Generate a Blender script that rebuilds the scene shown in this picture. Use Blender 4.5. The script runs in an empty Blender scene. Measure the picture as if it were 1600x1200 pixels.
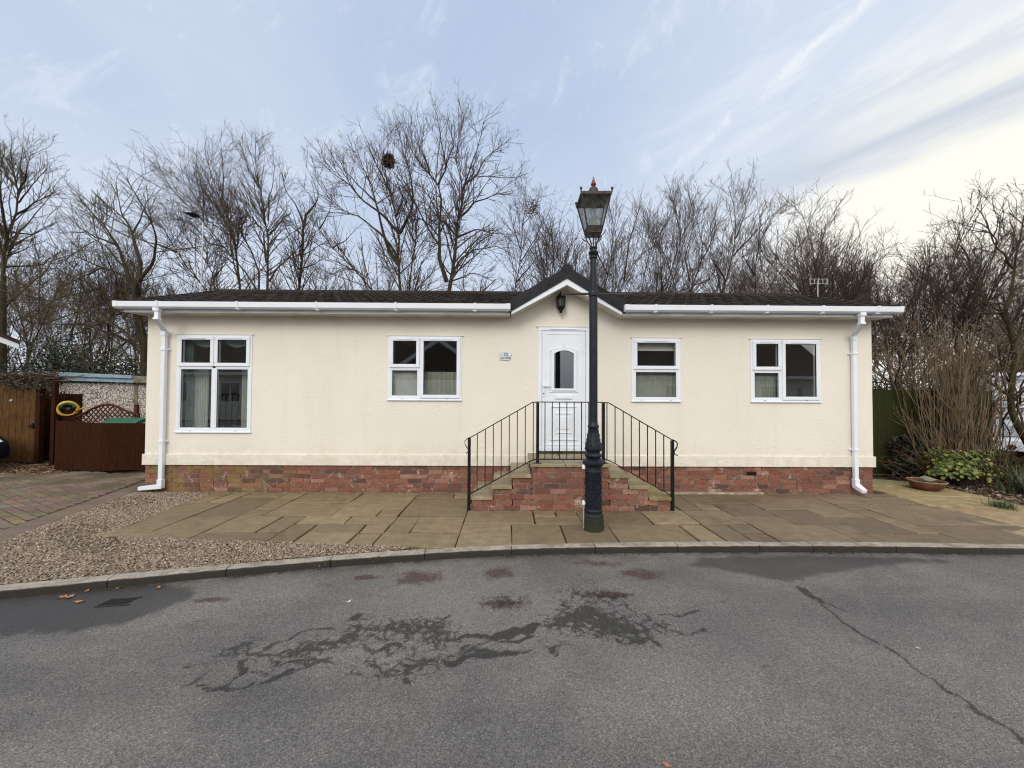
import bpy, math, random
import numpy as np
from mathutils import Vector, Matrix
random.seed(4); rng = np.random.default_rng(7)
S = bpy.context.scene
DENOISE = True
COL = S.collection
rad = math.radians

# ---------------------------------------------------------------- camera
F = 601.0
CAM = np.array([-.0673, -6.4658, 1.6775])
def _rot(yaw, pitch, roll):
    cy, sy, cp, sp, cr, sr = math.cos(yaw), math.sin(yaw), math.cos(pitch), math.sin(pitch), math.cos(roll), math.sin(roll)
    f = np.array([sy*cp, cy*cp, sp]); r = np.array([cy, -sy, 0.]); u = np.cross(r, f)
    return r*cr+u*sr, u*cr-r*sr, f
RR, UU, FF = _rot(.0091, .0215, .0051)
def at(px, py, Y=None, Z=None):
    d = FF + RR*(px-800)/F + UU*(600-py)/F
    t = (Y-CAM[1])/d[1] if Y is not None else (Z-CAM[2])/d[2]
    return CAM + d*t
cam = bpy.data.cameras.new('camera'); cam.sensor_width = 36; cam.lens = 36*F/1600; cam.clip_end = 3000; cam.clip_start = .05
co = bpy.data.objects.new('camera', cam); COL.objects.link(co)
M4 = Matrix.Identity(4)
for i in range(3):
    M4[i][0], M4[i][1], M4[i][2], M4[i][3] = RR[i], UU[i], -FF[i], CAM[i]
co.matrix_world = M4; S.camera = co

# ---------------------------------------------------------------- node helpers
class NT:
    def __init__(s, name):
        s.m = bpy.data.materials.new(name); s.m.use_nodes = True
        s.t = s.m.node_tree; s.t.nodes.clear()
        s.out = s.n('ShaderNodeOutputMaterial'); s.p = s.n('ShaderNodeBsdfPrincipled')
        s.l(s.p.outputs[0], s.out.inputs[0])
    def n(s, typ, **kw):
        o = s.t.nodes.new(typ)
        for k, v in kw.items(): setattr(o, k, v)
        return o
    def l(s, a, b): s.t.links.new(a, b)
    def put(s, v, sock):
        if isinstance(v, (int, float)): sock.default_value = v
        elif isinstance(v, (tuple, list)): sock.default_value = tuple(v)+(1,) if len(v) == 3 and len(sock.default_value) == 4 else tuple(v)
        else: s.l(v, sock)
    def coord(s, kind='Object', scale=None, rot=None):
        c = s.n('ShaderNodeTexCoord').outputs[kind]
        if scale or rot:
            m = s.n('ShaderNodeMapping'); s.l(c, m.inputs[0])
            if scale: m.inputs['Scale'].default_value = scale
            if rot: m.inputs['Rotation'].default_value = rot
            c = m.outputs[0]
        return c
    def noise(s, scale, detail=4, rough=.55, vec=None, col=False, dist=0.):
        o = s.n('ShaderNodeTexNoise'); o.inputs['Scale'].default_value = scale; o.inputs['Detail'].default_value = detail
        o.inputs['Roughness'].default_value = rough; o.inputs['Distortion'].default_value = dist
        s.l(vec if vec is not None else s.coord(), o.inputs['Vector'])
        return o.outputs['Color' if col else 'Fac']
    def voro(s, scale, feature='F1', out='Distance', vec=None, rnd=1.):
        o = s.n('ShaderNodeTexVoronoi', feature=feature); o.inputs['Scale'].default_value = scale; o.inputs['Randomness'].default_value = rnd
        s.l(vec if vec is not None else s.coord(), o.inputs['Vector'])
        return o.outputs[out]
    def ramp(s, v, a, b, lo=0., hi=1.):
        o = s.n('ShaderNodeMapRange'); s.put(v, o.inputs[0]); o.inputs[1].default_value = a; o.inputs[2].default_value = b
        o.inputs[3].default_value = lo; o.inputs[4].default_value = hi; o.interpolation_type = 'SMOOTHSTEP'
        return o.outputs[0]
    def math(s, op, a, b=0.):
        o = s.n('ShaderNodeMath', operation=op); s.put(a, o.inputs[0]); s.put(b, o.inputs[1]); return o.outputs[0]
    def mix(s, fac, a, b, mode='MIX'):
        o = s.n('ShaderNodeMix', data_type='RGBA', blend_type=mode); s.put(fac, o.inputs[0]); s.put(a, o.inputs[6]); s.put(b, o.inputs[7]); return o.outputs[2]
    def attr(s, name, out='Color'):
        o = s.n('ShaderNodeAttribute', attribute_name=name); return o.outputs[out]
    def base(s, v): s.put(v, s.p.inputs['Base Color'])
    def rough(s, v): s.put(v, s.p.inputs['Roughness'])
    def bump(s, h, strength=.3, dist=.01):
        o = s.n('ShaderNodeBump'); o.inputs['Strength'].default_value = strength; o.inputs['Distance'].default_value = dist
        s.l(h, o.inputs['Height']); s.l(o.outputs[0], s.p.inputs['Normal'])
    def spec(s, v): s.p.inputs['Specular IOR Level'].default_value = v

def simple(name, c, rough=.6, var=.25, scale=6., spec=.4, bump=0., bscale=60., metal=0.):
    t = NT(name); n = t.noise(scale, 5)
    dark = tuple(x*(1-var) for x in c); lite = tuple(min(1, x*(1+var*.6)) for x in c)
    t.base(t.mix(t.ramp(n, .3, .7), dark, lite)); t.rough(rough); t.spec(spec); t.p.inputs['Metallic'].default_value = metal
    if bump: t.bump(t.noise(bscale, 3), bump, .01)
    return t.m
MAT = {}
def make_materials():
    # cream tyrolean render
    t = NT('cream_render')
    big = t.noise(.7, 5, .6); fine = t.noise(26, 5, .7); drip = t.noise(1.0, 4, .6, t.coord(scale=(3, 3, .35)))
    c = t.mix(t.ramp(big, .35, .65), (.72, .685, .605), (.75, .715, .635))
    c = t.mix(t.math('MULTIPLY', t.ramp(drip, .52, .78), .35), c, (.63, .59, .50))
    c = t.mix(t.ramp(fine, .58, .74, 0, .38), c, (.50, .455, .37))
    zz_ = t.n('ShaderNodeSeparateXYZ'); t.l(t.n('ShaderNodeNewGeometry').outputs['Position'], zz_.inputs[0])
    spl = t.math('MULTIPLY', t.ramp(t.math('ADD', zz_.outputs[2], t.math('MULTIPLY', t.noise(2.2, 5, .65), .5)), 1.10, .72), t.ramp(t.noise(7, 5, .7), .35, .65))
    c = t.mix(t.math('MULTIPLY', spl, .38), c, (.46, .42, .32))
    c = t.mix(t.math('MULTIPLY', t.ramp(t.noise(2.4, 5, .7, t.coord(scale=(5, 5, .22))), .60, .80), .30), c, (.48, .45, .38))
    t.base(c); t.rough(.9); t.spec(.2)
    patch = t.ramp(t.noise(1.6, 3), .4, .65, .35, 1.)
    h = t.math('MULTIPLY', t.math('ADD', t.math('MULTIPLY', t.ramp(t.noise(17, 3, .6, t.coord(scale=(1, 1, 1.6)), dist=.5), .5, .72), .9), t.math('MULTIPLY', t.noise(70, 3), .35)), patch)
    t.bump(h, .36, .010); MAT['render'] = t.m
    # bricks
    t = NT('red_brick'); a = t.attr('Col'); n = t.noise(45, 5, .7); n2 = t.noise(5.5, 5, .7)
    c = t.mix(t.ramp(n, .35, .7), a, t.mix(.5, a, (.06, .04, .032)))
    c = t.mix(t.ramp(n2, .57, .70, 0, .75), c, (.50, .41, .35))
    c = t.mix(t.ramp(t.noise(14, 4, .7), .66, .74, 0, .6), c, (.55, .48, .42))
    x = t.n('ShaderNodeSeparateXYZ'); t.l(t.n('ShaderNodeNewGeometry').outputs['Position'], x.inputs[0])
    moss = t.math('MULTIPLY', t.ramp(x.outputs[0], -3.2, -5.2), t.ramp(t.noise(3.2, 4, .6), .42, .62))
    c = t.mix(t.math('MULTIPLY', moss, .72), c, (.20, .16, .045))
    t.base(c); t.rough(.9); t.spec(.2); t.bump(n, .5, .008); MAT['brick'] = t.m
    MAT['mortar'] = simple('mortar', (.24, .205, .17), .95, .5, 12, .1, .4)
    # paving slabs
    def slab(name, moss_c, moss_lo, moss_hi):
        t = NT(name); a = t.attr('Col'); n = t.noise(7, 6, .65); n2 = t.noise(55, 4, .7)
        c = t.mix(t.ramp(n, .3, .75), t.mix(.5, a, (.10, .075, .045)), a)
        c = t.mix(t.ramp(t.noise(1.1, 5, .6), moss_lo, moss_hi, 0, .55), c, moss_c)
        c = t.mix(t.ramp(n2, .55, .8, 0, .5), c, (.075, .06, .038))
        c = t.mix(t.ramp(t.noise(.9, 6, .7), .52, .66, 0, .5), c, t.mix(1., c, (.52, .50, .48), 'MULTIPLY'))
        rip = t.noise(3.5, 4, .6, t.coord(scale=(1, 5, 1)))
        c = t.mix(t.ramp(rip, .5, .75, 0, .35), c, (.13, .095, .06))
        t.base(c); t.rough(t.ramp(t.noise(2, 3), .35, .7, .55, .85)); t.spec(.35)
        t.bump(t.math('ADD', t.math('MULTIPLY', n, .8), t.math('MULTIPLY', n2, .3)), .5, .012); return t.m
    MAT['slab'] = slab('riven_flagstone', (.155, .125, .065), .48, .7)
    MAT['tread'] = slab('buff_tread', (.22, .19, .07), .5, .7)
    MAT['path'] = slab('buff_path', (.33, .25, .12), .55, .75)
    MAT['joint'] = simple('joint_mortar', (.065, .053, .036), .95, .6, 5, .1, .5)
    t = NT('mortar_streaks'); MAT['haunch'] = simple('concrete_haunch', (.33, .29, .22), .95, .35, 9, .1, .5)
    t = NT('driveway_block'); a = t.attr('Col'); n = t.noise(30, 5, .7); g = t.noise(1.3, 5, .6)
    y = t.n('ShaderNodeSeparateXYZ'); t.l(t.n('ShaderNodeNewGeometry').outputs['Position'], y.inputs[0])
    c = t.mix(t.ramp(n, .35, .75, 0, .6), a, (.07, .055, .045))
    c = t.mix(t.math('MULTIPLY', t.ramp(y.outputs[1], -1.6, 1.0, .1, .85), t.ramp(g, .40, .6)), c, (.085, .07, .038))
    t.base(c); t.rough(.85); t.spec(.25); t.bump(n, .4, .006); MAT['block'] = t.m
    # asphalt
    t = NT('asphalt'); P = t.coord()
    agg = t.voro(175, 'F1', 'Color'); ag = t.n('ShaderNodeSeparateColor'); t.l(agg, ag.inputs[0])
    agd = t.voro(175, 'F1', 'Distance')
    v = t.math('ADD', t.math('MULTIPLY', ag.outputs[0], .75), t.math('MULTIPLY', t.noise(160, 2), .45))
    c = t.mix(t.ramp(v, .1, 1.1), (.080, .079, .079), (.212, .208, .206))
    c = t.mix(t.ramp(ag.outputs[1], .93, .97, 0, .55), c, (.42, .38, .33))
    big = t.noise(.75, 5, .62); mid = t.noise(3.5, 4)
    c = t.mix(t.ramp(big, .36, .66, 0, .55), t.mix(1., c, (1.20, 1.15, 1.08), 'MULTIPLY'), t.mix(1., c, (.56, .57, .61), 'MULTIPLY'))
    c = t.mix(t.ramp(t.noise(.5, 4, .6, t.coord(scale=(.35, 1.6, 1), rot=(0, 0, .08))), .46, .64, 0, .42), c, t.mix(1., c, (.58, .58, .60), 'MULTIPLY'))
    c = t.mix(t.ramp(t.noise(1.9, 6, .75), .60, .72, 0, .35), c, t.mix(1., c, (.55, .50, .46), 'MULTIPLY'))
    c = t.mix(t.ramp(mid, .52, .75, 0, .3), c, t.mix(1., c, (.62, .6, .58), 'MULTIPLY'))
    red = t.attr('red', 'Fac'); rn = t.ramp(t.math('ADD', red, t.math('MULTIPLY', t.math('SUBTRACT', t.noise(8, 6, .78), .5), 2.0)), .42, .95, 0, .85)
    c = t.mix(rn, c, t.mix(.88, c, (.052, .024, .016)))
    wet = t.attr('wet', 'Fac'); ck = t.attr('crack', 'Fac')
    w1 = t.math('ADD', wet, t.math('MULTIPLY', t.math('SUBTRACT', t.noise(9, 6, .72), .5), .34))
    w1 = t.math('ADD', w1, t.math('MULTIPLY', t.math('SUBTRACT', t.voro(13, 'DISTANCE_TO_EDGE', vec=t.mix(.06, P, t.noise(18, 4, .6, col=True))), .06), .38))
    w1 = t.math('ADD', w1, t.math('MULTIPLY', t.math('SUBTRACT', ag.outputs[2], .5), .10))
    w1 = t.math('ADD', w1, t.math('MULTIPLY', t.math('SUBTRACT', t.noise(30, 5, .75), .5), .24))
    w1 = t.math('ADD', w1, t.math('MULTIPLY', t.math('SUBTRACT', t.noise(90, 3, .7), .5), .12))
    wm = t.math('MULTIPLY', t.ramp(w1, .035, -.035), t.ramp(ag.outputs[1], .0, .8, .74, 1.))
    ck = t.math('ADD', ck, t.math('MULTIPLY', t.math('SUBTRACT', ag.outputs[2], .5), .014))
    cm = t.ramp(t.math('ADD', t.math('ADD', ck, t.math('MULTIPLY', t.math('SUBTRACT', t.noise(30, 5, .75), .5), .020)), t.math('MULTIPLY', t.math('SUBTRACT', t.noise(4, 3, .6), .5), .026)), .006, -.004, 0, .92)
    
    sm = t.attr('smooth', 'Fac'); s1 = t.ramp(t.math('ADD', sm, t.math('MULTIPLY', t.math('SUBTRACT', t.noise(6, 6, .65), .5), .25)), .05, -.05)
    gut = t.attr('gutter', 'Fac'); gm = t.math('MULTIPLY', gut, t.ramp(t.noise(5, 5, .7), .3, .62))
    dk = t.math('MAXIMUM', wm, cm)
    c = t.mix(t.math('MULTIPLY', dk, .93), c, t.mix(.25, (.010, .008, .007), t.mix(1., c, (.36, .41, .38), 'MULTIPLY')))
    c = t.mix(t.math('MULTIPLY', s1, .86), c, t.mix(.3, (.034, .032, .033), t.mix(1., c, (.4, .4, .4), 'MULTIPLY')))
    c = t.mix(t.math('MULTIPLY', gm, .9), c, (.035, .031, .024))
    t.base(c); t.rough(t.math('SUBTRACT', .86, t.math('MULTIPLY', t.math('MAXIMUM', t.math('MULTIPLY', dk, .28), t.math('MULTIPLY', s1, .32)), 1.)))
    t.spec(.35)
    h = t.math('SUBTRACT', t.math('ADD', agd, t.math('MULTIPLY', v, .5)), t.math('MULTIPLY', cm, 1.6))
    t.bump(t.math('MULTIPLY', h, t.math('SUBTRACT', 1., t.math('MULTIPLY', s1, .6))), .55, .006); MAT['asphalt'] = t.m
    t = NT('concrete_kerb'); n = t.noise(9, 6, .7); c = t.mix(t.ramp(n, .3, .7), (.26, .235, .195), (.38, .35, .30))
    c = t.mix(t.ramp(t.noise(4, 5, .7), .45, .64, 0, .75), c, (.15, .125, .085))
    c = t.mix(t.ramp(t.noise(60, 3), .55, .75, 0, .4), c, (.16, .14, .11))
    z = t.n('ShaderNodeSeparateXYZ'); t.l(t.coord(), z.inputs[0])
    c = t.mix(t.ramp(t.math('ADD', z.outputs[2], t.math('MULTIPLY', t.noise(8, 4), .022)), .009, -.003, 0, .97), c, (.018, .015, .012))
    t.base(c); t.rough(.9); t.bump(t.noise(50, 4, .7), .5, .006); MAT['kerb'] = t.m
    t = NT('gravel_bed'); a = t.voro(55, 'F1', 'Color'); sp = t.n('ShaderNodeSeparateColor'); t.l(a, sp.inputs[0])
    c = t.mix(sp.outputs[0], (.10, .072, .048), (.26, .195, .135)); c = t.mix(t.ramp(t.noise(1.6, 5, .65), .5, .64, 0, .8), c, (.085, .068, .03))
    t.base(c); t.rough(.9); t.bump(t.math('SUBTRACT', 1., t.voro(55)), .8, .012); MAT['gravelbed'] = t.m
    t = NT('pebble'); t.base(t.mix(t.ramp(t.noise(60, 3), .4, .7, 0, .35), t.attr('Col'), (.10, .08, .055))); t.rough(.75); MAT['col'] = t.m
    t = NT('leaf_litter'); t.base(t.attr('Col')); t.rough(.7); MAT['leafcol'] = t.m
    t = NT('earth'); n = t.noise(3, 6, .7); c = t.mix(t.ramp(n, .35, .65), (.045, .032, .02), (.07, .062, .03)); t.base(t.mix(t.ramp(t.noise(22, 4), .5, .7, 0, .6), c, (.11, .07, .04))); t.rough(1.); t.bump(t.noise(25, 5), .8, .03); MAT['earth'] = t.m
    t = NT('grass_ground'); n = t.noise(.6, 6, .7); t.base(t.mix(t.ramp(n, .35, .65), (.045, .045, .018), (.075, .06, .03))); t.rough(1.); MAT['ground'] = t.m
    # white pvc
    t = NT('white_upvc'); t.base(t.mix(t.ramp(t.noise(2.2, 5), .45, .75, 0, .35), (.74, .785, .85), (.60, .635, .68))); t.rough(.32); t.spec(.45); MAT['pvc'] = t.m
    MAT['pvcgrey'] = simple('weathered_upvc', (.62, .65, .69), .4, .2, 2.2, .3)
    MAT['soffit'] = simple('soffit', (.55, .53, .46), .6, .2, 3)
    t = NT('roof_tile'); n = t.noise(16, 6, .75); c = t.mix(t.ramp(n, .35, .7), (.014, .011, .010), (.040, .032, .028))
    c = t.mix(t.ramp(t.noise(48, 4, .7), .64, .76, 0, .8), c, (.20, .19, .16)); c = t.mix(t.ramp(t.noise(2.5, 5, .7), .5, .68, 0, .5), c, (.045, .042, .018))
    t.base(c); t.rough(.9); t.spec(.15); t.bump(n, .6, .012); MAT['tile'] = t.m
    MAT['verge'] = simple('dark_verge', (.017, .017, .021), .6, .3, 8, .2, .2)
    MAT['blackpaint'] = simple('black_paint', (.008, .008, .010), .45, .4, 14, .25, .15, 40)
    t = NT('lamp_paint'); n = t.noise(14, 5, .7); z = t.n('ShaderNodeSeparateXYZ'); t.l(t.n('ShaderNodeNewGeometry').outputs['Position'], z.inputs[0])
    c = t.mix(t.ramp(n, .35, .7), (.006, .008, .014), (.013, .017, .029))
    c = t.mix(t.math('MULTIPLY', t.ramp(t.math('ADD', z.outputs[2], t.math('MULTIPLY', n, .25)), .42, .10), .75), c, (.045, .046, .018))
    c = t.mix(t.ramp(t.noise(40, 4, .7), .66, .74, 0, .5), c, (.09, .075, .05))
    t.base(c); t.rough(t.ramp(n, .3, .7, .32, .55)); t.spec(.28); t.bump(n, .25, .006); MAT['lamppaint'] = t.m
    MAT['lampbrown'] = simple('weathered_copper_brown', (.035, .024, .018), .5, .5, 20, .4, .3)
    MAT['finial'] = simple('red_oxide', (.20, .065, .05), .55, .4, 20, .4, .3)
    # glass
    def glass(name, ior, tint, rough=0.):
        t = NT(name); t.t.nodes.remove(t.p); a = t.n('ShaderNodeBsdfTransparent'); a.inputs[0].default_value = (*tint, 1)
        g = t.n('ShaderNodeBsdfGlossy'); g.inputs['Roughness'].default_value = rough; g.inputs[0].default_value = (.95, .97, 1, 1)
        lw = t.n('ShaderNodeLayerWeight'); lw.inputs[0].default_value = .5; r0 = ((ior-1)/(ior+1))**2   # same from both sides of the pane
        f = t.math('ADD', r0, t.math('MULTIPLY', 1-r0, t.math('POWER', lw.outputs['Facing'], 5.)))
        m = t.n('ShaderNodeMixShader'); t.l(f, m.inputs[0]); t.l(a.outputs[0], m.inputs[1]); t.l(g.outputs[0], m.inputs[2])
        t.l(m.outputs[0], t.out.inputs[0]); return t.m
    MAT['glass'] = glass('window_glass', 2.4, (.86, .88, .87))
    MAT['carglass'] = glass('car_glass', 1.8, (.12, .14, .15))
    t = NT('dirty_lamp_glass'); t.t.nodes.remove(t.p)
    a = t.n('ShaderNodeBsdfTransparent'); a.inputs[0].default_value = (.74, .76, .74, 1); d = t.n('ShaderNodeBsdfTranslucent'); d.inputs[0].default_value = (.52, .53, .49, 1)
    m = t.n('ShaderNodeMixShader'); t.l(t.ramp(t.noise(18, 5, .7), .35, .7, .15, .7), m.inputs[0]); t.l(a.outputs[0], m.inputs[1]); t.l(d.outputs[0], m.inputs[2]); t.l(m.outputs[0], t.out.inputs[0]); MAT['lampglass'] = t.m
    MAT['room'] = simple('room_wall', (.74, .76, .74), .9, .08, 2, .1)
    MAT['carpet'] = simple('carpet', (.22, .19, .15), 1., .3, 20, .1)
    MAT['fabric'] = simple('pale_fabric', (.62, .62, .56), .9, .1, 8, .1)
    MAT['net'] = simple('net_fabric', (.46, .475, .45), .95, .08, 8, .05)
    MAT['dimsheet'] = simple('pane_sheet', (.33, .34, .285), .95, .12, 6, .05)
    MAT['teal'] = simple('teal_fabric', (.30, .40, .40), .9, .15, 8, .1)
    # timber
    def wood(name, c1, c2, sc=(9, 9, .8), green=None):
        t = NT(name); n = t.noise(6, 6, .65, t.coord(scale=sc), dist=.4); c = t.mix(t.ramp(n, .3, .7), c1, c2)
        c = t.mix(t.ramp(t.noise(1.2, 5, .7), .48, .7, 0, .5), c, tuple(x*.45 for x in c1))
        if green: c = t.mix(t.ramp(t.noise(1.6, 5, .7, t.coord(scale=(2.5, 2.5, .5))), .36, .6, 0, .85), c, green)
        t.base(c); t.rough(.85); t.spec(.1); t.bump(n, .4, .006); return t.m
    MAT['gatewood'] = wood('gate_timber', (.052, .027, .011), (.135, .070, .027))
    MAT['redwood'] = wood('stained_panel', (.022, .007, .003), (.040, .013, .005))
    MAT['lattice'] = wood('stained_lattice', (.055, .022, .012), (.085, .034, .02))
    MAT['fence'] = wood('algae_fence', (.018, .017, .008), (.040, .035, .016), (7, 7, .5), (.028, .036, .010))
    def bark(name, c1, c2, lich=None):
        t = NT(name); n = t.noise(9, 6, .7, t.coord(scale=(1, 1, .35))); c = t.mix(t.ramp(n, .3, .7), c1, c2)
        if lich: c = t.mix(t.ramp(t.noise(2.3, 5, .65), .42, .62, 0, .85), c, lich)
        t.base(c); t.rough(.95); t.spec(.15); t.bump(n, .7, .02); return t.m
    MAT['bark'] = bark('oak_bark', (.022, .018, .013), (.055, .045, .032), (.052, .046, .022))
    MAT['barkdark'] = bark('dark_bark', (.018, .014, .011), (.045, .034, .027))
    MAT['mossbark'] = bark('mossy_bark', (.022, .016, .010), (.05, .038, .022), (.050, .048, .015))
    MAT['twig'] = simple('twig', (.095, .073, .058), .95, .35, 1.5, .1)
    MAT['twigolive'] = simple('olive_twig', (.105, .086, .052), .95, .4, 1.2, .1)
    MAT['twigpurple'] = simple('purple_twig', (.105, .076, .066), .95, .35, 1.5, .1)
    MAT['twigdark'] = simple('dark_twig', (.060, .042, .032), .95, .35, 1.5, .1)
    MAT['dryred'] = simple('dry_red_stem', (.12, .062, .032), .95, .4, 4, .1)
    MAT['cane'] = simple('pale_cane', (.17, .125, .082), .9, .4, 5, .15)
    t = NT('pebbledash'); a = t.voro(42, 'F1', 'Color'); sp = t.n('ShaderNodeSeparateColor'); t.l(a, sp.inputs[0])
    c = t.mix(t.ramp(sp.outputs[0], .3, .75), (.13, .105, .095), (.60, .54, .50)); t.base(c); t.rough(.9); t.bump(t.math('SUBTRACT', 1., t.voro(42)), .7, .012); MAT['pebbledash'] = t.m
    MAT['bluefascia'] = simple('pale_blue_paint', (.23, .33, .40), .6, .2, 5)
    MAT['concrete'] = simple('old_concrete', (.20, .18, .13), .95, .4, 6, .1, .4)
    MAT['yellow'] = simple('yellow_hose', (.62, .38, .04), .45, .15, 10)
    MAT['greenplastic'] = simple('green_plastic', (.015, .10, .045), .45, .2, 6)
    MAT['greyplastic'] = simple('grey_sheet', (.30, .32, .33), .55, .3, 4)
    MAT['darkcar'] = simple('dark_car_paint', (.010, .012, .018), .18, .1, 4, .6)
    t = NT('white_van_paint'); t.base(t.mix(t.ramp(t.noise(3, 4), .4, .7), (.58, .62, .68), (.66, .70, .75))); t.rough(.35); MAT['vanwhite'] = t.m
    MAT['vangrey'] = simple('grey_bumper', (.26, .285, .32), .45, .12, 4)
    MAT['rubber'] = simple('rubber', (.012, .012, .012), .8, .2, 10)
    MAT['steel'] = simple('galvanised', (.42, .43, .44), .45, .2, 10, .5, 0, 60, .6)
    MAT['darkblue'] = simple('navy_lettering', (.02, .03, .07), .5, .1, 10)
    MAT['terracotta'] = simple('terracotta', (.14, .058, .033), .8, .4, 9, .2, .3)
    MAT['ironrust'] = simple('drain_iron', (.02, .018, .017), .6, .4, 30, .5, .4)
    MAT['opproof'] = simple('brown_roof', (.055, .030, .022), .8, .4, 4, .2, .3, 8)
    MAT['opcream'] = simple('neighbour_render', (.62, .58, .46), .9, .1, 2, .1)
    MAT['plaque'] = simple('slate_white_plaque', (.60, .64, .68), .4, .15, 30)
    MAT['ink'] = simple('ink', (.03, .035, .05), .5, .1, 10)
make_materials()

# ---------------------------------------------------------------- mesh builder
def root_loc(p):
    while p.parent: p = p.parent
    return np.array(p.location) if p.type == 'EMPTY' else np.zeros(3)
def mesh_np(name, V, Fq, mat, parent=None, col=None, smooth=False, attrs=None, world=True):
    """V (n,3), Fq list of face arrays (m,k)"""
    V = np.asarray(V, dtype=np.float64)
    if parent is not None and world: V = V - root_loc(parent)
    me = bpy.data.meshes.new(name); me.vertices.add(len(V)); me.vertices.foreach_set('co', V.astype(np.float32).ravel())
    Fq = [np.asarray(f, dtype=np.int32) for f in (Fq if isinstance(Fq, list) else [Fq]) if len(f)]
    loops = np.concatenate([f.ravel() for f in Fq]); tot = np.concatenate([np.full(len(f), f.shape[1], dtype=np.int32) for f in Fq])
    st = np.concatenate([[0], np.cumsum(tot)[:-1]]).astype(np.int32)
    me.loops.add(len(loops)); me.loops.foreach_set('vertex_index', loops)
    me.polygons.add(len(tot)); me.polygons.foreach_set('loop_start', st)
    me.polygons.foreach_set('use_smooth', np.full(len(tot), bool(smooth)))
    me.update(calc_edges=True)
    if col is not None:
        a = me.attributes.new('Col', 'FLOAT_COLOR', 'POINT'); c = np.ones((len(V), 4), dtype=np.float32); c[:, :3] = col; a.data.foreach_set('color', c.ravel())
    for k, v in (attrs or {}).items():
        a = me.attributes.new(k, 'FLOAT', 'POINT'); a.data.foreach_set('value', v.astype(np.float32))
    if mat: me.materials.append(MAT[mat] if isinstance(mat, str) else mat)
    o = bpy.data.objects.new(name, me); COL.objects.link(o)
    if parent is not None: o.parent = parent
    return o
class MB:
    def __init__(s): s.v = []; s.f = []; s.c = []
    def add(s, V, Fs, col=None):
        n = len(s.v); s.v += [tuple(map(float, v)) for v in V]; s.f += [tuple(i+n for i in f) for f in Fs]
        s.c += [col or (1, 1, 1)]*len(V); return s
    def box(s, x0, x1, y0, y1, z0, z1, col=None):
        if x0 > x1: x0, x1 = x1, x0
        if y0 > y1: y0, y1 = y1, y0
        if z0 > z1: z0, z1 = z1, z0
        return s.add([(x0,y0,z0),(x1,y0,z0),(x1,y1,z0),(x0,y1,z0),(x0,y0,z1),(x1,y0,z1),(x1,y1,z1),(x0,y1,z1)],
              [(0,3,2,1),(4,5,6,7),(0,1,5,4),(1,2,6,5),(2,3,7,6),(3,0,4,7)], col)
    def prism(s, poly, axis, a0, a1, col=None):
        """poly: 2-d points in the other two axes (ccw any); extruded along axis"""
        n = len(poly)
        def p(u, w, a): return {'x': (a,u,w), 'y': (u,a,w), 'z': (u,w,a)}[axis]
        V = [p(u,w,a0) for u,w in poly]+[p(u,w,a1) for u,w in poly]
        Fs = [tuple(range(n))[::-1], tuple(range(n, 2*n))]+[(i,(i+1)%n,(i+1)%n+n,i+n) for i in range(n)]
        return s.add(V, Fs, col)
    def frame(s, x0, x1, z0, z1, w, y0, y1):
        s.box(x0, x1, y0, y1, z0, z0+w); s.box(x0, x1, y0, y1, z1-w, z1); s.box(x0, x0+w, y0, y1, z0+w, z1-w); s.box(x1-w, x1, y0, y1, z0+w, z1-w); return s
    def tube(s, pts, r, sides=8, col=None, cap=True):
        pts = [Vector(p) for p in pts]; rs = r if isinstance(r, (list, tuple)) else [r]*len(pts); V = []; Fs = []
        for i, p in enumerate(pts):
            t = (pts[min(i+1, len(pts)-1)]-pts[max(i-1, 0)]).normalized()
            a = t.cross(Vector((0, 0, 1)) if abs(t.z) < .9 else Vector((1, 0, 0))).normalized(); b = t.cross(a)
            for k in range(sides):
                q = 2*math.pi*(k+.5)/sides; V.append(p+(a*math.cos(q)+b*math.sin(q))*rs[i])
        for i in range(len(pts)-1):
            for k in range(sides): Fs.append((i*sides+k, i*sides+(k+1)%sides, (i+1)*sides+(k+1)%sides, (i+1)*sides+k))
        if cap: Fs += [tuple(range(sides))[::-1], tuple(range((len(pts)-1)*sides, len(pts)*sides))]
        return s.add(V, Fs, col)
    def lathe(s, prof, cx, cy, sides=24, col=None, rot=0., flute=0.):
        V = []; Fs = []
        for r, z in prof:
            for k in range(sides):
                q = 2*math.pi*k/sides+rot; rr = r*(1-flute*(k % 2)); V.append((cx+rr*math.cos(q), cy+rr*math.sin(q), z))
        for i in range(len(prof)-1):
            for k in range(sides): Fs.append((i*sides+k, i*sides+(k+1)%sides, (i+1)*sides+(k+1)%sides, (i+1)*sides+k))
        Fs += [tuple(range(sides))[::-1], tuple(range((len(prof)-1)*sides, len(prof)*sides))]
        return s.add(V, Fs, col)
    def build(s, name, mat, parent=None, bevel=0., smooth=False, world=True, seg=2):
        V = np.array(s.v)
        if parent is not None and world: V = V-root_loc(parent)
        me = bpy.data.meshes.new(name); me.from_pydata(V.tolist(), [], s.f); me.update()
        if any(c != (1, 1, 1) for c in s.c):
            a = me.attributes.new('Col', 'FLOAT_COLOR', 'POINT'); a.data.foreach_set('color', np.array([(*c, 1) for c in s.c], dtype=np.float32).ravel())
        me.materials.append(MAT[mat])
        if smooth:
            me.polygons.foreach_set('use_smooth', [True]*len(me.polygons)); me.set_sharp_from_angle(angle=rad(35))
        o = bpy.data.objects.new(name, me); COL.objects.link(o)
        if parent is not None: o.parent = parent
        if bevel:
            b = o.modifiers.new('bevel', 'BEVEL'); b.width = bevel; b.segments = seg; b.limit_method = 'ANGLE'
        return o
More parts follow.
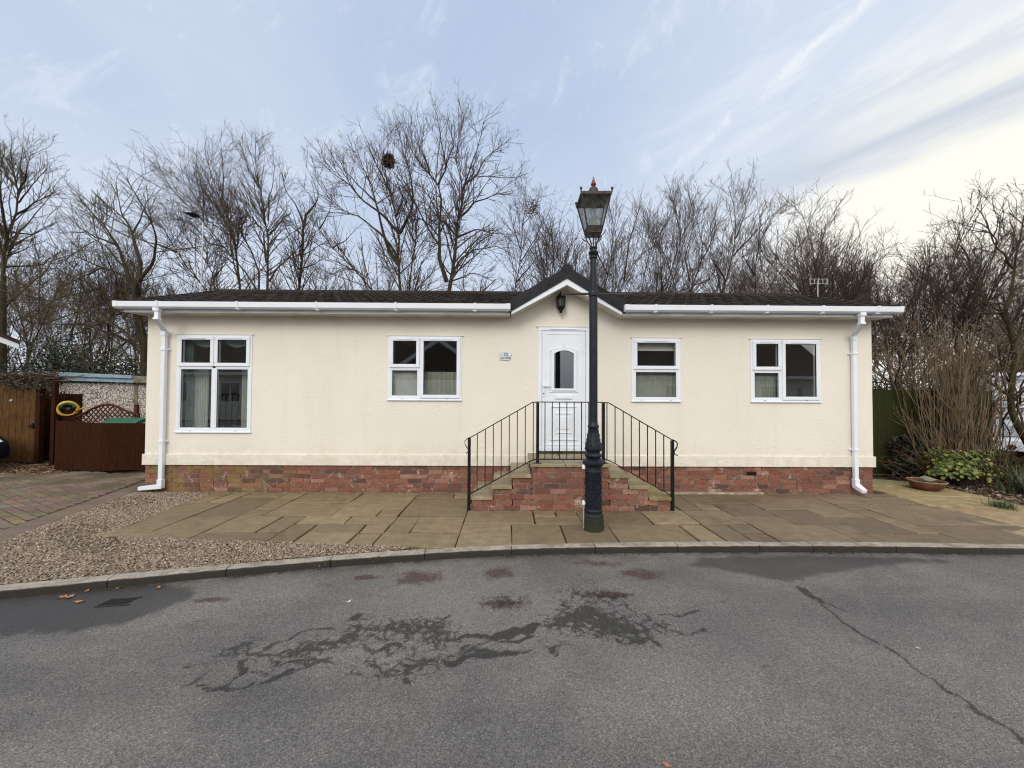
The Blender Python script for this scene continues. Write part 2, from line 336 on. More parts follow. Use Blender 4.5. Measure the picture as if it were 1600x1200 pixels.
def tag(o, label=None, cat=None, group=None, kind=None):
    if label: o['label'] = label
    if cat: o['category'] = cat
    if group: o['group'] = group
    if kind: o['kind'] = kind
    return o
def empty(name, loc, label, cat, group=None):
    o = bpy.data.objects.new(name, None); COL.objects.link(o); o.location = loc; o.empty_display_size = .1
    return tag(o, label, cat, group)
def copy_tree(o, parent=None):
    c = o.copy(); COL.objects.link(c)
    if parent is not None: c.parent = parent
    for ch in list(o.children): copy_tree(ch, c)
    return c
def text_mesh(name, body, size, mat, parent, loc, right, up, depth=.003):
    cu = bpy.data.curves.new(name+'_c', 'FONT'); cu.body = body; cu.size = size; cu.align_x = 'CENTER'; cu.align_y = 'CENTER'; cu.extrude = depth
    tmp = bpy.data.objects.new(name+'_t', cu); COL.objects.link(tmp); dg = bpy.context.evaluated_depsgraph_get()
    me = bpy.data.meshes.new_from_object(tmp.evaluated_get(dg)); bpy.data.objects.remove(tmp)
    V = np.array([v.co[:] for v in me.vertices]); r = np.array(right, float); u = np.array(up, float); n = np.cross(r, u)
    W = np.array(loc)+V[:, :1]*r+V[:, 1:2]*u+V[:, 2:3]*n - root_loc(parent)
    me.vertices.foreach_set('co', W.astype(np.float32).ravel()); me.materials.clear(); me.materials.append(MAT[mat]); me.update()
    me.name = name; o = bpy.data.objects.new(name, me); COL.objects.link(o); o.parent = parent; return o

# ---------------------------------------------------------------- bricks
BR = [(.27,.108,.070), (.36,.19,.145), (.12,.068,.056), (.27,.14,.092), (.30,.125,.08), (.20,.10,.08), (.27,.108,.072), (.23,.088,.062), (.28,.12,.082), (.21,.088,.065), (.16,.076,.062), (.255,.112,.078), (.24,.095,.068)]
def brick_face(mb, o, u, n, rows, top=.0, jitter=1., sd=1):
    """o origin, u horizontal unit, n outward normal; rows = list of (z0,z1,s0,s1) in metres along u"""
    R = random.Random(sd); o, u, n = np.array(o, float), np.array(u, float), np.array(n, float)
    L, J = .215, .014
    for k, (z0, z1, s0, s1) in enumerate(rows):
        s = s0 - (L+J)*(.5 if k % 2 else 0.) - (0.03*R.random()); first = True
        while s < s1-.02:
            a, b = max(s, s0), min(s+L, s1)
            if R.random() < .12 and b-a > .2: b = a+.103; nxt = b+J
            else: nxt = s+L+J
            if b-a > .02:
                c = R.choice(BR); g__ = R.uniform(.82, 1.12); c = tuple(x*g__ for x in c); d = .006+R.uniform(-.002, .003)
                V = []
                for dd, e in ((-.02, 0.), (d, .0)):
                    for (ss, zz) in ((a, z0+J), (b, z0+J), (b, z1), (a, z1)):
                        p = o+u*ss+n*dd; V.append((p[0], p[1], zz+R.uniform(-.0012, .0012)))
                mb.add(V, [(0,3,2,1),(4,5,6,7),(0,1,5,4),(1,2,6,5),(2,3,7,6),(3,0,4,7)], c)
            s = nxt

HX = 6.1; DEEP = 3.66; ZB, ZBB, ZE = .624, .4485, 2.93
# ================================================================= HOUSE
house = empty('mobile_home', (0, 0, 0), 'long cream rendered park home with white windows and a small gable over its door', 'mobile home')
windows = [(-5.601, -4.356, .993, 2.611), (-2.089, -.855, 1.544, 2.613), (2.011, 2.832, 1.540, 2.606), (4.024, 5.214, 1.541, 2.598)]
door = (.43, 1.297, .70, 2.781)
def wall_holes(x0, x1, z0, z1, holes, y0, y1):
    xs = sorted({x0, x1, *[h[0] for h in holes], *[h[1] for h in holes]}); zs = sorted({z0, z1, *[h[2] for h in holes], *[h[3] for h in holes]})
    m = MB()
    ins = lambda a, b: any(h[0] < a < h[1] and h[2] < b < h[3] for h in holes)
    idx = {}; V = []
    def vid(x, y, z):
        k = (round(x, 5), y, round(z, 5))
        if k not in idx: idx[k] = len(V); V.append((x, y, z))
        return idx[k]
    Fs = []
    for i in range(len(xs)-1):
        for j in range(len(zs)-1):
            a, b, c, d = xs[i], xs[i+1], zs[j], zs[j+1]
            if ins((a+b)/2, (c+d)/2): continue
            Fs.append((vid(a,y0,c), vid(b,y0,c), vid(b,y0,d), vid(a,y0,d))); Fs.append((vid(a,y1,c), vid(a,y1,d), vid(b,y1,d), vid(b,y1,c)))
    for (a, b, c, d) in holes:
        for (p, q) in (((a,c),(b,c)), ((b,c),(b,d)), ((b,d),(a,d)), ((a,d),(a,c))):
            Fs.append((vid(p[0],y0,p[1]), vid(p[0],y1,p[1]), vid(q[0],y1,q[1]), vid(q[0],y0,q[1])))
    m.add(V, Fs); return m
w = wall_holes(-HX, HX, ZBB, 3.0, windows+[door], 0., .12)
w.box(-HX, -HX+.12, .12, DEEP, ZBB, 3.0); w.box(HX-.12, HX, .12, DEEP, ZBB, 3.0); pass
w.prism([(-.02, 3.0), (1.75, 3.0), (.866, 3.56)], 'y', .0, .12)          # gable over the door
for s in (-1, 1):
    w.prism([(0, 3.0), (DEEP, 3.0), (DEEP/2, 3.62)], 'x', s*HX, s*(HX-.12))
w.build('wall', 'render', house)
rear = [(-5.0, -3.7, 1.2, 2.5), (-1.15, -.45, 1.4, 2.5), (1.8, 2.9, 1.4, 2.5), (3.6, 5.0, 1.2, 2.5)]
wall_holes(-HX+.12, HX-.12, ZBB, 3.0, rear, DEEP-.12, DEEP).build('wall', 'render', house)
b = MB()
b.box(-HX-.025, door[0]-.14, -.025, 0, ZBB-.002, ZB); b.box(door[1]+.14, HX+.025, -.025, 0, ZBB-.002, ZB); b.box(door[0]-.14, door[1]+.14, -.022, 0, ZBB, .664)
b.box(-HX-.025, -HX, 0, DEEP, ZBB-.002, ZB); b.box(HX, HX+.025, 0, DEEP, ZBB-.002, ZB)
b.build('plinth_band', 'render', house, bevel=.004)
pl = MB(); rows = [(k*ZBB/6-.008, (k+1)*ZBB/6-.006, 0., 2*HX-.02) for k in range(6)]
brick_face(pl, (-HX+.01, .012, 0), (1, 0, 0), (0, -1, 0), rows, sd=3)
rows2 = [(a, b_, 0., DEEP-.03) for a, b_, _, _ in rows]
brick_face(pl, (-HX+.012, DEEP-.01, 0), (0, -1, 0), (-1, 0, 0), rows2, sd=4); brick_face(pl, (HX-.012, .02, 0), (0, 1, 0), (1, 0, 0), rows2, sd=5)
plo = pl.build('brick_plinth', 'brick', house)
mo = MB(); mo.box(-HX+.014, HX-.014, .014, .10, -.1, ZBB); mo.box(-HX+.014, -HX+.1, .10, DEEP-.02, -.1, ZBB); mo.box(HX-.1, HX-.014, .10, DEEP-.02, -.1, ZBB); mo.build('mortar_bed', 'mortar', plo)
ro = MB(); ro.box(-HX+.13, HX-.13, .13, DEEP-.13, .60, .64); ro.build('floor_deck', 'carpet', house)
ro = MB(); ro.box(-HX+.12, HX-.12, .12, DEEP-.12, 2.80, 2.84); rw = wall_holes(-HX+.13, HX-.13, .64, 2.8, rear, DEEP-.16, DEEP-.13); ro.add(rw.v, rw.f)
for x in (-3.4, -.3, 1.6, 3.3): ro.box(x, x+.08, .13, DEEP-.16, .64, 2.8)
ro.build('inner_wall', 'room', house)
air = MB(); air.box(3.95, 4.11, -.0035, .01, .305, .355)
for k in range(4): air.box(3.955, 4.105, -.006, -.003, .310+k*.011, .316+k*.011)
air.build('air_vent', 'redwood', house)

# windows --------------------------------------------------------
def make_window(x0, x1, z0, z1, spec):
    y0, y1 = -.012, .06
    g = MB(); fw = .052; g.frame(x0, x1, z0, z1, fw, y0, y1)
    for (a, b_, c, d) in spec['bars']: g.box(x0+a*(x1-x0), x0+b_*(x1-x0), y0+.001, y1, z0+c*(z1-z0), z0+d*(z1-z0))
    f = g.build('window', 'pvc', house, bevel=.004)
    for cx in (.2, .8): MB().box(x0+cx*(x1-x0)-.014, x0+cx*(x1-x0)+.014, y0-.006, y0+.002, z0+.012, z0+.024).build('drain_cap', 'steel', f, bevel=.002)
    MB().box(x0-.028, x1+.028, -.022, .004, z1+.002, z1+.015).build('drip_strip', 'render', f)
    MB().box(x0-.01, x1+.01, -.030, -.012, z0-.014, z0+.004).build('sill', 'pvc', f, bevel=.003)
    for (kind, a, b_, c, d) in spec['lights']:
        xa, xb, za, zb = x0+a, x0+b_, z0+c, z0+d
        if kind == 'open':
            s = MB(); s.frame(xa, xb, za, zb, .058, -.030, .045); so = s.build('sash', 'pvc', f, bevel=.006)
            MB().box(xa+.15*(xb-xa)+.05, xb-.15*(xb-xa)-.05, -.041, -.030, zb-.040, zb-.024).build('trickle_vent', 'pvc', f, bevel=.003)
            gk = MB(); gk.frame(xa+.056, xb-.056, za+.056, zb-.056, .007, -.022, -.005); gk.build('gasket', 'rubber', f)
            xa += .06; xb -= .06; za += .06; zb -= .06; yg = -.012
        else:
            s = MB(); s.frame(xa, xb, za, zb, .020, -.007, .04); s.build('bead', 'pvc', f, bevel=.005); xa += .018; xb -= .018; za += .018; zb -= .018; yg = .006
            gk = MB(); gk.frame(xa, xb, za, zb, .006, yg-.004, yg+.006); gk.build('gasket', 'rubber', f)
        MB().add([(xa,yg,za),(xb,yg,za),(xb,yg,zb),(xa,yg,zb)], [(0,1,2,3)]).build('pane', 'glass', f)
    return f
def two_over_two(x0, x1, z0, z1):
    w_, h = x1-x0, z1-z0; m = w_/2; zt = h-.53
    return dict(bars=[((m-.028)/w_, (m+.028)/w_, .052/h, 1-.052/h), (.052/w_, 1-.052/w_, (zt-.028)/h, (zt+.024)/h)],
        lights=[('open', .03, m-.004, zt+.004, h-.025), ('open', m+.004, w_-.03, zt+.004, h-.025), ('fix', .05, m-.026, .05, zt-.026), ('fix', m+.026, w_-.05, .05, zt-.026)])
def top_side(x0, x1, z0, z1, sp, zs):
    w_, h = x1-x0, z1-z0; m = sp*w_; zt = zs*h
    return dict(bars=[((m-.028)/w_, (m+.028)/w_, .052/h, 1-.052/h), (.052/w_, (m-.028)/w_, (zt-.026)/h, (zt+.026)/h)],
        lights=[('open', .03, m-.004, zt+.004, h-.025), ('open', m+.004, w_-.025, .028, h-.025), ('fix', .05, m-.026, .05, zt-.024)])
def top_one(x0, x1, z0, z1):
    w_, h = x1-x0, z1-z0; zt = .5*h
    return dict(bars=[(.052/w_, 1-.052/w_, (zt-.026)/h, (zt+.026)/h)], lights=[('open', .03, w_-.03, zt+.004, h-.025), ('fix', .05, w_-.05, .05, zt-.024)])
make_window(*windows[0], two_over_two(*windows[0])); make_window(*windows[1], top_side(*windows[1], .434, .5))
make_window(*windows[2], top_one(*windows[2])); make_window(*windows[3], top_side(*windows[3], .44, .5))

# door -----------------------------------------------------------
x0, x1, z0, z1 = door
d = MB(); d.frame(x0, x1, z0, z1, .062, -.014, .07); d.box(x0+.062, x1-.062, -.035, .06, z0, z0+.06); do = d.build('door_frame', 'pvc', house, bevel=.005)
MB().box(x0-.035, x1+.035, -.022, .004, z1+.002, z1+.016).build('drip_strip', 'render', do)
MB().box(x0-.03, x1+.03, -.09, -.0, z0-.037, z0-.002).build('threshold', 'tread', do, bevel=.004)
MB().box(x0+.20, x1-.20, -.026, -.014, z1-.045, z1-.028).build('trickle_vent', 'pvc', do, bevel=.003)
dx0, dx1, dz0, dz1 = x0+.068, x1-.068, z0+.066, z1-.068; cx = (dx0+dx1)/2
gx0, gx1, gz0, gz1 = cx-.165, cx+.165, z0+1.045, z0+1.63
def arch(xa, xb, za, zb, rise, n=10): return [(xa, za), (xb, za)]+[(xb+(xa-xb)*k/n, zb+rise*(1-(2*k/n-1)**2)) for k in range(n+1)]
g = MB(); inner = arch(gx0, gx1, gz0, gz1, .055); ox0, ox1, oz0, oz1 = dx0, dx1, dz0, dz1
# leaf with an arched opening: outline joined to the hole by radial quads
hole = inner; n = len(hole)
def outer_for(p):
    a, b_ = p; u = (a-cx)/(gx1-cx); zc = (gz0+gz1)/2; v = (b_-zc)/(gz1+.055-zc); k = max(abs(u), abs(v)); u, v = u/k, v/k
    return (cx+u*(dx1-cx), (dz0 if v <= -.999 else dz1 if v >= .999 else zc+v*((dz1-zc) if v > 0 else (zc-dz0))))
outer = [outer_for(p) for p in hole]; outer[0] = (dx0, dz0); outer[1] = (dx1, dz0); outer[2] = (dx1, dz1); outer[-1] = (dx0, dz1)
V = [(a, -.004, b_) for a, b_ in hole]+[(a, -.004, b_) for a, b_ in outer]+[(a, .04, b_) for a, b_ in hole]+[(a, .04, b_) for a, b_ in outer]
Fs = []
for i in range(n):
    j = (i+1) % n; Fs += [(i, j, n+j, n+i), (2*n+i, 3*n+i, 3*n+j, 2*n+j), (i, 2*n+i, 2*n+j, j), (n+i, n+j, 3*n+j, 3*n+i)]
g.add(V, Fs); leaf = g.build('door', 'pvc', house)
def ring(poly, grow, ya, yb, name, mt='pvc', par=None):
    m = MB(); cxx = sum(p[0] for p in poly)/len(poly); czz = sum(p[1] for p in poly)/len(poly)
    out = []
    for a, b_ in poly:
        out.append((a+(grow if a > cxx else -grow), b_+(grow if b_ > czz else -grow)))
    k = len(poly); V = [(a, yy, b_) for yy in (ya, yb) for a, b_ in poly]+[(a, yy, b_) for yy in (ya, yb) for a, b_ in out]; Fs = []
    for i in range(k):
        j = (i+1) % k; Fs += [(i, j, 2*k+j, 2*k+i), (2*k+i, 2*k+j, 3*k+j, 3*k+i), (i, k+i, k+j, j)]
    m.add(V, Fs); return m.build(name, mt, par or leaf, bevel=.004)
ring(inner, .038, -.026, -.003, 'glazing_bead'); ring(arch(gx0-.062, gx1+.062, gz0-.05, gz1+.045, .055), .016, -.014, -.003, 'moulding')
MB().add([(a, .012, b_) for a, b_ in inner], [tuple(range(n))]).build('pane', 'glass', leaf)
rec = lambda a, b_, c, e: [(a, c), (b_, c), (b_, e), (a, e)]
ring(rec(dx0+.06, dx1-.06, dz0+.055, dz1-.06), .009, -.011, -.003, 'moulding')
ring(rec(cx-.21, cx+.21, z0+.20, z0+.73), .022, -.018, -.003, 'moulding'); ring(rec(cx-.125, cx+.125, z0+.31, z0+.62), .016, -.016, -.003, 'moulding')
MB().box(cx-.10, cx+.10, -.012, -.003, z0+.36, z0+.57).build('raised_panel', 'pvc', leaf, bevel=.006)
MB().box(dx0+.05, dx1-.05, -.014, -.003, dz0+.02, dz0+.05).build('weather_bar', 'pvc', leaf, bevel=.004)
m = MB(); m.box(cx-.15, cx+.15, -.016, -.003, z0+.865, z0+.94); m.box(cx-.125, cx+.125, -.022, -.016, z0+.878, z0+.927); m.build('letterbox', 'pvc', leaf, bevel=.004)
m = MB(); m.box(dx0+.008, dx0+.044, -.016, -.003, z0+.91, z0+1.13); m.box(dx0+.012, dx0+.135, -.05, -.034, z0+1.075, z0+1.098); m.box(dx0+.016, dx0+.036, -.036, -.014, z0+1.075, z0+1.098); hd = m.build('door_handle', 'pvc', leaf, bevel=.004)
MB().tube([(dx0+.026, -.022, z0+.96), (dx0+.026, -.014, z0+.96)], .011, 12).build('keyhole', 'ink', hd)
m = MB(); m.tube([(cx, -.014, gz1+.165), (cx, -.003, gz1+.165)], .013, 12); m.box(cx-.008, cx+.008, -.016, -.003, gz1+.11, gz1+.15); m.build('door_knocker', 'pvc', leaf, bevel=.002)

# eaves, gutters, roof ------------------------------------------
GX = (-.045, 1.778)
for (a, b_) in ((-6.215, GX[0]), (GX[1], 6.18)):
    MB().box(a, b_, -.295, -.270, 2.925, 3.045).build('fascia', 'pvcgrey', house, bevel=.003)
    s = MB(); s.box(a, b_, -.270, -.002, 2.930, 2.942); s.build('soffit', 'soffit', house)
for (a, b_) in ((-6.285, GX[0]-.0), (GX[1]+.0, 6.245)):
    prof = [(-.296, 3.075), (-.300, 3.000), (-.318, 2.985), (-.372, 2.985), (-.392, 3.000), (-.398, 3.062), (-.405, 3.078), (-.412, 3.078), (-.405, 2.997), (-.377, 2.977), (-.313, 2.977), (-.2955, 2.995)]
    g = MB(); g.prism(prof, 'x', a, b_); gu = g.build('gutter', 'pvc', house, bevel=.0)
    for k in (a, b_):
        s = 1 if k == a else -1; MB().prism([(-.290, 3.080), (-.290, 2.985), (-.312, 2.973), (-.380, 2.973), (-.409, 2.995), (-.416, 3.082)], 'x', k-.002*s, k+.07*s).build('gutter_end', 'pvc', gu, bevel=.004)
    nb = 5; 
    for k in range(nb):
        xx = a+(b_-a)*(k+.55)/nb; q = MB(); q.prism([(-.2955, 3.086), (-.2955, 2.985), (-.313, 2.964), (-.382, 2.964), (-.414, 2.990), (-.423, 3.087)], 'x', xx-.016, xx+.016); q.box(xx-.03, xx+.03, -.40, -.30, 2.962, 2.972); q.build('gutter_bracket', 'pvc', gu, bevel=.004)
slope = math.atan2(3.80-3.075, 1.83+.33)
def tile_sheet(xa, xb, front=True, cutg=None):
    nu = int((xb-xa)/.03)+1; us = np.linspace(xa, xb, nu); L = math.hypot(3.80-3.075, 2.16); gauge = L/7; vs = []
    for k in range(7): vs += [k*gauge, k*gauge+.004, k*gauge+gauge*.5]
    vs.append(L); vs = np.array(vs); V = []
    r2 = np.random.default_rng(5)
    for i, v in enumerate(vs):
        k = min(int((v+1e-6)/gauge), 6); fr = v/gauge-k
        lap = .030*(1-fr) if i % 3 != 0 or i == 0 else .0
        if i == 0: lap = -.01
        ph = (us+.15*(k % 2))/.30 % 1.; prof = .022*np.exp(-((ph-.5)/.16)**2)+.012*np.exp(-((ph-.02)/.05)**2)
        wob = np.repeat(r2.normal(0, .0035, nu//10+2), 10)[:nu]
        hgt = lap+prof*(1 if i else 0)+wob*(1 if i else 0)
        yy = -.33+v*math.cos(slope)-hgt*math.sin(slope); zz = 3.075+v*math.sin(slope)+hgt*math.cos(slope)
        if not front: yy = DEEP-yy
        V.append(np.stack([us, yy, zz], 1))
    V = np.array(V); nv = len(vs); idx = np.arange(nv*nu).reshape(nv, nu)
    Fq = np.stack([idx[:-1, :-1], idx[:-1, 1:], idx[1:, 1:], idx[1:, :-1]], -1).reshape(-1, 4)
    if not front: Fq = Fq[:, ::-1]
    return V.reshape(-1, 3), Fq
V1, F1 = tile_sheet(-6.30, 6.26)
fc = V1[F1].mean(1); zp = 3.690-np.abs(fc[:, 0]-.866)*.593; F1 = F1[~((np.abs(fc[:, 0]-.866) < .93) & (fc[:, 2] < zp-.02))]
V2, F2 = tile_sheet(-6.30, 6.26, False)
roof = mesh_np('roof', np.concatenate([V1, V2]), [np.concatenate([F1, F2+len(V1)])], 'tile', house)
m = MB(); k = -6.30
while k < 6.24:
    e = min(k+.45, 6.26); mm = [(-.13, -.055), (-.09, .0), (-.03, .038), (.03, .038), (.09, .0), (.13, -.055)]
    m.prism([(1.83+a, 3.822+b_) for a, b_ in mm], 'x', k+.004, e-.004); k += .45
m.build('ridge_tile', 'tile', roof)
for s in (-1, 1):       # verge trims at both ends
    x = -6.30 if s < 0 else 6.26
    m = MB(); m.prism([(-.34, 3.05), (-.34, 3.10), (1.83, 3.845), (4.0, 3.10), (4.0, 3.05), (1.83, 3.745)], 'x', x-.02, x+.02); m.build('verge_trim', 'verge', roof)
    m = MB(); m.prism([(-.27, 2.94), (-.27, 3.07), (1.83, 3.74), (3.93, 3.07), (3.93, 2.94), (1.83, 3.58)], 'x', s*6.185-.012, s*6.185+.012); m.build('bargeboard', 'pvc', house)
    m = MB(); m.prism([(-.25, 2.952), (1.83, 3.595), (3.9, 2.952), (3.9, 2.94), (1.83, 3.58), (-.25, 2.94)], 'x', s*6.10, s*6.172); m.build('soffit', 'soffit', house)
# porch gable
A = (.866, 3.690); gl, gr = -.070, 1.800
tn = lambda x: None
m = MB(); zf = 3.135
for s, xe in ((-1, gl), (1, gr)):
    top = [(A[0], A[1]), (xe, zf)]
    m.add([(A[0],-.325,A[1]), (xe,-.325,zf), (xe,.35,zf), (A[0],1.75,A[1]), (A[0],-.325,A[1]-.05), (xe,-.325,zf-.05), (xe,.35,zf-.05), (A[0],1.75,A[1]-.05)],
          [(0,1,2,3) if s < 0 else (0,3,2,1), (4,7,6,5) if s < 0 else (4,5,6,7), (0,4,5,1), (1,5,6,2)])
po = m.build('porch_roof', 'tile', house)
m = MB(); th = .175
m.add([(A[0],-.335,A[1]+.012), (gl-.004,-.335,zf+.012), (gl-.004,-.335,zf-.185), (A[0],-.335,A[1]-th)]+[(A[0],-.290,A[1]+.012), (gl-.004,-.290,zf+.012), (gl-.004,-.290,zf-.185), (A[0],-.290,A[1]-th)],
      [(0,3,2,1),(4,5,6,7),(0,1,5,4),(1,2,6,5),(2,3,7,6)])
m.add([(A[0],-.335,A[1]+.012), (gr+.004,-.335,zf+.012), (gr+.004,-.335,zf-.185), (A[0],-.335,A[1]-th)]+[(A[0],-.290,A[1]+.012), (gr+.004,-.290,zf+.012), (gr+.004,-.290,zf-.185), (A[0],-.290,A[1]-th)],
      [(0,1,2,3),(4,7,6,5),(0,4,5,1),(1,5,6,2),(2,6,7,3)])
m.build('verge_cap', 'verge', po)
m = MB(); m.prism([(A[0]-.09, A[1]-.015), (A[0]-.05, A[1]+.045), (A[0]+.05, A[1]+.045), (A[0]+.09, A[1]-.015), (A[0], A[1]-.10)], 'y', -.345, 1.7); m.build('ridge_tile', 'verge', po)
for s, xe in ((-1, gl+.04), (1, gr-.04)):
    m = MB(); za, ze = A[1]-.155, zf-.095
    fl = lambda z: z
    P = [(A[0], za), (xe, ze), (xe, ze-.115), (A[0], za-.125)]
    m.prism(P if s < 0 else P[::-1], 'y', -.318, -.292); m.build('bargeboard', 'pvc', house, bevel=.004)
    m = MB(); P = [(A[0], za-.112), (xe+.0, ze-.10), (xe, ze-.115), (A[0], za-.128)]; m.prism(P if s < 0 else P[::-1], 'y', -.292, -.002); m.build('soffit', 'soffit', house)

# downpipes
def downpipe(x, shift, zb, shoe):
    w_ = .066
    xs = x+shift
    m = MB()
    def seg(p, q, w_=.066, dpt=.055):
        m.add([(p[0]-w_/2, p[1]-dpt/2, p[2]), (p[0]+w_/2, p[1]-dpt/2, p[2]), (p[0]+w_/2, p[1]+dpt/2, p[2]), (p[0]-w_/2, p[1]+dpt/2, p[2]), (q[0]-w_/2, q[1]-dpt/2, q[2]), (q[0]+w_/2, q[1]-dpt/2, q[2]), (q[0]+w_/2, q[1]+dpt/2, q[2]), (q[0]-w_/2, q[1]+dpt/2, q[2])],
              [(0,3,2,1),(4,5,6,7),(0,1,5,4),(1,2,6,5),(2,3,7,6),(3,0,4,7)])
    seg((x, -.355, 2.975), (x, -.355, 2.80)); seg((x, -.355, 2.80), (xs, -.055, 2.66)); seg((xs, -.055, 2.66), (xs, -.055, zb))
    o = m.build('downpipe', 'pvc', house, bevel=.006)
    for bb in ((x-.045, x+.045, -.40, -.315, 2.93, 2.985), (x-.040, x+.040, -.395, -.318, 2.795, 2.83), (xs-.040, xs+.040, -.092, -.018, 2.58, 2.66)): MB().box(*bb).build('pipe_collar', 'pvc', o, bevel=.005)
    for z in (2.36, ZB+.12 if shoe > 0 else .84):
        m = MB(); m.box(xs-.042, xs+.042, -.092, -.0, z-.02, z+.02); m.box(xs+.042, xs+.068, -.02, 0, z-.012, z+.012) if shoe < 0 else m.box(xs-.068, xs-.042, -.02, 0, z-.012, z+.012); m.build('pipe_bracket', 'pvc', o, bevel=.003)
    m = MB()
    if shoe < 0:
        m.add([(xs-.04, -.095, zb), (xs+.04, -.095, zb), (xs+.04, -.02, zb), (xs-.04, -.02, zb), (xs-.04, -.095, zb+.12), (xs+.04, -.095, zb+.12), (xs+.04, -.02, zb+.12), (xs-.04, -.02, zb+.12)], [(0,3,2,1),(4,5,6,7),(0,1,5,4),(1,2,6,5),(2,3,7,6),(3,0,4,7)])
        m.add([(xs-.34, -.098, zb-.062), (xs+.036, -.098, zb-.03), (xs+.036, -.02, zb-.03), (xs-.34, -.02, zb-.062), (xs-.34, -.098, zb+.0), (xs+.036, -.098, zb+.045), (xs+.036, -.02, zb+.045), (xs-.34, -.02, zb+.0)], [(0,3,2,1),(4,5,6,7),(0,1,5,4),(1,2,6,5),(2,3,7,6),(3,0,4,7)])
    else:
        m.add([(xs-.04, -.095, zb), (xs+.04, -.095, zb), (xs+.04, -.02, zb), (xs-.04, -.02, zb), (xs-.04, -.095, zb+.13), (xs+.04, -.095, zb+.13), (xs+.04, -.02, zb+.13), (xs-.04, -.02, zb+.13)], [(0,3,2,1),(4,5,6,7),(0,1,5,4),(1,2,6,5),(2,3,7,6),(3,0,4,7)])
        m.add([(xs-.035, -.20, zb-.075), (xs+.05, -.20, zb-.075), (xs+.04, -.03, zb-.02), (xs-.04, -.03, zb-.02), (xs-.035, -.215, zb-.02), (xs+.05, -.215, zb-.02), (xs+.04, -.095, zb+.06), (xs-.04, -.03, zb+.06)], [(0,3,2,1),(4,5,6,7),(0,1,5,4),(1,2,6,5),(2,3,7,6),(3,0,4,7)])
    m.build('pipe_shoe', 'pvc', o, bevel=.006)
downpipe(-5.626, -.147, .10, -1); downpipe(5.603, .142, .13, 1)
# number plaque
px0, px1, pz0, pz1 = -.235, -.018, 2.215, 2.365
m = MB(); sh = [(px0+.02, pz0+.012), (px0+.06, pz0), (px1-.06, pz0), (px1-.02, pz0+.012), (px1-.012, pz0+.06), (px1, pz1-.05), (px1-.02, pz1-.012), (px1-.06, pz1), (px0+.06, pz1), (px0+.02, pz1-.012), (px0, pz1-.05), (px0+.012, pz0+.06)]
m.prism(sh, 'y', -.014, 0); pq = m.build('number_plaque', 'plaque', house, bevel=.003)
text_mesh('house_number', '10', .085, 'ink', pq, (-.120, -.0155, 2.308), (1, 0, 0), (0, 0, 1), .002)
m = MB(); xx = -.205; R_ = random.Random(2)
while xx < -.05:
    w_ = R_.uniform(.006, .014); m.box(xx, xx+w_, -.0165, -.0142, 2.243, 2.243+R_.choice((.014, .014, .022))); xx += w_+.004
m.build('name_lettering', 'ink', pq)
# wall lantern
lx, lz = .795, 3.17
m = MB(); m.box(lx-.045, lx+.045, -.02, 0, lz-.08, lz+.10); m.tube([(lx, -.02, lz+.06), (lx, -.08, lz+.12), (lx, -.115, lz+.165)], .012, 8)
m.lathe([(.004, lz+.185), (.012, lz+.175), (.02, lz+.16), (.06, lz+.115), (.088, lz+.095), (.088, lz+.085), (.07, lz+.082)][::-1], lx, -.115, 6, rot=rad(30))
m.lathe([(.012, lz-.175), (.02, lz-.165), (.035, lz-.13), (.075, lz-.082), (.078, lz-.070), (.07, lz-.068)], lx, -.115, 6, rot=rad(30))
for k in range(6):
    q = rad(30+60*k); c, s = math.cos(q), math.sin(q); m.tube([(lx+.069*c, -.115+.069*s, lz-.07), (lx+.074*c, -.115+.074*s, lz+.09)], .0095, 6)
wl = m.build('wall_lantern', 'blackpaint', house)
m = MB(); q6 = [rad(30+60*k) for k in range(6)]
V = [(lx+.066*math.cos(q), -.115+.066*math.sin(q), lz-.07) for q in q6]+[(lx+.071*math.cos(q), -.115+.071*math.sin(q), lz+.085) for q in q6]
m.add(V, [(k, (k+1)%6, (k+1)%6+6, k+6) for k in range(6)]); m.build('lantern_glass', 'lampglass', wl)
m = MB(); m.lathe([(.018, lz-.06), (.022, lz-.02), (.03, lz+.02), (.026, lz+.05), (.01, lz+.065)], lx, -.115, 12); m.build('light_bulb', 'fabric', wl, smooth=True)
# interior things seen through the glass
m = MB(); bx0, bx1 = -5.52, -4.42
def rail(pts, r): m.tube(pts, r, 6)
pts = [(bx0+.0, .42, 1.38), (bx0+.07, .42, 1.46), (bx0+.2, .42, 1.45), (bx0+.36, .42, 1.60), (bx0+.55, .42, 1.63), (bx0+.74, .42, 1.60), (bx0+.9, .42, 1.45), (bx0+1.03, .42, 1.46), (bx0+1.1, .42, 1.38)]
bed = empty('bed_frame', (-4.97, .42, .64), 'dark iron bed head with curved top rail behind the left window', 'bed')
rail(pts, .014); m.build('top_rail', 'blackpaint', bed)
for k in range(11):
    t_ = k/10; X = bx0+1.1*t_; zt = np.interp(X, [p[0] for p in pts], [p[2] for p in pts]); m = MB(); m.tube([(X, .42, .66), (X+.02*math.sin(k), .42, 1.1), (X, .42, zt)], .009, 6); m.build('bar', 'blackpaint', bed)
m = MB(); m.box(bx0, bx1, .46, 2.3, .70, 1.02); m.build('mattress', 'teal', bed, bevel=.05)
cur = MB(); n = 36
for a, b_ in ((-5.58, -5.46), (-4.50, -4.38)):
    V = [(a+(b_-a)*k/n, .16+.018*math.sin(k*1.7), z) for z in (.95, 2.62) for k in range(n+1)]
    cur.add(V, [(k, k+1, n+2+k, n+1+k) for k in range(n)])
cu = cur.build('curtain', 'teal', None, smooth=True); tag(cu, 'pale teal curtain drawn back at both sides of the left window', 'curtain')
m = MB()
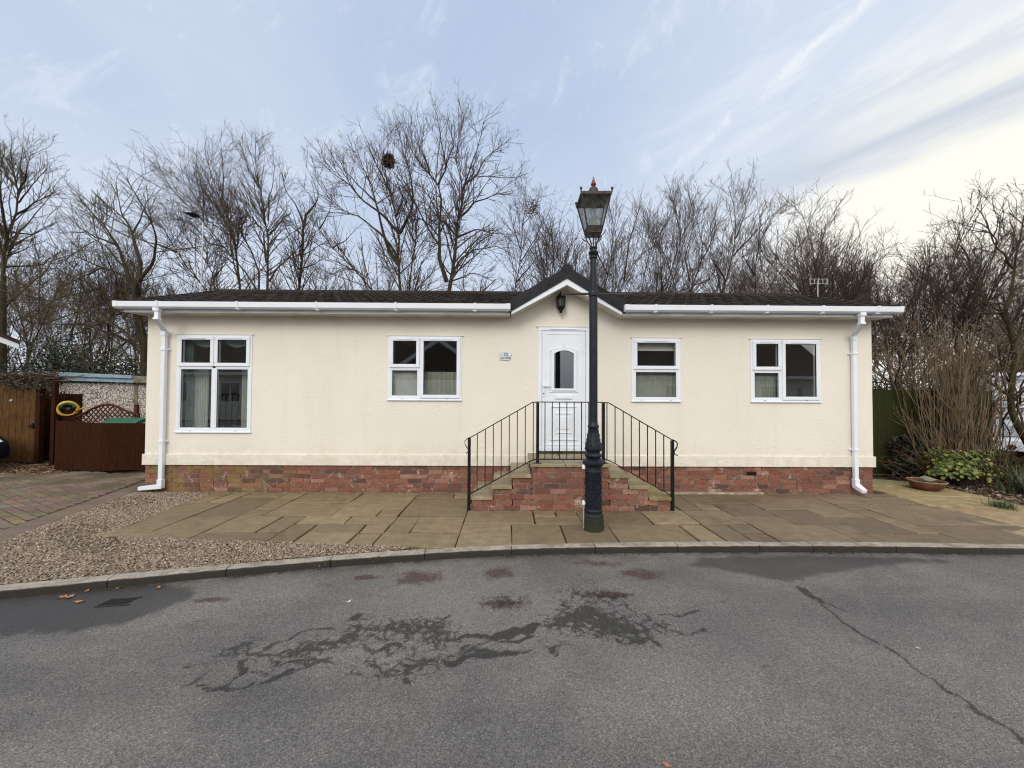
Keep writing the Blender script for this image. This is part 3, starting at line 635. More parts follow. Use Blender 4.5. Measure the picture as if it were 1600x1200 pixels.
for c0, c1 in ((-5.5, -4.99), (-4.97, -4.45)):
    V = []
    for k in range(13):
        t_ = k/12; X = c0+(c1-c0)*t_; V += [(X, .14, 2.56), (X, .145, 2.50-.10*math.sin(math.pi*t_)+.02)]
    m.add(V, [(2*k, 2*k+1, 2*k+3, 2*k+2) for k in range(12)])
tag(m.build('valance', 'teal', None), 'swagged teal valance across the top of the left window', 'valance')
m = MB(); m.box(2.06, 2.78, .10, .106, 2.415, 2.58); m.box(2.06, 2.78, .094, .112, 2.40, 2.415); tag(m.build('roller_blind', 'fabric', None), 'cream roller blind half let down in the window right of the lamp post', 'blind')
m = MB(); m.box(-2.06, -1.58, .075, .083, 1.56, 2.06); tag(m.build('window_screen', 'net', None), 'plain grey board behind the lower left pane beside the number plaque', 'board')

def net(xa, xb, za, zb, lab, y=.12, mat='dimsheet'):  # added pale sheet that lifts a dark pane to mid grey
    V = []; n = 40
    for z in (za, zb):
        for k in range(n+1): V.append((xa+(xb-xa)*k/n, y+.010*math.sin(k*1.35+.4*math.sin(k)), z))
    m = MB(); m.add(V, [(k, k+1, n+2+k, n+1+k) for k in range(n)]); tag(m.build('added_net', mat, None, smooth=True), lab, 'curtain')
net(2.03, 2.81, 1.50, 2.09, 'added cream net standing in for the reflection across the lower pane of the window right of the lamp post')  # added in place of the pale reflection in this pane
net(-1.50, -.88, 1.50, 2.02, 'pale net curtain across the lower half of the right pane beside the number plaque', .13, 'dimsheet')
net(4.05, 4.53, 1.50, 2.09, 'added cream net giving a pale wall tone across the lower left pane of the rightmost window')  # added sheet that gives this pane its pale wall tone
net(-5.56, -5.22, 1.0, 2.05, 'grey white net added to brighten the left of the large left window', .20, 'net'); net(-4.66, -4.40, 1.0, 2.05, 'grey white net added to brighten the right of the large left window', .20, 'net')  # both added to brighten the lower panes
# ================================================================= STEPS
TX = [-.563, -.282, -.008, .265, 1.373, 1.648, 1.932, 2.228]; TZ = [.155, .31, .465, .62, .465, .31, .155]; FY = -1.0
steps = empty('entrance_steps', (.83, -.5, 0), 'brick steps with buff stone treads rising from both sides to the front door', 'steps')
bm_ = MB(); ch = .0775; rows = []
for k in range(8):
    z0_, z1_ = k*ch-.004, (k+1)*ch-.004; need = (k+1)*ch-.001
    xs = [i for i in range(7) if TZ[i] >= need-.002]; rows.append((z0_, z1_, TX[xs[0]]+.012-TX[0], TX[xs[-1]+1]-.012-TX[0]))
brick_face(bm_, (TX[0], FY+.012, 0), (1, 0, 0), (0, -1, 0), rows, sd=11)
for i in range(7):
    lo = 0 if i == 0 else TZ[i-1]; hi = TZ[i]
    if hi > lo:
        brick_face(bm_, (TX[i]+.012, -.06, 0), (0, -1, 0), (-1, 0, 0), [(lo+.045*(lo > 0)+(hi-lo-.045*(lo > 0))/2*q, lo+.045*(lo > 0)+(hi-lo-.045*(lo > 0))/2*(q+1)-.004, 0, .92) for q in range(2)], sd=20+i)
    lo = 0 if i == 6 else TZ[i+1]
    if hi > lo:
        brick_face(bm_, (TX[i+1]-.012, FY+.04, 0), (0, 1, 0), (1, 0, 0), [(lo+.045*(lo > 0)+(hi-lo-.045*(lo > 0))/2*q, lo+.045*(lo > 0)+(hi-lo-.045*(lo > 0))/2*(q+1)-.004, 0, .92) for q in range(2)], sd=30+i)
bo = bm_.build('brickwork', 'brick', steps)
m = MB()
for i in range(7): m.box(TX[i]+.014, TX[i+1]-.0141, FY+.014, -.03, -.05, TZ[i])
m.build('mortar_core', 'mortar', bo)
tc = [(.34, .29, .185), (.31, .27, .165), (.36, .30, .19)]
for i in range(7):
    m = MB(); z = TZ[i]
    if i == 3:
        for a, b_ in ((TX[3]-.012, .742), (.748, TX[4]+.012)): 
            m.box(a, b_, FY-.018, -.507, z+.001, z+.045, tc[i % 3]); m.box(a+.006, b_, -.501, -.026, z+.001, z+.045, tc[(i+1) % 3])
    else:
        a, b_ = (TX[i]-.018, TX[i+1]-.001) if i < 3 else (TX[i]+.001, TX[i+1]+.018)
        m.box(a, b_, FY-.016, -.505, z+.001, z+.045+.002*(i % 2), tc[i % 3]); m.box(a+.003, b_, -.499, -.04, z+.001, z+.044, tc[(i+1) % 3])
    m.build('tread', 'tread', steps, bevel=.005)

# railing
rl = empty('railing', (.83, -.95, 0), 'black metal railing sloping down both sides of the brick steps', 'railing')
RY = -.955
up = [(.353, 1.531, .655), (1.294, 1.531, .655)]; lo = [(-.622, 1.02, 0.), (2.285, 1.0, -.0)]
for (x, zt, zb) in (up[0], up[1], lo[0], lo[1]):
    MB().box(x-.021, x+.021, RY-.021, RY+.021, zb, zt).build('post', 'blackpaint', rl, bevel=.004)
for (x, zt, zb) in (up[0], up[1]):
    MB().box(x-.06, x+.06, RY-.02, RY+.05, zb+.008, zb+.016).build('base_plate', 'blackpaint', rl, bevel=.002)
def flat(pts, name):
    m = MB()
    for p, q in zip(pts[:-1], pts[1:]):
        t_ = .007; m.add([(p[0], RY-.017, p[1]-t_), (q[0], RY-.017, q[1]-t_), (q[0], RY+.017, q[1]-t_), (p[0], RY+.017, p[1]-t_), (p[0], RY-.017, p[1]+t_), (q[0], RY-.017, q[1]+t_), (q[0], RY+.017, q[1]+t_), (p[0], RY+.017, p[1]+t_)],
              [(0,3,2,1),(4,5,6,7),(0,1,5,4),(1,2,6,5),(2,3,7,6),(3,0,4,7)])
    return m.build(name, 'blackpaint', rl)
TL = [(-.60, 1.033), (.275, 1.533), (.353, 1.540), (1.294, 1.540), (1.372, 1.533), (2.262, 1.018)]
curlL = [(-.60, 1.033), (-.655, 1.012), (-.690, .968), (-.675, .915), (-.640, .865), (-.642, .825), (-.668, .800)]
curlR = [(2.262, 1.018), (2.325, .995), (2.362, .955), (2.350, .90), (2.312, .845), (2.318, .80), (2.36, .785)]
flat(TL, 'handrail'); flat(curlL, 'rail_curl'); flat(curlR, 'rail_curl')
BL = [(-.60, .232), (.255, .700), (.33, .725)]; BC = [(.374, .725), (1.273, .725)]; BR_ = [(1.315, .725), (1.40, .70), (2.264, .215)]
for p in (BL, BC, BR_): flat(p, 'bottom_rail')
interp = lambda P, x: float(np.interp(x, [p[0] for p in P], [p[1] for p in P]))
def bal(x, P): MB().box(x-.006, x+.006, RY-.006, RY+.006, interp(P, x), interp(TL, x)).build('baluster', 'blackpaint', rl)
for k in range(8): bal(-.622+(.353+.622)*(k+1)/8.55, BL)
for k in range(8): bal(1.294+(2.285-1.294)*(k+.45)/8.5, BR_)
for k in range(8): bal(.353+(1.294-.353)*(k+1)/9, BC) if k not in () else None

# ================================================================= STREET LAMP
LX, LY = .984, -1.71
lamp = empty('street_lamp', (LX, LY, 0), 'tall dark blue Victorian style lamp post with a square lantern standing before the steps', 'street lamp')
m = MB(); m.lathe([(.128, -.02), (.128, .13), (.122, .165), (.125, .178), (.118, .20), (.105, .212)], LX, LY, 8, rot=rad(22.5)); m.build('base', 'lamppaint', lamp, bevel=.004)
m = MB(); m.lathe([(.104, .205), (.112, .225), (.112, .245), (.102, .258), (.101, .70), (.108, .715), (.104, .73), (.102, .77), (.112, .785), (.128, .80), (.132, .82), (.126, .845), (.100, .862), (.084, .875), (.090, .885), (.104, .895), (.106, .91), (.096, .925), (.082, .94), (.080, .955)], LX, LY, 28)
m.build('pedestal', 'lamppaint', lamp, smooth=True)
m = MB()
for k in range(8):      # cast relief panels: scrolls and leaves
    q = rad(45*k-90+10); c, s = math.cos(q), math.sin(q)
    for h in range(7):
        z = .32+.05*h; a = q+.13*math.sin(h*2.1); m.add(*(lambda cc: (cc[0], cc[1]))(([(LX+(.1+dz_)*math.cos(a+e), LY+(.1+dz_)*math.sin(a+e), z+f) for (e, f, dz_) in ((-.12, 0, 0), (0, -.028, .0), (.12, .006, 0), (0, .034, 0), (0.0, .004, .014))], [(0,1,4), (1,2,4), (2,3,4), (3,0,4)])))
m.build('relief', 'lamppaint', lamp, smooth=False)
m = MB(); m.lathe([(.084, .95), (.100, .975), (.104, .995), (.098, 1.03), (.085, 1.09), (.070, 1.17), (.062, 1.24), (.066, 1.25), (.072, 1.262), (.066, 1.275), (.055, 1.29), (.052, 1.33), (.0505, 2.87), (.06, 2.875), (.062, 2.90), (.062, 2.935), (.056, 2.945), (.040, 2.955), (.0385, 3.34), (.05, 3.352), (.05, 3.375), (.042, 3.385), (.058, 3.405), (.063, 3.42), (.058, 3.435), (.044, 3.445), (.04, 3.465), (.05, 3.475), (.05, 3.49), (.03, 3.50)], LX, LY, 28)
m.build('column', 'lamppaint', lamp, smooth=True)
m = MB()
for k in range(8):
    q = rad(45*k+8); 
    for h in range(4):
        z = .985+.055*h; r_ = float(np.interp(z, [.975, .995, 1.03, 1.09, 1.17, 1.24], [.100, .104, .098, .085, .070, .062])); a = q+.2*(h % 2)
        m.add([(LX+(r_-.002+dd)*math.cos(a+e), LY+(r_-.002+dd)*math.sin(a+e), z+f) for (e, f, dd) in ((-.17, 0, 0), (0, -.026, .0), (.17, .005, 0), (0, .034, -.004), (0, .004, .013))], [(0,1,4), (1,2,4), (2,3,4), (3,0,4)])
m.build('relief', 'lamppaint', lamp)
m = MB(); m.tube([(LX-.37, LY, 2.91), (LX-.055, LY, 2.908)], [.016, .014], 10); m.tube([(LX+.055, LY, 2.905), (LX+.38, LY, 2.902)], [.014, .016], 10)
for s in (-1, 1): m.lathe([(.006, 2.884), (.018, 2.89), (.021, 2.905), (.018, 2.92), (.006, 2.926)], LX+s*.385, LY, 10)
m.build('ladder_bar', 'lampbrown', lamp, smooth=True)
for z in (.765, .33): MB().lathe([(.006, z-.03), (.02, z-.02), (.022, z), (.018, z+.02), (.006, z+.03)], LX-.125, LY-.03, 10).build('conduit_clip', 'pvc', lamp, smooth=True)
MB().tube([(LX-.125, LY-.03, .02), (LX-.125, LY-.03, .31)], .009, 8).build('conduit', 'greyplastic', lamp)
# lantern, turned a little
ang = rad(-1); ca, sa = math.cos(ang), math.sin(ang)
def rp(x, y, z): return (LX+x*ca-y*sa, LY+x*sa+y*ca, z)
zb_, zt_, hb, ht = 3.655, 4.085, .082, .175
cor = [(-1,-1), (1,-1), (1,1), (-1,1)]
m = MB()
def qbar(p, q, r_): m.tube([p, q], r_, 6)
for i in range(4):
    a, b_ = cor[i], cor[(i+1) % 4]
    qbar(rp(a[0]*hb, a[1]*hb, zb_), rp(a[0]*ht, a[1]*ht, zt_), .0095); qbar(rp(a[0]*hb, a[1]*hb, zb_), rp(b_[0]*hb, b_[1]*hb, zb_), .010); qbar(rp(a[0]*ht, a[1]*ht, zt_), rp(b_[0]*ht, b_[1]*ht, zt_), .012)
lan = m.build('lantern', 'lampbrown', lamp)
m = MB(); h2 = hb+.018
m.add([rp(a*hb*.99, b_*hb*.99, zb_-.004) for a, b_ in cor]+[rp(a*h2, b_*h2, zb_+.075) for a, b_ in cor], [(0,3,2,1), (0,1,5,4), (1,2,6,5), (2,3,7,6), (3,0,4,7)]); m.build('lantern_base', 'lampbrown', lan)
for i in range(4):
    a, b_ = cor[i], cor[(i+1) % 4]; f = .97
    MB().add([rp(a[0]*h2*f, a[1]*h2*f, zb_+.07), rp(b_[0]*h2*f, b_[1]*h2*f, zb_+.07), rp(b_[0]*ht*f, b_[1]*ht*f, zt_-.008), rp(a[0]*ht*f, a[1]*ht*f, zt_-.008)], [(0,1,2,3)]).build('lantern_pane', 'lampglass', lan)
m = MB(); hr = ht+.012
m.add([rp(a*hr, b_*hr, zt_-.012) for a, b_ in cor]+[rp(a*hr, b_*hr, zt_+.022) for a, b_ in cor]+[rp(a*.055, b_*.055, zt_+.085) for a, b_ in cor],
      [(0,3,2,1), (0,1,5,4), (1,2,6,5), (2,3,7,6), (3,0,4,7), (4,5,9,8), (5,6,10,9), (6,7,11,10), (7,4,8,11), (8,9,10,11)]); m.build('lantern_hood', 'lampbrown', lan)
for a, b_ in cor: 
    p = rp(a*hr, b_*hr, 0); MB().lathe([(.007, zt_+.015), (.009, zt_+.04), (.016, zt_+.05), (.016, zt_+.062), (.006, zt_+.072)], p[0], p[1], 8).build('corner_knob', 'lampbrown', lan, smooth=True)
m = MB(); m.lathe([(.062, zt_+.075), (.066, zt_+.10), (.060, zt_+.115), (.058, zt_+.13), (.045, zt_+.155), (.02, zt_+.17)], LX, LY, 20); m.build('vent_dome', 'lampbrown', lan, smooth=True)
m = MB(); m.lathe([(.018, zt_+.165), (.016, zt_+.178), (.030, zt_+.19), (.034, zt_+.202), (.026, zt_+.22), (.014, zt_+.26), (.002, zt_+.305)], LX, LY, 16); m.build('finial', 'finial', lan, smooth=True)
m = MB()
for a, b_ in cor:
    m.tube([(LX+a*.03*ca, LY+b_*.03, 3.485), rp(a*.035, b_*.035, 3.53), rp(a*.07, b_*.07, 3.60), rp(a*hb, b_*hb, zb_)], .008, 6)
    m.tube([rp(a*.07, b_*.07, 3.59), rp(a*.11, b_*.11, 3.63), rp(a*.125, b_*.125, 3.665)], .006, 5)
m.tube([(LX, LY, 3.49), (LX, LY, 3.66)], .008, 6); m.build('lantern_bracket', 'lampbrown', lan)
MB().lathe([(.012, 3.73), (.02, 3.75), (.028, 3.80), (.026, 3.85), (.012, 3.88)], LX, LY, 12).build('light_bulb', 'fabric', lan, smooth=True)

# ================================================================= GROUND
RZ = -.075
kpx = [(0, 922), (112, 911.5), (206, 902), (300, 893.5), (449, 880), (595, 868.5), (737, 859.5), (850, 855), (1084, 852.5), (1319, 852), (1600, 856)]
K = [at(x, y, Z=0.)[:2] for x, y in kpx]
d0 = K[0]-K[2]; d0 /= np.linalg.norm(d0); d1 = K[-1]-K[-3]; d1 /= np.linalg.norm(d1)
K = [K[0]+d0*9, K[0]+d0*5+np.array([0, -.25]), K[0]+d0*2+np.array([0, -.05])]+K+[K[-1]+d1*3, K[-1]+d1*12]
K = np.array(K)
def resample(P, n):
    P = np.asarray(P); s = np.concatenate([[0], np.cumsum(np.linalg.norm(np.diff(P, axis=0), axis=1))]); t = np.linspace(0, s[-1], n)
    return np.stack([np.interp(t, s, P[:, i]) for i in range(P.shape[1])], 1)
def smooth(P, it=3):
    P = P.copy()
    for _ in range(it): P[1:-1] = (P[:-2]+2*P[1:-1]+P[2:])/4
    return P
KS = smooth(resample(K, 160), 8)
ky = lambda x: float(np.interp(x, KS[:, 0], KS[:, 1]))
kyv = lambda x: np.interp(x, KS[:, 0], KS[:, 1])
def sheet(name, x0, x1, y0, y1, z, mat, kind='structure'):
    o = mesh_np(name, [(x0,y0,z),(x1,y0,z),(x1,y1,z),(x0,y1,z)], [[(0,1,2,3)]], mat); tag(o, kind=kind); return o
sheet('ground', -900, 900, -900, 900, -.16, 'ground')
def soil_strip():
    xs = np.linspace(-16, 17, 140); V = []; Fq = []
    for j, f in enumerate((0., .15, 1.)):
        for x in xs:
            k = ky(x)+.07; y = k if j == 0 else (k+.4 if j == 1 else 26.); V.append((x, y, -.035))
    n = len(xs)
    for j in range(2):
        for i in range(n-1): Fq.append((j*n+i, j*n+i+1, (j+1)*n+i+1, (j+1)*n+i))
    tag(mesh_np('soil', V, [Fq], 'earth'), kind='structure')
soil_strip()
# ---- road, with fields that shape its cracks, damp and stains
xs = np.concatenate([np.linspace(-40, -5.6, 18)[:-1], np.arange(-5.6, 6.6, .022), np.linspace(6.6, 40, 18)])
ys = np.concatenate([np.linspace(-40, -5.2, 14)[:-1], np.arange(-5.2, -1.9, .022), np.linspace(-1.9, -1.6, 2)])
X, Yg = np.meshgrid(xs, ys); Pg = np.stack([X.ravel(), Yg.ravel()], 1)
def rp7(L): return np.array([at(250+x/2.667, 840+y/2.667, Z=RZ)[:2] for x, y in L])
def rp8(L): return np.array([at(850+x/2.1333, 740+y/2.1333, Z=RZ)[:2] for x, y in L])
def rpp(L): return np.array([at(x, y, Z=RZ)[:2] for x, y in L])
def dseg(P, L, closed=False):
    d = np.full(len(P), 9.); n = len(L)
    for i in range(n if closed else n-1):
        a, b_ = L[i], L[(i+1) % n]; ab = b_-a; t = np.clip(((P-a)@ab)/max(ab@ab, 1e-9), 0, 1); d = np.minimum(d, np.linalg.norm(P-a-t[:, None]*ab, axis=1))
    return d
def sdf(P, L):
    d = dseg(P, L, True); ins = np.zeros(len(P), bool); n = len(L)
    for i in range(n):
        a, b_ = L[i], L[(i+1) % n]; c = (a[1] > P[:, 1]) != (b_[1] > P[:, 1])
        with np.errstate(divide='ignore', invalid='ignore'): ins ^= c & (P[:, 0] < (b_[0]-a[0])*(P[:, 1]-a[1])/(b_[1]-a[1])+a[0])
    return np.where(ins, -d, d)
blobs = [rp7([(220,510),(260,470),(380,425),(385,460),(420,475),(400,495),(340,510),(260,520)]),
 rp7([(500,490),(540,455),(580,435),(720,415),(760,390),(800,360),(830,325),(850,350),(880,370),(870,400),(830,440),(780,450),(700,470),(640,500),(560,510)]),
 rp7([(880,372),(940,350),(1060,340),(1180,340),(1190,370),(1240,400),(1230,440),(1180,470),(1050,470),(1000,450),(1010,420),(960,400),(950,440),(890,440)]),
 rp7([(860,540),(860,510),(960,520),(1000,510),(1140,500),(1250,485),(1180,510),(1080,550),(1000,575),(940,580),(920,550)]),
 rp8([(0,490),(40,450),(100,440),(230,445),(290,480),(420,510),(430,530),(360,560),(240,550),(140,540),(80,520),(30,530)]),
 rp8([(70,390),(150,400),(250,395),(270,420),(170,425),(100,415)]),
 rp7([(1330,260),(1420,240),(1520,250),(1500,290),(1440,300),(1380,285)])]
lines = [(rp7([(100,622),(150,600),(195,560),(195,520),(110,522)]), .010), (rp7([(150,620),(280,632),(420,610),(510,570),(600,545),(650,520),(740,525)]), .012),
 (rp7([(440,605),(500,575),(550,565)]), .022), (rp7([(340,510),(350,560),(300,600),(270,630)]), .009), (rp7([(345,515),(352,565)]), .016), (rp7([(350,560),(440,580),(500,520),(450,510)]), .007), (rp7([(420,475),(480,440),(560,410),(640,380),(760,380)]), .010),
 (rp7([(400,490),(500,490)]), .012), (rp7([(560,510),(660,515),(720,500)]), .010), (rp7([(620,540),(560,520),(480,515)]), .012), (rp7([(880,460),(870,510),(850,520)]), .008), (rp7([(1000,460),(940,500)]), .008), (rp7([(1070,470),(1055,500)]), .008), (rp7([(950,440),(960,500)]), .008), (rp7([(840,440),(980,440),(1000,460)]), .012), (rp7([(850,380),(960,380),(1080,370)]), .014),
 (rp7([(1250,485),(1350,468),(1450,478),(1550,470)]), .022), (rp7([(1180,510),(1300,490),(1400,492)]), .018), (rp7([(1230,430),(1340,412),(1450,405),(1530,385),(1600,360)]), .035), (rp7([(1250,480),(1280,450),(1400,430),(1560,410)]), .016), (rp7([(1000,575),(1050,607)]), .016), (rp7([(1150,340),(1210,320)]), .012), (rp7([(780,570),(860,575)]), .007),
 (rp8([(380,470),(450,475),(520,455)]), .012), (rp8([(420,522),(530,515),(545,525)]), .014), (rp8([(360,560),(395,578)]), .014), (rp8([(140,540),(60,547)]), .010), (rp8([(240,550),(270,570),(330,560),(360,545)]), .016), (rp8([(0,570),(40,610),(30,580),(100,570)]), .012), (rp8([(260,420),(330,470),(360,490)]), .014), (rp8([(90,400),(60,440),(100,440)]), .012), (rp8([(180,415),(230,440)]), .014), (rp8([(570,432),(605,425)]), .007),
 (rp8([(700,640),(800,660)]), .005), (rpp([(1245,915),(1270,935),(1292,951),(1330,980),(1365,1002),(1400,1020),(1460,1062),(1520,1105),(1560,1130),(1600,1162),(1700,1240)]), .012), (rpp([(1250,918),(1268,932),(1285,944)]), .03), (rpp([(1268,935),(1330,957)]), .012), (rp7([(810,340),(835,320)]), .02), (rp7([(1570,420),(1600,445)]), .008)]
def fractal(L, r, amp=.16, it=4, closed=False):
    L = [np.array(p) for p in L]+([np.array(L[0])] if closed else [])
    for _ in range(it):
        out = [L[0]]
        for a, b_ in zip(L[:-1], L[1:]):
            d = b_-a; l_ = np.linalg.norm(d)
            if l_ < .018: out.append(b_); continue
            out += [(a+b_)/2+np.array([-d[1], d[0]])*r.normal(0, amp)+d*r.normal(0, .06), b_]
        L = out
    return np.array(L[:-1] if closed else L)
def dvar(P, L, hw, r):
    d = np.full(len(P), 9.); n = len(L)-1; w_ = np.interp(np.linspace(0, 1, n), np.linspace(0, 1, max(3, n//3)), r.uniform(.35, 1.7, max(3, n//3)))*hw*np.interp(np.linspace(0, 1, n), [0, .12, .88, 1], [.5, 1, 1, .35])
    for i in range(n):
        a, b_ = L[i], L[i+1]; ab = b_-a; t = np.clip(((P-a)@ab)/max(ab@ab, 1e-9), 0, 1); d = np.minimum(d, np.linalg.norm(P-a-t[:, None]*ab, axis=1)-w_[i])
    return d
frng = np.random.default_rng(12)
wet = np.full(len(Pg), .5); crack = np.full(len(Pg), .5)
near = (Pg[:, 0] > -4.5) & (Pg[:, 0] < 6.6) & (Pg[:, 1] > -5.3); Q = Pg[near]; wn = np.full(len(Q), .5); cn = np.full(len(Q), .5)
for b_ in blobs: wn = np.minimum(wn, sdf(Q, fractal(b_, frng, .20, 3, True)))
for l, hw in lines: cn = np.minimum(cn, dvar(Q, fractal(l, frng, .13, 3), hw*.9, frng))
wet[near] = wn; crack[near] = cn
smf = np.full(len(Pg), .5); sm1 = rpp([(-300, 1010), (0, 993), (110, 988), (190, 975), (250, 952), (305, 932), (300, 918), (250, 911), (130, 920), (0, 936), (-300, 975)]); sm2 = rpp([(1060, 884), (1090, 868), (1250, 864), (1420, 868), (1520, 878), (1380, 888), (1300, 902), (1240, 914), (1150, 898)])
nb = (Pg[:, 0] > -8) & (Pg[:, 1] > -5.3); smf[nb] = np.minimum(sdf(Pg[nb], sm1), sdf(Pg[nb], sm2)+.06)
redf = np.zeros(len(Pg))
for c, a in ((rp7([(1080,165)])[0], (.30, .19)), (rp7([(1410,145)])[0], (.22, .17)), (rp7([(1440,275)])[0], (.25, .10)), (rp7([(860,165)])[0], (.2, .07)), (rp8([(335,335)])[0], (.28, .15)), (rp8([(180,300)])[0], (.3, .11)), (rpp([(330, 937)])[0], (.22, .06)), (rp8([(210,405)])[0], (.3, .08))):
    redf = np.maximum(redf, np.exp(-(((Pg-c)/np.array(a))**2).sum(1)))
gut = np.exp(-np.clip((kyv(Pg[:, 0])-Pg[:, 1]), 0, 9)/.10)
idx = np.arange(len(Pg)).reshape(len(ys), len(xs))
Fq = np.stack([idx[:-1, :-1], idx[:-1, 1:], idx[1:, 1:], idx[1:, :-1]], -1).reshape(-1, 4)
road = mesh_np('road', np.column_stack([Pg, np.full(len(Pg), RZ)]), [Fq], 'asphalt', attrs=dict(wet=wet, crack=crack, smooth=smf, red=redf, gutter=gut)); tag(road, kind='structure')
# ---- kerb
kb = MB(); s = np.concatenate([[0], np.cumsum(np.linalg.norm(np.diff(KS, axis=0), axis=1))]); pos = 0.; R_ = random.Random(9)
while pos < s[-1]-.3:
    L = .914 if R_.random() < .75 else .6; a, b_ = pos+.004, min(pos+L-.004, s[-1]); n = 5
    t = np.linspace(a, b_, n); C0 = np.stack([np.interp(t, s, KS[:, 0]), np.interp(t, s, KS[:, 1])], 1)
    tang = np.stack([np.interp(t+.05, s, KS[:, 0])-np.interp(t-.05, s, KS[:, 0]), np.interp(t+.05, s, KS[:, 1])-np.interp(t-.05, s, KS[:, 1])], 1); tang /= np.linalg.norm(tang, axis=1)[:, None]; nor = np.stack([-tang[:, 1], tang[:, 0]], 1)
    dz = R_.uniform(-.004, .004); prof = [(-.004, -.14), (.0, -.022), (.004, -.008), (.012, .001), (.098, .003), (.104, -.002), (.104, -.14)]
    V = [(C0[i, 0]+nor[i, 0]*p, C0[i, 1]+nor[i, 1]*p, z+dz*(z > -.1)) for i in range(n) for p, z in prof]; m_ = len(prof); Fs = []
    for i in range(n-1):
        for q in range(m_): Fs.append((i*m_+q, (i+1)*m_+q, (i+1)*m_+(q+1) % m_, i*m_+(q+1) % m_))
    Fs += [tuple(range(m_)), tuple(range((n-1)*m_, n*m_))[::-1]]
    kb.add(V, Fs); pos += L
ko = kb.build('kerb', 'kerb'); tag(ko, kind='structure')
# ---- stone slabs
def clip(poly, a, b_, c):
    """keep a*x+b*y >= c"""
    out = []
    for i in range(len(poly)):
        p, q = poly[i], poly[(i+1) % len(poly)]; dp, dq = a*p[0]+b_*p[1]-c, a*q[0]+b_*q[1]-c
        if dp >= 0: out.append(p)
        if dp*dq < 0: t = dp/(dp-dq); out.append((p[0]+(q[0]-p[0])*t, p[1]+(q[1]-p[1])*t))
    return out
def slab_add(mb, poly, z, c, th=.04, R_=random):
    n = len(poly)
    if n < 3: return
    ar = .5*sum(poly[i][0]*poly[(i+1) % n][1]-poly[(i+1) % n][0]*poly[i][1] for i in range(n))
    if abs(ar) < .004: return
    if ar < 0: poly = poly[::-1]
    cx_, cy_ = sum(p[0] for p in poly)/n, sum(p[1] for p in poly)/n; tx, ty = R_.gauss(0, .006), R_.gauss(0, .006)
    hz = lambda p: z+tx*(p[0]-cx_)+ty*(p[1]-cy_)
    ins = [(p[0]+(cx_-p[0])*min(.5, .012/max(.05, math.hypot(cx_-p[0], cy_-p[1]))), p[1]+(cy_-p[1])*min(.5, .012/max(.05, math.hypot(cx_-p[0], cy_-p[1])))) for p in poly]
    V = [(p[0], p[1], z-th) for p in poly]+[(p[0], p[1], hz(p)-.006) for p in poly]+[(p[0], p[1], hz(p)) for p in ins]
    Fs = [tuple(range(2*n, 3*n))]+[(i, (i+1) % n, n+(i+1) % n, n+i) for i in range(n)]+[(n+i, n+(i+1) % n, 2*n+(i+1) % n, 2*n+i) for i in range(n)]
    mb.add(V, Fs, c)
def edge_clip(poly):
    xa, xb = min(p[0] for p in poly), max(p[0] for p in poly); ya, yb = ky(xa)+.10, ky(xb)+.10
    if xb-xa < 1e-6: return poly
    m_ = (yb-ya)/(xb-xa); return clip(poly, -m_, 1., ya-m_*xa)
R_ = random.Random(21); U = .305
sl = MB(); X0, Y0 = -4.90, -2.45; NX, NY = 38, 8; used = set()
tan = [(0.253, 0.194, 0.115), (0.274, 0.214, 0.127), (0.232, 0.179, 0.106), (0.299, 0.233, 0.145), (0.217, 0.168, 0.101), (0.248, 0.192, 0.115)]
brn = [(0.196, 0.148, 0.096), (0.211, 0.16, 0.104), (0.175, 0.132, 0.086), (0.232, 0.176, 0.115), (0.19, 0.146, 0.1), (0.246, 0.192, 0.128)]
xsplit = lambda x: x > 2.3
def front_left(poly): # edge from (-4.73,-1.97) to (-1.13,-2.25)
    a = np.array([-4.74, -1.965]); b_ = np.array([-1.10, -2.25]); d = b_-a; nrm = np.array([-d[1], d[0]])/np.linalg.norm(d)
    return clip(poly, nrm[0], nrm[1], float(nrm@a)) if min(p[0] for p in poly) < -1.1 else poly
for j in range(NY):
    for i in range(NX):
        if (i, j) in used: continue
        opts = [(3,2)]*4+[(2,2)]*5+[(2,1)]*3+[(2,3)]*3+[(1,2)]*2+[(1,1)]*2+[(3,3)]*1; R_.shuffle(opts); 
        for (w_, h) in opts+[(1,1)]:
            cells = [(i+a, j+b_) for a in range(w_) for b_ in range(h)]
            if all(c not in used and c[0] < NX and c[1] < NY for c in cells): break
        used.update(cells); g_ = R_.uniform(.008, .014)
        xa, xb, ya, yb = X0+i*U+g_*.8, X0+(i+w_)*U-g_*.8, Y0+j*U+g_*1.35, min(Y0+(j+h)*U-g_*1.35, -.03)
        if yb-ya < .03: continue
        q = lambda: R_.uniform(-.010, .010)
        poly = [(xa+q(), ya+q()), (xb+q(), ya+q()), (xb+q(), yb+q()), (xa+q(), yb+q())]
        poly = edge_clip(poly)
        if len(poly) < 3: continue
        poly = front_left(poly)
        if len(poly) < 3: continue
        mx = sum(p[0] for p in poly)/len(poly)
        # left end and right end outline
        poly = clip(poly, 1, .0, -4.90) if len(poly) > 2 else poly
        poly = clip(poly, -1., -.10, -6.30) if len(poly) > 2 else poly
        if len(poly) < 3: continue
        c = R_.choice(brn if xsplit(mx) else tan); g__ = R_.uniform(.78, 1.18); c = tuple(v*g__ for v in c)
        slab_add(sl, poly, R_.uniform(-.002, .004), c, R_=R_)
po = sl.build('pavement', 'slab'); tag(po, kind='structure')
def fan(name, poly, z, mat, kind='structure'):
    o = mesh_np(name, [(x, y, z) for x, y in poly], [[tuple(range(len(poly)))]], mat); tag(o, kind=kind); return o
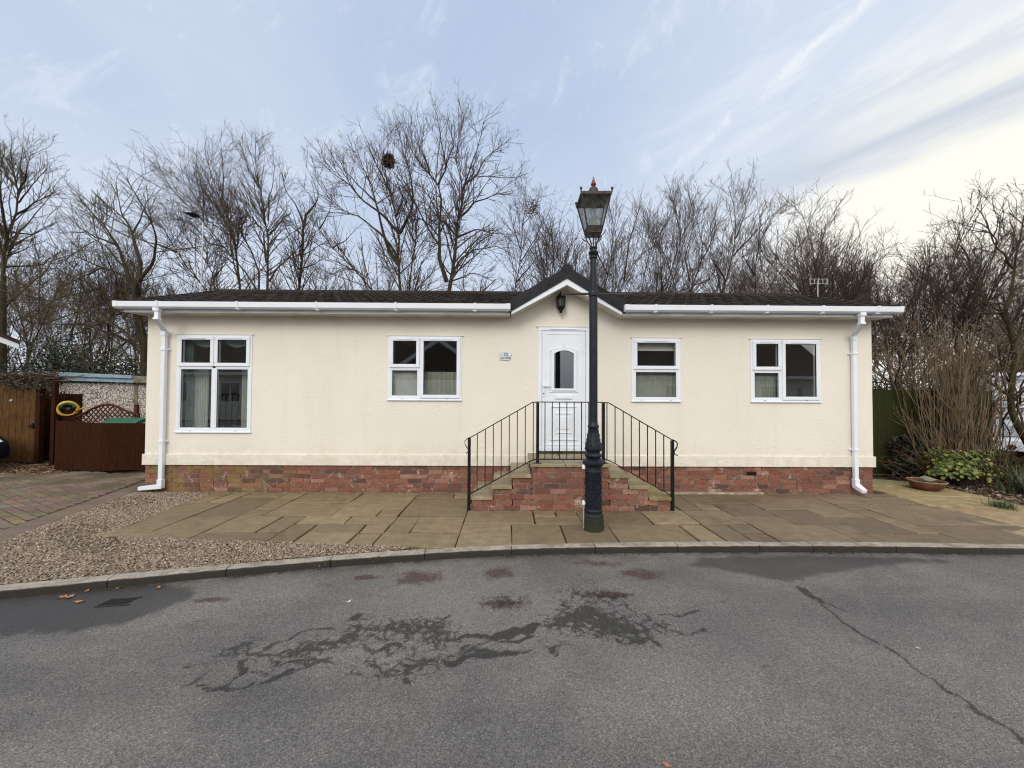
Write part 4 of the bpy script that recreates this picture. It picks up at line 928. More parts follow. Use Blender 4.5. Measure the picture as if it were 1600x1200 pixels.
bedp = [(x, ky(x)+.06) for x in np.linspace(-.9, 6.28, 30)]+[(6.3, 0.0), (-4.88, 0.0), (-4.88, -1.0), (-4.72, -1.94), (-1.12, -2.22)]
fan('joint_bed', bedp, -.026, 'joint')
h = MB(); h.box(2.32, 4.2, -.07, .012, -.02, .025); h.box(-.64, 2.31, -.06, .0, -.02, .01); tag(h.build('haunching', 'haunch', None, bevel=.012), kind='structure')
# ---- buff path to the right
pt = MB(); R2 = random.Random(3)
base = [(6.33, .10), (6.30, .9), (7.05, 1.24), (7.66, .86), (7.80, .30), (7.72, -.75), (7.5, -2.10), (6.10, -2.10), (6.06, -1.90)]
cuts = [(-3.0, -1.42), (-1.41, -.78), (-.77, -.12), (-.11, .55), (.56, 1.4)]
for a, b_ in cuts:
    p = [(x, y) for x, y in base]; p = clip(clip(p, 0.10, 1, a+.66), -.10, -1, -b_-.66)
    p = clip(p, 0, 1, -2.06+.0)
    slab_add(pt, p, .004+R2.uniform(-.003, .003), tuple(v*R2.uniform(.92, 1.08) for v in (.40, .315, .175)), R_=R2)
tag(pt.build('path', 'path'), kind='structure')
# ---- driveway of blocks
B0, B1, B2 = np.array([-6.34, .35]), np.array([-5.72, -2.0]), np.array([-5.02, -3.02])
def bord(y): return float(np.interp(y, [-6.5, B2[1], B1[1], B0[1], 1.7], [-3.6, B2[0], B1[0], B0[0], -6.75]))
dv = MB(); R3 = random.Random(8); pk = [(.23, .165, .125), (.21, .152, .116), (.25, .185, .14), (.20, .148, .112), (.235, .175, .13)]
th = rad(-27); c_, s_ = math.cos(th), math.sin(th); bl, bw, jn = .200, .100, .013
for r in range(-75, 75):
    for k in range(-45, 45):
        u = (k+(.5 if r % 2 else 0))*(bl+jn); v = r*(bw+jn); cx_ = -8.5+u*c_-v*s_; cy_ = -.6+u*s_+v*c_
        if not (-14.5 < cx_ < bord(cy_)-.34 and ky(cx_)+.22 < cy_ < 1.55-.10*math.sin(cx_*3)): continue
        if cx_ > -6.2 and cy_ > -.05: continue
        poly = [(cx_+a*c_-b_*s_, cy_+a*s_+b_*c_) for a, b_ in ((-bl/2, -bw/2), (bl/2, -bw/2), (bl/2, bw/2), (-bl/2, bw/2))]
        slab_add(dv, poly, R3.uniform(-.004, .003), tuple(x*R3.uniform(.8, 1.15) for x in R3.choice(pk)), .03, R_=R3)
yy = -3.0
while yy < 1.5:      # soldier border
    x = bord(yy)-.165; x2 = bord(yy+.11)-.165; tx = np.array([x2-x, .11]); tx /= np.linalg.norm(tx); nx = np.array([tx[1], -tx[0]]); c0 = np.array([x, yy])
    for sgn in (0,):
        a = c0-nx*.155; b_ = c0+nx*.155; poly = [tuple(a), tuple(b_), tuple(b_+tx*.102), tuple(a+tx*.102)]
        if ky(c0[0])+.16 < yy: slab_add(dv, poly, R3.uniform(-.002, .003), tuple(x_*R3.uniform(.85, 1.1) for x_ in (.195, .15, .125)), .03, R_=R3)
    yy += .109
tag(dv.build('driveway', 'block'), kind='structure')
dbp = [(-14.6, ky(-14.6)+.12)]+[(x, ky(x)+.12) for x in np.linspace(-14, -5.15, 26)]+[(bord(y)-.01, y) for y in np.linspace(-2.8, 1.5, 14)]+[(-14.6, 1.5)]
fan('sand_bed', dbp, -.014, 'joint')
# ---- gravel
gp = [(bord(y)+.0, y) for y in np.linspace(-.0, -2.85, 14)]+[(x, ky(x)+.11) for x in np.linspace(-4.75, -1.15, 14)]+[(-1.12, -2.24), (-4.70, -1.95), (-4.86, -.9), (-4.86, -.0)]
fan('gravel_bed', gp, -.012, 'gravelbed')
GP = np.array(gp)
ico = None
import bmesh
bm = bmesh.new(); bmesh.ops.create_icosphere(bm, subdivisions=1, radius=1.); IV = np.array([v.co[:] for v in bm.verts]); IF = np.array([[v.index for v in f.verts] for f in bm.faces]); bm.free()
def pebbles(name, P, size, cols, flat=.6, mat='col', kind='stuff', seed=1):
    r = np.random.default_rng(seed); n = len(P); sc = r.uniform(.6, 1.25, (n, 1, 1))*size*np.stack([r.uniform(.8, 1.4, n), r.uniform(.6, 1., n), np.full(n, flat)], 1)[:, None, :]
    V = IV[None]*sc*r.uniform(.85, 1.15, (n, len(IV), 1)); a = r.uniform(0, 6.28, n); tl = r.normal(0, .35, n)
    ct, st = np.cos(tl)[:, None], np.sin(tl)[:, None]; x, z = V[..., 0]*ct-V[..., 2]*st, V[..., 0]*st+V[..., 2]*ct
    ca_, sa_ = np.cos(a)[:, None], np.sin(a)[:, None]; W = np.stack([x*ca_-V[..., 1]*sa_, x*sa_+V[..., 1]*ca_, z], -1)+P[:, None, :]
    c = np.array(cols)[r.integers(0, len(cols), n)]*r.uniform(.7, 1.2, (n, 1)); C = np.repeat(c, len(IV), 0)
    Fq = (IF[None]+(np.arange(n)*len(IV))[:, None, None]).reshape(-1, 3)
    return tag(mesh_np(name, W.reshape(-1, 3), [Fq], mat, col=C, smooth=True), kind=kind)
n = 110000; P = np.column_stack([rng.uniform(-6.5, -1., n), rng.uniform(-3.3, 0., n)]); P = P[(sdf(P, GP) < -.012)]
w = np.sin(P[:, 0]*2.3+np.sin(P[:, 1]*3))*np.sin(P[:, 1]*3.1+P[:, 0]); P = P[(w < .55) | (rng.random(len(P)) < .35)][:40000]
P = np.column_stack([P, rng.uniform(-.008, .006, len(P))])
pebbles('gravel', P, .0105, [(.31, .24, .17), (.38, .30, .215), (.24, .18, .13), (.29, .215, .16), (.48, .41, .33), (.17, .13, .095), (.34, .25, .19), (.22, .18, .13)], seed=2)
# moss and weeds between the stones
def blades(name, C, n, h, spread, cols, mat='leafcol', kind='stuff', seed=0, wide=.006, arch=.5):
    r = np.random.default_rng(seed); C = np.asarray(C, float); pk_ = r.integers(0, len(C), n); b_ = C[pk_]+np.column_stack([r.normal(0, spread, n), r.normal(0, spread, n), np.zeros(n)])
    a = r.uniform(0, 6.28, n); L = h*r.uniform(.5, 1.2, n); lean = r.uniform(.1, 1., n)*arch; dx, dy = np.cos(a), np.sin(a); V = []
    for t in (0, .4, .75, 1.):
        off = L*lean*t**1.6; z = L*np.sqrt(np.clip(1-(lean*.75)**2, .1, 1))*t-L*.25*lean*t**3; wd = wide*(1-t*.9)
        for sg in (-1, 1): V.append(b_+np.column_stack([dx*off-dy*wd*sg, dy*off+dx*wd*sg, z]))
    V = np.stack(V, 1); Fq = np.array([(0,1,3,2), (2,3,5,4), (4,5,7,6)]); F_ = (Fq[None]+(np.arange(n)*8)[:, None, None]).reshape(-1, 4)
    c = np.array(cols)[r.integers(0, len(cols), n)]*r.uniform(.7, 1.25, (n, 1))
    return mesh_np(name, V.reshape(-1, 3), [F_], mat, col=np.repeat(c, 8, 0))
mc = [at(x, y, Z=0.) for x, y in ((300, 773), (308, 775), (240, 783), (258, 780), (218, 868), (232, 862), (510, 862), (560, 858), (625, 856), (480, 852), (420, 850), (350, 852), (200, 842), (180, 840), (90, 852), (640, 858), (40, 905), (520, 872), (590, 866))]
tag(blades('moss', np.array(mc)-np.array([0, 0, .012]), 2600, .022, .055, [(.07, .075, .02), (.10, .10, .03), (.055, .06, .02), (.10, .085, .04)], seed=3, wide=.004, arch=.9), kind='stuff')
kx = np.sort(rng.uniform(-4.6, 6., 240)); kc = np.column_stack([kx, kyv(kx)-.012, np.full(240, RZ)])
kc = kc[(np.sin(kx*2.1)+np.sin(kx*5.3+1) > -.2)]
tag(blades('kerb_moss', kc, 3000, .014, .02, [(.06, .055, .02), (.08, .07, .03), (.045, .035, .022), (.09, .075, .05)], seed=5, wide=.004, arch=.95), kind='stuff')
# ---- fallen leaves
def leaf_mesh(size, seed):
    r = random.Random(seed); pts = []
    for k in range(14):
        q = 2*math.pi*k/14; rr = size*(.55+.45*abs(math.cos(q*2.5)))*(1.25 if k == 0 else 1); pts.append((rr*math.cos(q)*1.25, rr*math.sin(q)*.8, .25*size*math.sin(q*2+seed)+.2*size*abs(math.sin(q))))
    V = [(0, 0, .0)]+pts; return V, [(0, 1+k, 1+(k+1) % 14) for k in range(14)]
lp = [((97, 934), .035, (.30, .13, .07), 'curled orange brown leaf lying in the wet patch, larger one left of the drain'), ((109, 934), .030, (.34, .16, .09), 'orange brown leaf lying beside a larger leaf left of the drain'), ((125, 941), .028, (.36, .17, .07), 'small yellow brown leaf lying nearest to the drain grate'),
      ((136, 924), .022, (.33, .20, .09), 'pale tan leaf lying near the kerb above the drain'), ((157, 919), .022, (.30, .14, .06), 'brown leaf lying at the kerb foot'), ((248, 919), .024, (.36, .17, .11), 'pinkish leaf at the right end of the wet patch'), ((15, 930), .022, (.28, .15, .08), 'brown leaf at the kerb by the left edge of the picture'),
      ((1040, 1196), .016, (.40, .16, .09), 'orange leaf alone on the road at the bottom edge'), ((545, 941), .020, (.55, .50, .44), 'pale curled leaf on the asphalt below the gravel'), ((1436, 1014), .014, (.42, .38, .30), 'pale leaf on the asphalt right of the long crack'), ((185, 920), .018, (.30, .17, .08), 'small leaf by the kerb above the drain grate')]
for i, (p, sz, c, lab) in enumerate(lp):
    V, Fs = leaf_mesh(sz, i); a = i*1.7; q = at(*p, Z=RZ); V = [(q[0]+x*math.cos(a)-y*math.sin(a), q[1]+x*math.sin(a)+y*math.cos(a), q[2]+.006+abs(z)) for x, y, z in V]
    m = MB(); m.add(V, Fs, c); tag(m.build('fallen_leaf', 'leafcol'), lab, 'leaf', 'leaves fallen on the road')
# ---- drain grate set in the wet patch
q = at(182, 941, Z=RZ); dg = MB(); a = rad(8); c_, s_ = math.cos(a), math.sin(a)
def dq(x, y, z): x, y = x*.56, y*.62; return (q[0]+x*c_-y*s_, q[1]+x*s_+y*c_, z)
def dbox(x0, x1, y0, y1, z0, z1, sh=0.): dg.add([dq(x0,y0,z0),dq(x1,y0,z0),dq(x1+sh,y1,z0),dq(x0+sh,y1,z0),dq(x0,y0,z1),dq(x1,y0,z1),dq(x1+sh,y1,z1),dq(x0+sh,y1,z1)], [(0,3,2,1),(4,5,6,7),(0,1,5,4),(1,2,6,5),(2,3,7,6),(3,0,4,7)])
for k in range(8): dbox(-.19+.048*k, -.19+.048*k+.022, -.085, .075, RZ+.001, RZ+.007, .05)
dbox(-.20, .25, -.105, -.085, RZ+.001, RZ+.006); dbox(-.15, .27, .075, .09, RZ+.001, RZ+.006)
gr_ = dg.build('drain_grate', 'ironrust', None); tag(gr_, 'worn iron drain grate with slanting bars in the wet patch by the kerb', 'drain')
m = MB(); m.add([dq(-.19, -.085, RZ+.0006), dq(.17, -.085, RZ+.0006), dq(.24, .075, RZ+.0006), dq(-.13, .075, RZ+.0006)], [(0,1,2,3)]); m.build('gully_shade', 'ink', gr_)  # flat dark sheet: shade of the slots put into colour

# ================================================================= TREES
def tubes(sets, sides):
    """sets: list of (P (b,n,3), R (b,n))"""
    Vs = []; Fs = []; off = 0
    for (P, R), sd in zip(sets, sides):
        b_, n, _ = P.shape
        if b_ == 0: continue
        T = np.empty_like(P); T[:, 1:-1] = P[:, 2:]-P[:, :-2]; T[:, 0] = P[:, 1]-P[:, 0]; T[:, -1] = P[:, -1]-P[:, -2]
        T /= np.linalg.norm(T, axis=2, keepdims=True)+1e-9
        ref = np.where((np.abs(T[:, :1, 2:3]) < .8), np.array([0, 0, 1.]), np.array([1., 0, 0])); A = np.cross(T, np.broadcast_to(ref, T.shape)); A /= np.linalg.norm(A, axis=2, keepdims=True)+1e-9; B = np.cross(T, A)
        q = 2*np.pi*np.arange(sd)/sd
        ring = P[:, :, None]+R[:, :, None, None]*(A[:, :, None]*np.cos(q)[:, None]+B[:, :, None]*np.sin(q)[:, None])
        Vs.append(ring.reshape(-1, 3)); idx = off+np.arange(b_*n*sd).reshape(b_, n, sd); nx = np.roll(idx, -1, 2)
        Fs.append(np.stack([idx[:, :-1], nx[:, :-1], nx[:, 1:], idx[:, 1:]], -1).reshape(-1, 4)); off += b_*n*sd
    return np.concatenate(Vs), np.concatenate(Fs)
def grow_from(P, R, r, dens, n, lfac, lmin, lmax, ang, up, noise, tmin, rfac, rmin, tipr):
    """children for every polyline in P (b,n0,3)"""
    b_, n0, _ = P.shape
    if b_ == 0: return np.zeros((0, n, 3)), np.zeros((0, n))
    seg = np.linalg.norm(np.diff(P, axis=1), axis=2); L = seg.sum(1)
    cnt = r.poisson(np.clip(dens*L*(1-tmin), .6, 60)); par = np.repeat(np.arange(b_), cnt); m_ = len(par)
    t = tmin+(1-tmin)*r.random(m_)**.85; f = t*(n0-1); i = np.minimum(f.astype(int), n0-2); fr = (f-i)[:, None]
    p0 = P[par, i]*(1-fr)+P[par, i+1]*fr; tg = P[par, i+1]-P[par, i]; tg /= np.linalg.norm(tg, axis=1, keepdims=True)+1e-9
    pr = R[par, i]*(1-fr[:, 0])+R[par, i+1]*fr[:, 0]
    rnd = r.normal(size=(m_, 3)); pe = rnd-(rnd*tg).sum(1, keepdims=True)*tg; pe /= np.linalg.norm(pe, axis=1, keepdims=True)+1e-9
    a = r.uniform(ang[0], ang[1], m_)[:, None]; d = tg*np.cos(a)+pe*np.sin(a); d[:, 2] += up*.6; d /= np.linalg.norm(d, axis=1, keepdims=True)
    ln = np.clip(lfac*L[par]*(1.15-t)*r.uniform(.6, 1.3, m_), lmin, lmax)*r.uniform(.75, 1.15, m_); r0 = np.maximum(np.minimum(pr*rfac, .012*ln+.006), rmin)
    Q = np.empty((m_, n, 3)); Q[:, 0] = p0
    for k in range(1, n):
        d = d+r.normal(size=(m_, 3))*noise; d[:, 2] += up/n; d /= np.linalg.norm(d, axis=1, keepdims=True); Q[:, k] = Q[:, k-1]+d*(ln/(n-1))[:, None]
    RR_ = r0[:, None]*(1-np.linspace(0, 1, n)[None]*(1-tipr)); return Q, np.maximum(RR_, rmin*.75)
def wiggle(L, n, r, amp):
    P = resample(np.array(L), n); w = r.normal(size=P.shape)*amp; w = smooth(w, 1); w[0] = 0; return P+w
def branches(stems, seed, fine=1.18, up=.25, rmin=.0042, spread=1., l1=(1.2, 3.3), depth=4):
    r = np.random.default_rng(seed); N0 = 14
    P = np.array([wiggle(p, N0, r, .03) for p, a, b_ in stems]); R = np.array([b_*.8+(a*(.92 if i == 0 else .74)-b_*.8)*(1-np.linspace(0, 1, N0))**1.7 for i, (p, a, b_) in enumerate(stems)])
    out = [(P, R)]
    A = grow_from(P, R, r, 1.4*spread, 9, .62, l1[0], l1[1], (.45, 1.0), up, .085, .22, .62, .010, .4)
    B = grow_from(A[0], A[1], r, 1.7*fine, 7, .62, .7, 2.2, (.4, .95), up*.8, .09, .15, .7, .0062, .5)
    C = grow_from(B[0], B[1], r, 2.6*fine, 6, .62, .42, 1.25, (.4, .95), up*.7, .10, .12, .75, rmin, .6)
    D = grow_from(C[0], C[1], r, 3.0*fine, 4, .6, .22, .7, (.4, .95), up*.6, .14, .1, .85, rmin*.9, .7) if depth > 3 else (np.zeros((0, 4, 3)), np.zeros((0, 4)))
    T = grow_from(P[:, -7:], R[:, -7:], r, 5.*fine, 7, .7, .8, 2.2, (.3, .85), up, .085, .0, .7, .006, .5)
    T2 = grow_from(T[0], T[1], r, 2.8*fine, 5, .6, .35, 1.0, (.4, .95), up*.6, .11, .1, .85, rmin, .6)
    T3 = grow_from(T2[0], T2[1], r, 3.*fine, 4, .6, .2, .55, (.4, 1.), up*.6, .14, .1, .9, rmin*.9, .7)
    return out, [A, B, C, D, T, T2, T3]
def make_tree(name, label, stems, seed, bark='bark', twig='twig', group=None, base=None, **kw):
    p0 = stems[0][0][0]; root = empty(name, tuple(float(v) for v in (base if base is not None else p0)), label, 'tree', group)
    trunk, crown = branches(stems, seed, **kw)
    V, F_ = tubes(trunk, [8]); mesh_np('trunk', V, [F_], bark, root, smooth=True)
    V, F_ = tubes(crown, [5, 4, 3, 3, 3, 3, 3]); mesh_np('crown', V, [F_], twig, root, smooth=True)
    return root
def px_stems(lines, Y, seed, ground=True, dep=1.2):
    """limb lines read off the photograph, given real depth around the plane Y"""
    r = np.random.default_rng(seed); out = []; nodes = []
    for i, (L, ra, rb) in enumerate(lines):
        n = len(L); dy = np.zeros(n)
        if i and nodes:     # start where it leaves an earlier limb
            j = min(nodes, key=lambda q: (q[0]-L[0][0])**2+(q[1]-L[0][1])**2); s0 = j[2] if (j[0]-L[0][0])**2+(j[1]-L[0][1])**2 < 400 else 0
        else: s0 = 0
        slope_ = r.uniform(-dep, dep); dy = s0+slope_*np.linspace(0, 1, n)**1.3*1.6
        pts = [at(x, y, Y=Y+d) for (x, y), d in zip(L, dy)]
        for (x, y), d in zip(L, dy): nodes.append((x, y, d))
        if ground and i == 0 or (ground and L[0][1] > 448 and abs(s0) < 1e-6):
            b_ = pts[0].copy(); b_[2] = -.1; pts = [b_]+pts
        out.append((pts, ra, rb))
    return out
T_ = lambda L, a, b_=.012: (L, a, b_)
treeA = [T_([(3, 560), (6, 417), (11, 373), (24, 336), (28, 304), (22, 270), (18, 235)], .26, .02), T_([(11, 373), (-14, 330), (-35, 265)], .12), T_([(24, 336), (45, 322), (70, 308), (90, 300)], .06), T_([(6, 417), (60, 414), (98, 402)], .07),
  T_([(28, 304), (42, 270), (48, 240)], .07), T_([(6, 430), (40, 446), (72, 470)], .06), T_([(14, 362), (48, 366), (84, 350)], .06), T_([(26, 318), (60, 280), (75, 262)], .05), T_([(4, 470), (36, 492), (70, 500)], .05), T_([(11, 373), (2, 320), (0, 270), (5, 240)], .07), T_([(5, 400), (34, 392), (62, 378)], .05), T_([(3, 520), (-40, 480), (-70, 440)], .1)]
treeB = [T_([(227, 560), (223, 517), (214, 490), (213, 460), (216, 440)], .24, .13), T_([(213, 458), (195, 417), (184, 382), (162, 350), (139, 328), (121, 304)], .12), T_([(216, 440), (219, 408), (208, 365), (191, 339), (184, 308), (173, 288)], .12), T_([(216, 442), (240, 408), (245, 373), (238, 350), (219, 313), (197, 278)], .10),
  T_([(213, 452), (193, 430), (160, 419), (130, 406), (104, 391)], .09), T_([(227, 556), (207, 536), (194, 516), (165, 501), (139, 488), (103, 479), (73, 468), (40, 461)], .11), T_([(214, 492), (172, 468), (158, 448), (125, 437), (103, 426), (77, 413)], .09), T_([(207, 536), (183, 525), (128, 505), (55, 506), (27, 497)], .08), T_([(227, 560), (190, 561), (161, 556)], .06),
  T_([(207, 365), (226, 330), (232, 300)], .05), T_([(184, 382), (150, 372), (120, 350), (108, 338)], .06), T_([(160, 419), (128, 432), (90, 452)], .05), T_([(165, 501), (120, 520), (78, 536)], .05), T_([(194, 516), (150, 530), (110, 545)], .05), T_([(158, 448), (110, 460), (60, 480)], .05), T_([(195, 417), (165, 385), (135, 365), (112, 362)], .05)]
treeC = [T_([(325, 456), (297, 424), (276, 394), (264, 363), (246, 349), (229, 335)], .13), T_([(276, 394), (253, 384), (220, 374), (192, 360)], .07), T_([(335, 456), (334, 433), (320, 405), (292, 375), (278, 349), (262, 330)], .10), T_([(334, 433), (352, 412), (360, 400)], .05)]
treeC2 = [T_([(376, 456), (372, 419), (367, 373), (355, 340), (346, 314), (332, 284), (323, 247)], .14), T_([(402, 456), (379, 419), (351, 387), (320, 349), (299, 326), (274, 303), (248, 263)], .12), T_([(404, 456), (404, 424), (390, 387), (372, 354), (346, 335), (318, 321), (288, 289), (278, 254)], .13), T_([(351, 387), (325, 378), (300, 350), (270, 335)], .06), T_([(346, 314), (350, 280), (347, 250), (345, 232)], .05), T_([(318, 321), (316, 290), (306, 255)], .05)]
treeC3 = [T_([(419, 456), (418, 410), (419, 368), (414, 340), (409, 298), (400, 258), (400, 216)], .15), T_([(416, 410), (412, 363), (393, 340), (372, 326), (355, 310)], .07), T_([(420, 440), (437, 415), (465, 391)], .07), T_([(419, 345), (419, 312), (425, 298), (430, 258)], .06), T_([(409, 298), (390, 270), (378, 232)], .05), T_([(419, 368), (440, 345), (450, 318)], .05), T_([(416, 400), (400, 380), (388, 372)], .05)]
treeD = [T_([(468, 456), (472, 398), (474, 354), (479, 335)], .13, .07), T_([(479, 335), (495, 317), (498, 293), (496, 265)], .07), T_([(474, 350), (463, 321), (446, 293), (439, 261)], .07), T_([(470, 420), (495, 412), (520, 395)], .05), T_([(470, 425), (450, 400), (430, 385)], .05), T_([(474, 370), (455, 352), (440, 345)], .05)]
treeE = [T_([(587, 458), (557, 423), (521, 387), (490, 345), (478, 318)], .12), T_([(521, 387), (540, 375), (552, 362)], .05), T_([(500, 357), (515, 330), (520, 305)], .05), T_([(557, 423), (535, 420), (505, 438)], .05)]
treeF = [T_([(627, 456), (622, 413), (625, 367), (619, 338), (606, 294), (601, 271), (594, 222)], .20), T_([(622, 413), (609, 392), (594, 351), (586, 315), (581, 289), (565, 258), (552, 219)], .13), T_([(622, 405), (614, 387), (591, 361), (565, 341), (539, 330), (511, 307), (497, 286)], .10), T_([(623, 364), (601, 338), (570, 315), (550, 292), (519, 271), (498, 232)], .10), T_([(625, 364), (645, 330), (645, 299), (635, 250), (632, 215)], .11),
  T_([(640, 456), (645, 413), (650, 374), (653, 328), (640, 284), (622, 192)], .12), T_([(642, 454), (658, 413), (671, 398), (681, 364), (679, 338)], .10), T_([(650, 380), (635, 351), (628, 320)], .05), T_([(619, 338), (630, 310), (615, 270)], .06), T_([(586, 315), (560, 290), (535, 262), (525, 232)], .06), T_([(606, 294), (590, 262), (575, 225)], .06)]
treeG = [T_([(700, 456), (707, 426), (712, 387), (715, 346), (722, 315), (723, 289), (712, 250), (725, 182)], .24), T_([(698, 440), (687, 405), (687, 351), (689, 312), (684, 289), (671, 271), (645, 240), (632, 205)], .15), T_([(684, 289), (697, 263), (687, 212), (684, 178)], .07), T_([(722, 315), (723, 290), (743, 276), (756, 250), (777, 232), (797, 216)], .10), T_([(718, 340), (741, 318), (772, 305), (802, 281)], .09),
  T_([(708, 425), (720, 405), (743, 390), (777, 385), (798, 396)], .10), T_([(713, 372), (743, 359), (777, 361), (800, 377)], .08), T_([(704, 440), (738, 426), (772, 440)], .06), T_([(722, 300), (735, 262), (752, 215), (756, 190)], .07), T_([(671, 271), (660, 235), (662, 195)], .06), T_([(689, 320), (705, 340), (714, 350)], .05), T_([(706, 430), (692, 415), (700, 385), (706, 372)], .05), T_([(697, 263), (708, 225), (703, 185)], .05)]
treeH = [T_([(805, 452), (813, 408), (816, 354), (826, 305)], .08), T_([(813, 408), (835, 375), (850, 340)], .045), T_([(814, 390), (800, 350), (795, 320)], .04), T_([(808, 440), (838, 405), (860, 378)], .05), T_([(816, 354), (838, 325), (842, 305)], .04)]
def ptree(lab, L, Y, seed, **kw): return make_tree('bare_tree', lab, px_stems(L, Y, seed, dep=kw.pop('dep', 1.2)), seed, **kw)
ptree('bare tree with thick olive trunk cut off by the left edge of the picture', treeA, 10.5, 1, twig='twigolive', fine=1.35, spread=1.25, l1=(1.2, 3.2))
ptree('wide leaning oak whose long lichened limbs sweep left past the house corner', treeB, 9.0, 2, twig='twigolive', fine=1.3, up=.14, spread=1.2)
ptree('bare tree leaning left with paired stems near the pale aerial pole', treeC, 11., 3, twig='twig')
ptree('bare tree of three stems fanning up to the left above the left window', treeC2, 12., 4)
ptree('bare upright tree with one straight trunk and the tallest tip left of the nest tree', treeC3, 12.5, 5)
ptree('slim bare tree forking into two narrow heads in the gap left of the nest tree', treeD, 13., 6)
ptree('thin bare tree leaning steeply to the left under the nest tree', treeE, 11.5, 7, spread=.8)
ptree('large many limbed bare tree that holds the dark nest', treeF, 12., 8, up=.22)
ptree('tallest broad bare tree with two thick trunks left of the porch gable', treeG, 12., 9, up=.18)
ptree('fine reddish twigged birch rising behind the porch gable', treeH, 13., 10, twig='twigpurple', bark='barkdark', rmin=.0045)
# twig clumps high in the trees
def twig_ball(name, c, rr, n, lab, cat, seed, mat='twigdark', ln=.35):
    r = np.random.default_rng(seed); d = r.normal(size=(n, 3)); d /= np.linalg.norm(d, axis=1, keepdims=True); p = c+d*rr*r.random((n, 1))**.5*np.array([1, 1, 1.15]); t = r.normal(size=(n, 3)); t /= np.linalg.norm(t, axis=1, keepdims=True)
    P = np.stack([p-t*ln/2, p+r.normal(size=(n, 3))*.03, p+t*ln/2], 1); V, F_ = tubes([(P, np.full((n, 3), .012))], [3]); tag(mesh_np(name, V, [F_], mat, None), lab, cat)
twig_ball('crow_nest', at(607, 251, Y=12.), .25, 480, 'dense dark ball of twigs high in the large many limbed tree', 'nest', 1)
twig_ball('witches_broom', at(833, 326, Y=13.), .45, 70, 'loose reddish clump of twigs in the birch behind the porch', 'twig clump', 2, 'twigpurple', .5)
# trees built up from scratch
def auto_stems(x, y, h, ns, spread, seed, r0=.07, lean=(0, 0), z0=-.1, kink=.10):
    r = np.random.default_rng(seed); out = []
    for i in range(ns):
        a = r.uniform(0, 6.28); tilt = spread*r.uniform(.25, 1.)*(0.35 if ns == 1 else 1); d = np.array([math.cos(a)*tilt+lean[0], math.sin(a)*tilt*.8+lean[1], 1.]); d /= np.linalg.norm(d); n = 9; L = h*r.uniform(.72, 1.03); P = [np.array([x+r.normal(0, .12)*(ns > 1), y+r.normal(0, .12)*(ns > 1), z0])]
        for k in range(n-1):
            d = d+r.normal(size=3)*kink; d[2] += .10; d /= np.linalg.norm(d); P.append(P[-1]+d*L/(n-1))
        out.append((P, r0*r.uniform(.7, 1.1), .010))
        for q in range(3):
            k = r.integers(2, 6); dd = d+r.normal(size=3)*.55; dd[2] = abs(dd[2]); dd /= np.linalg.norm(dd); p = [P[k]]
            for _ in range(4): dd = dd+r.normal(size=3)*.12; dd[2] += .12; dd /= np.linalg.norm(dd); p.append(p[-1]+dd*L*.11)
            out.append((p, r0*.5, .010))
    return out
# hand-led saplings right of the lamp
treeR = [([T_([(942, 464), (956, 400), (956, 344), (950, 312)], .07), T_([(975, 440), (981, 387), (994, 344), (1000, 309)], .06), T_([(950, 430), (930, 390), (925, 345)], .05), T_([(960, 450), (985, 420), (1015, 385), (1030, 350)], .05)], 'bare tree of several thin upright stems just right of the lamp lantern', 11.),
 ([T_([(1059, 464), (1044, 406), (1025, 375), (1012, 335)], .06), T_([(1000, 464), (1010, 410), (1019, 384), (1047, 340)], .06), T_([(1040, 464), (1060, 420), (1066, 370), (1052, 312)], .05)], 'bare sapling clump of crossing stems midway between lamp and roof aerial', 12.),
 ([T_([(1075, 464), (1094, 412), (1097, 369), (1078, 315), (1072, 296)], .07), T_([(1094, 412), (1116, 370), (1120, 320)], .045), T_([(1078, 440), (1070, 400), (1085, 350), (1098, 312)], .045)], 'bare sapling with a kinked stem topping the middle of the right hand row', 12.5),
 ([T_([(1125, 464), (1141, 412), (1150, 372), (1147, 328), (1137, 292)], .08), T_([(1146, 400), (1175, 369), (1203, 340), (1236, 322)], .06), T_([(1150, 372), (1166, 330), (1160, 300)], .045), T_([(1135, 440), (1110, 400), (1112, 350)], .05)], 'tallest bare sapling right of the lamp with a long limb reaching right', 11.5),
 ([T_([(1181, 466), (1178, 412), (1190, 372), (1205, 350)], .06), T_([(1190, 464), (1215, 430), (1240, 395), (1262, 370)], .05), T_([(1179, 430), (1160, 400), (1165, 360)], .045)], 'low bare sapling clump left of the roof aerial', 11.)]
for i, (L, lab, Y) in enumerate(treeR): make_tree('bare_sapling', lab, px_stems(L, Y, 30+i, dep=.9), 30+i, bark='barkdark', twig='twigpurple', l1=(1., 2.8), up=.4, rmin=.0048)
# backing row: copies of four grown trees
protos = []
def back_tree(i, px, Y, ptop, lab, group, var, s=1., twig='twig', bark='barkdark', name='bare_tree'):
    x = at(px, 480, Y=Y)[0]; h = at(px, ptop, Y=Y)[2]
    if len(protos) <= var:
        H = 9.; st = auto_stems(0, 0, H, (3, 2, 4, 2)[var], (.28, .22, .34, .3)[var], 50+var, .075); o = make_tree(name, lab, st, 50+var, bark=bark, twig=twig, group=group, base=(0, 0, 0), up=.35, l1=(1., 2.8), rmin=.0044); o['h0'] = H; protos.append(o)
    else: o = copy_tree(protos[var]); o['label'] = lab
    if 'h0' in o: del o['h0']
    k = h/8.6; o.location = (x, Y, 0); o.scale = (k*s, k*s, k); o.rotation_euler[2] = i*2.1
    o['group'] = group; return o
g1 = 'slender bare trees in the tangled row behind the roof'
rowlab = 'slender bare tree in the tangled background row behind the roof'
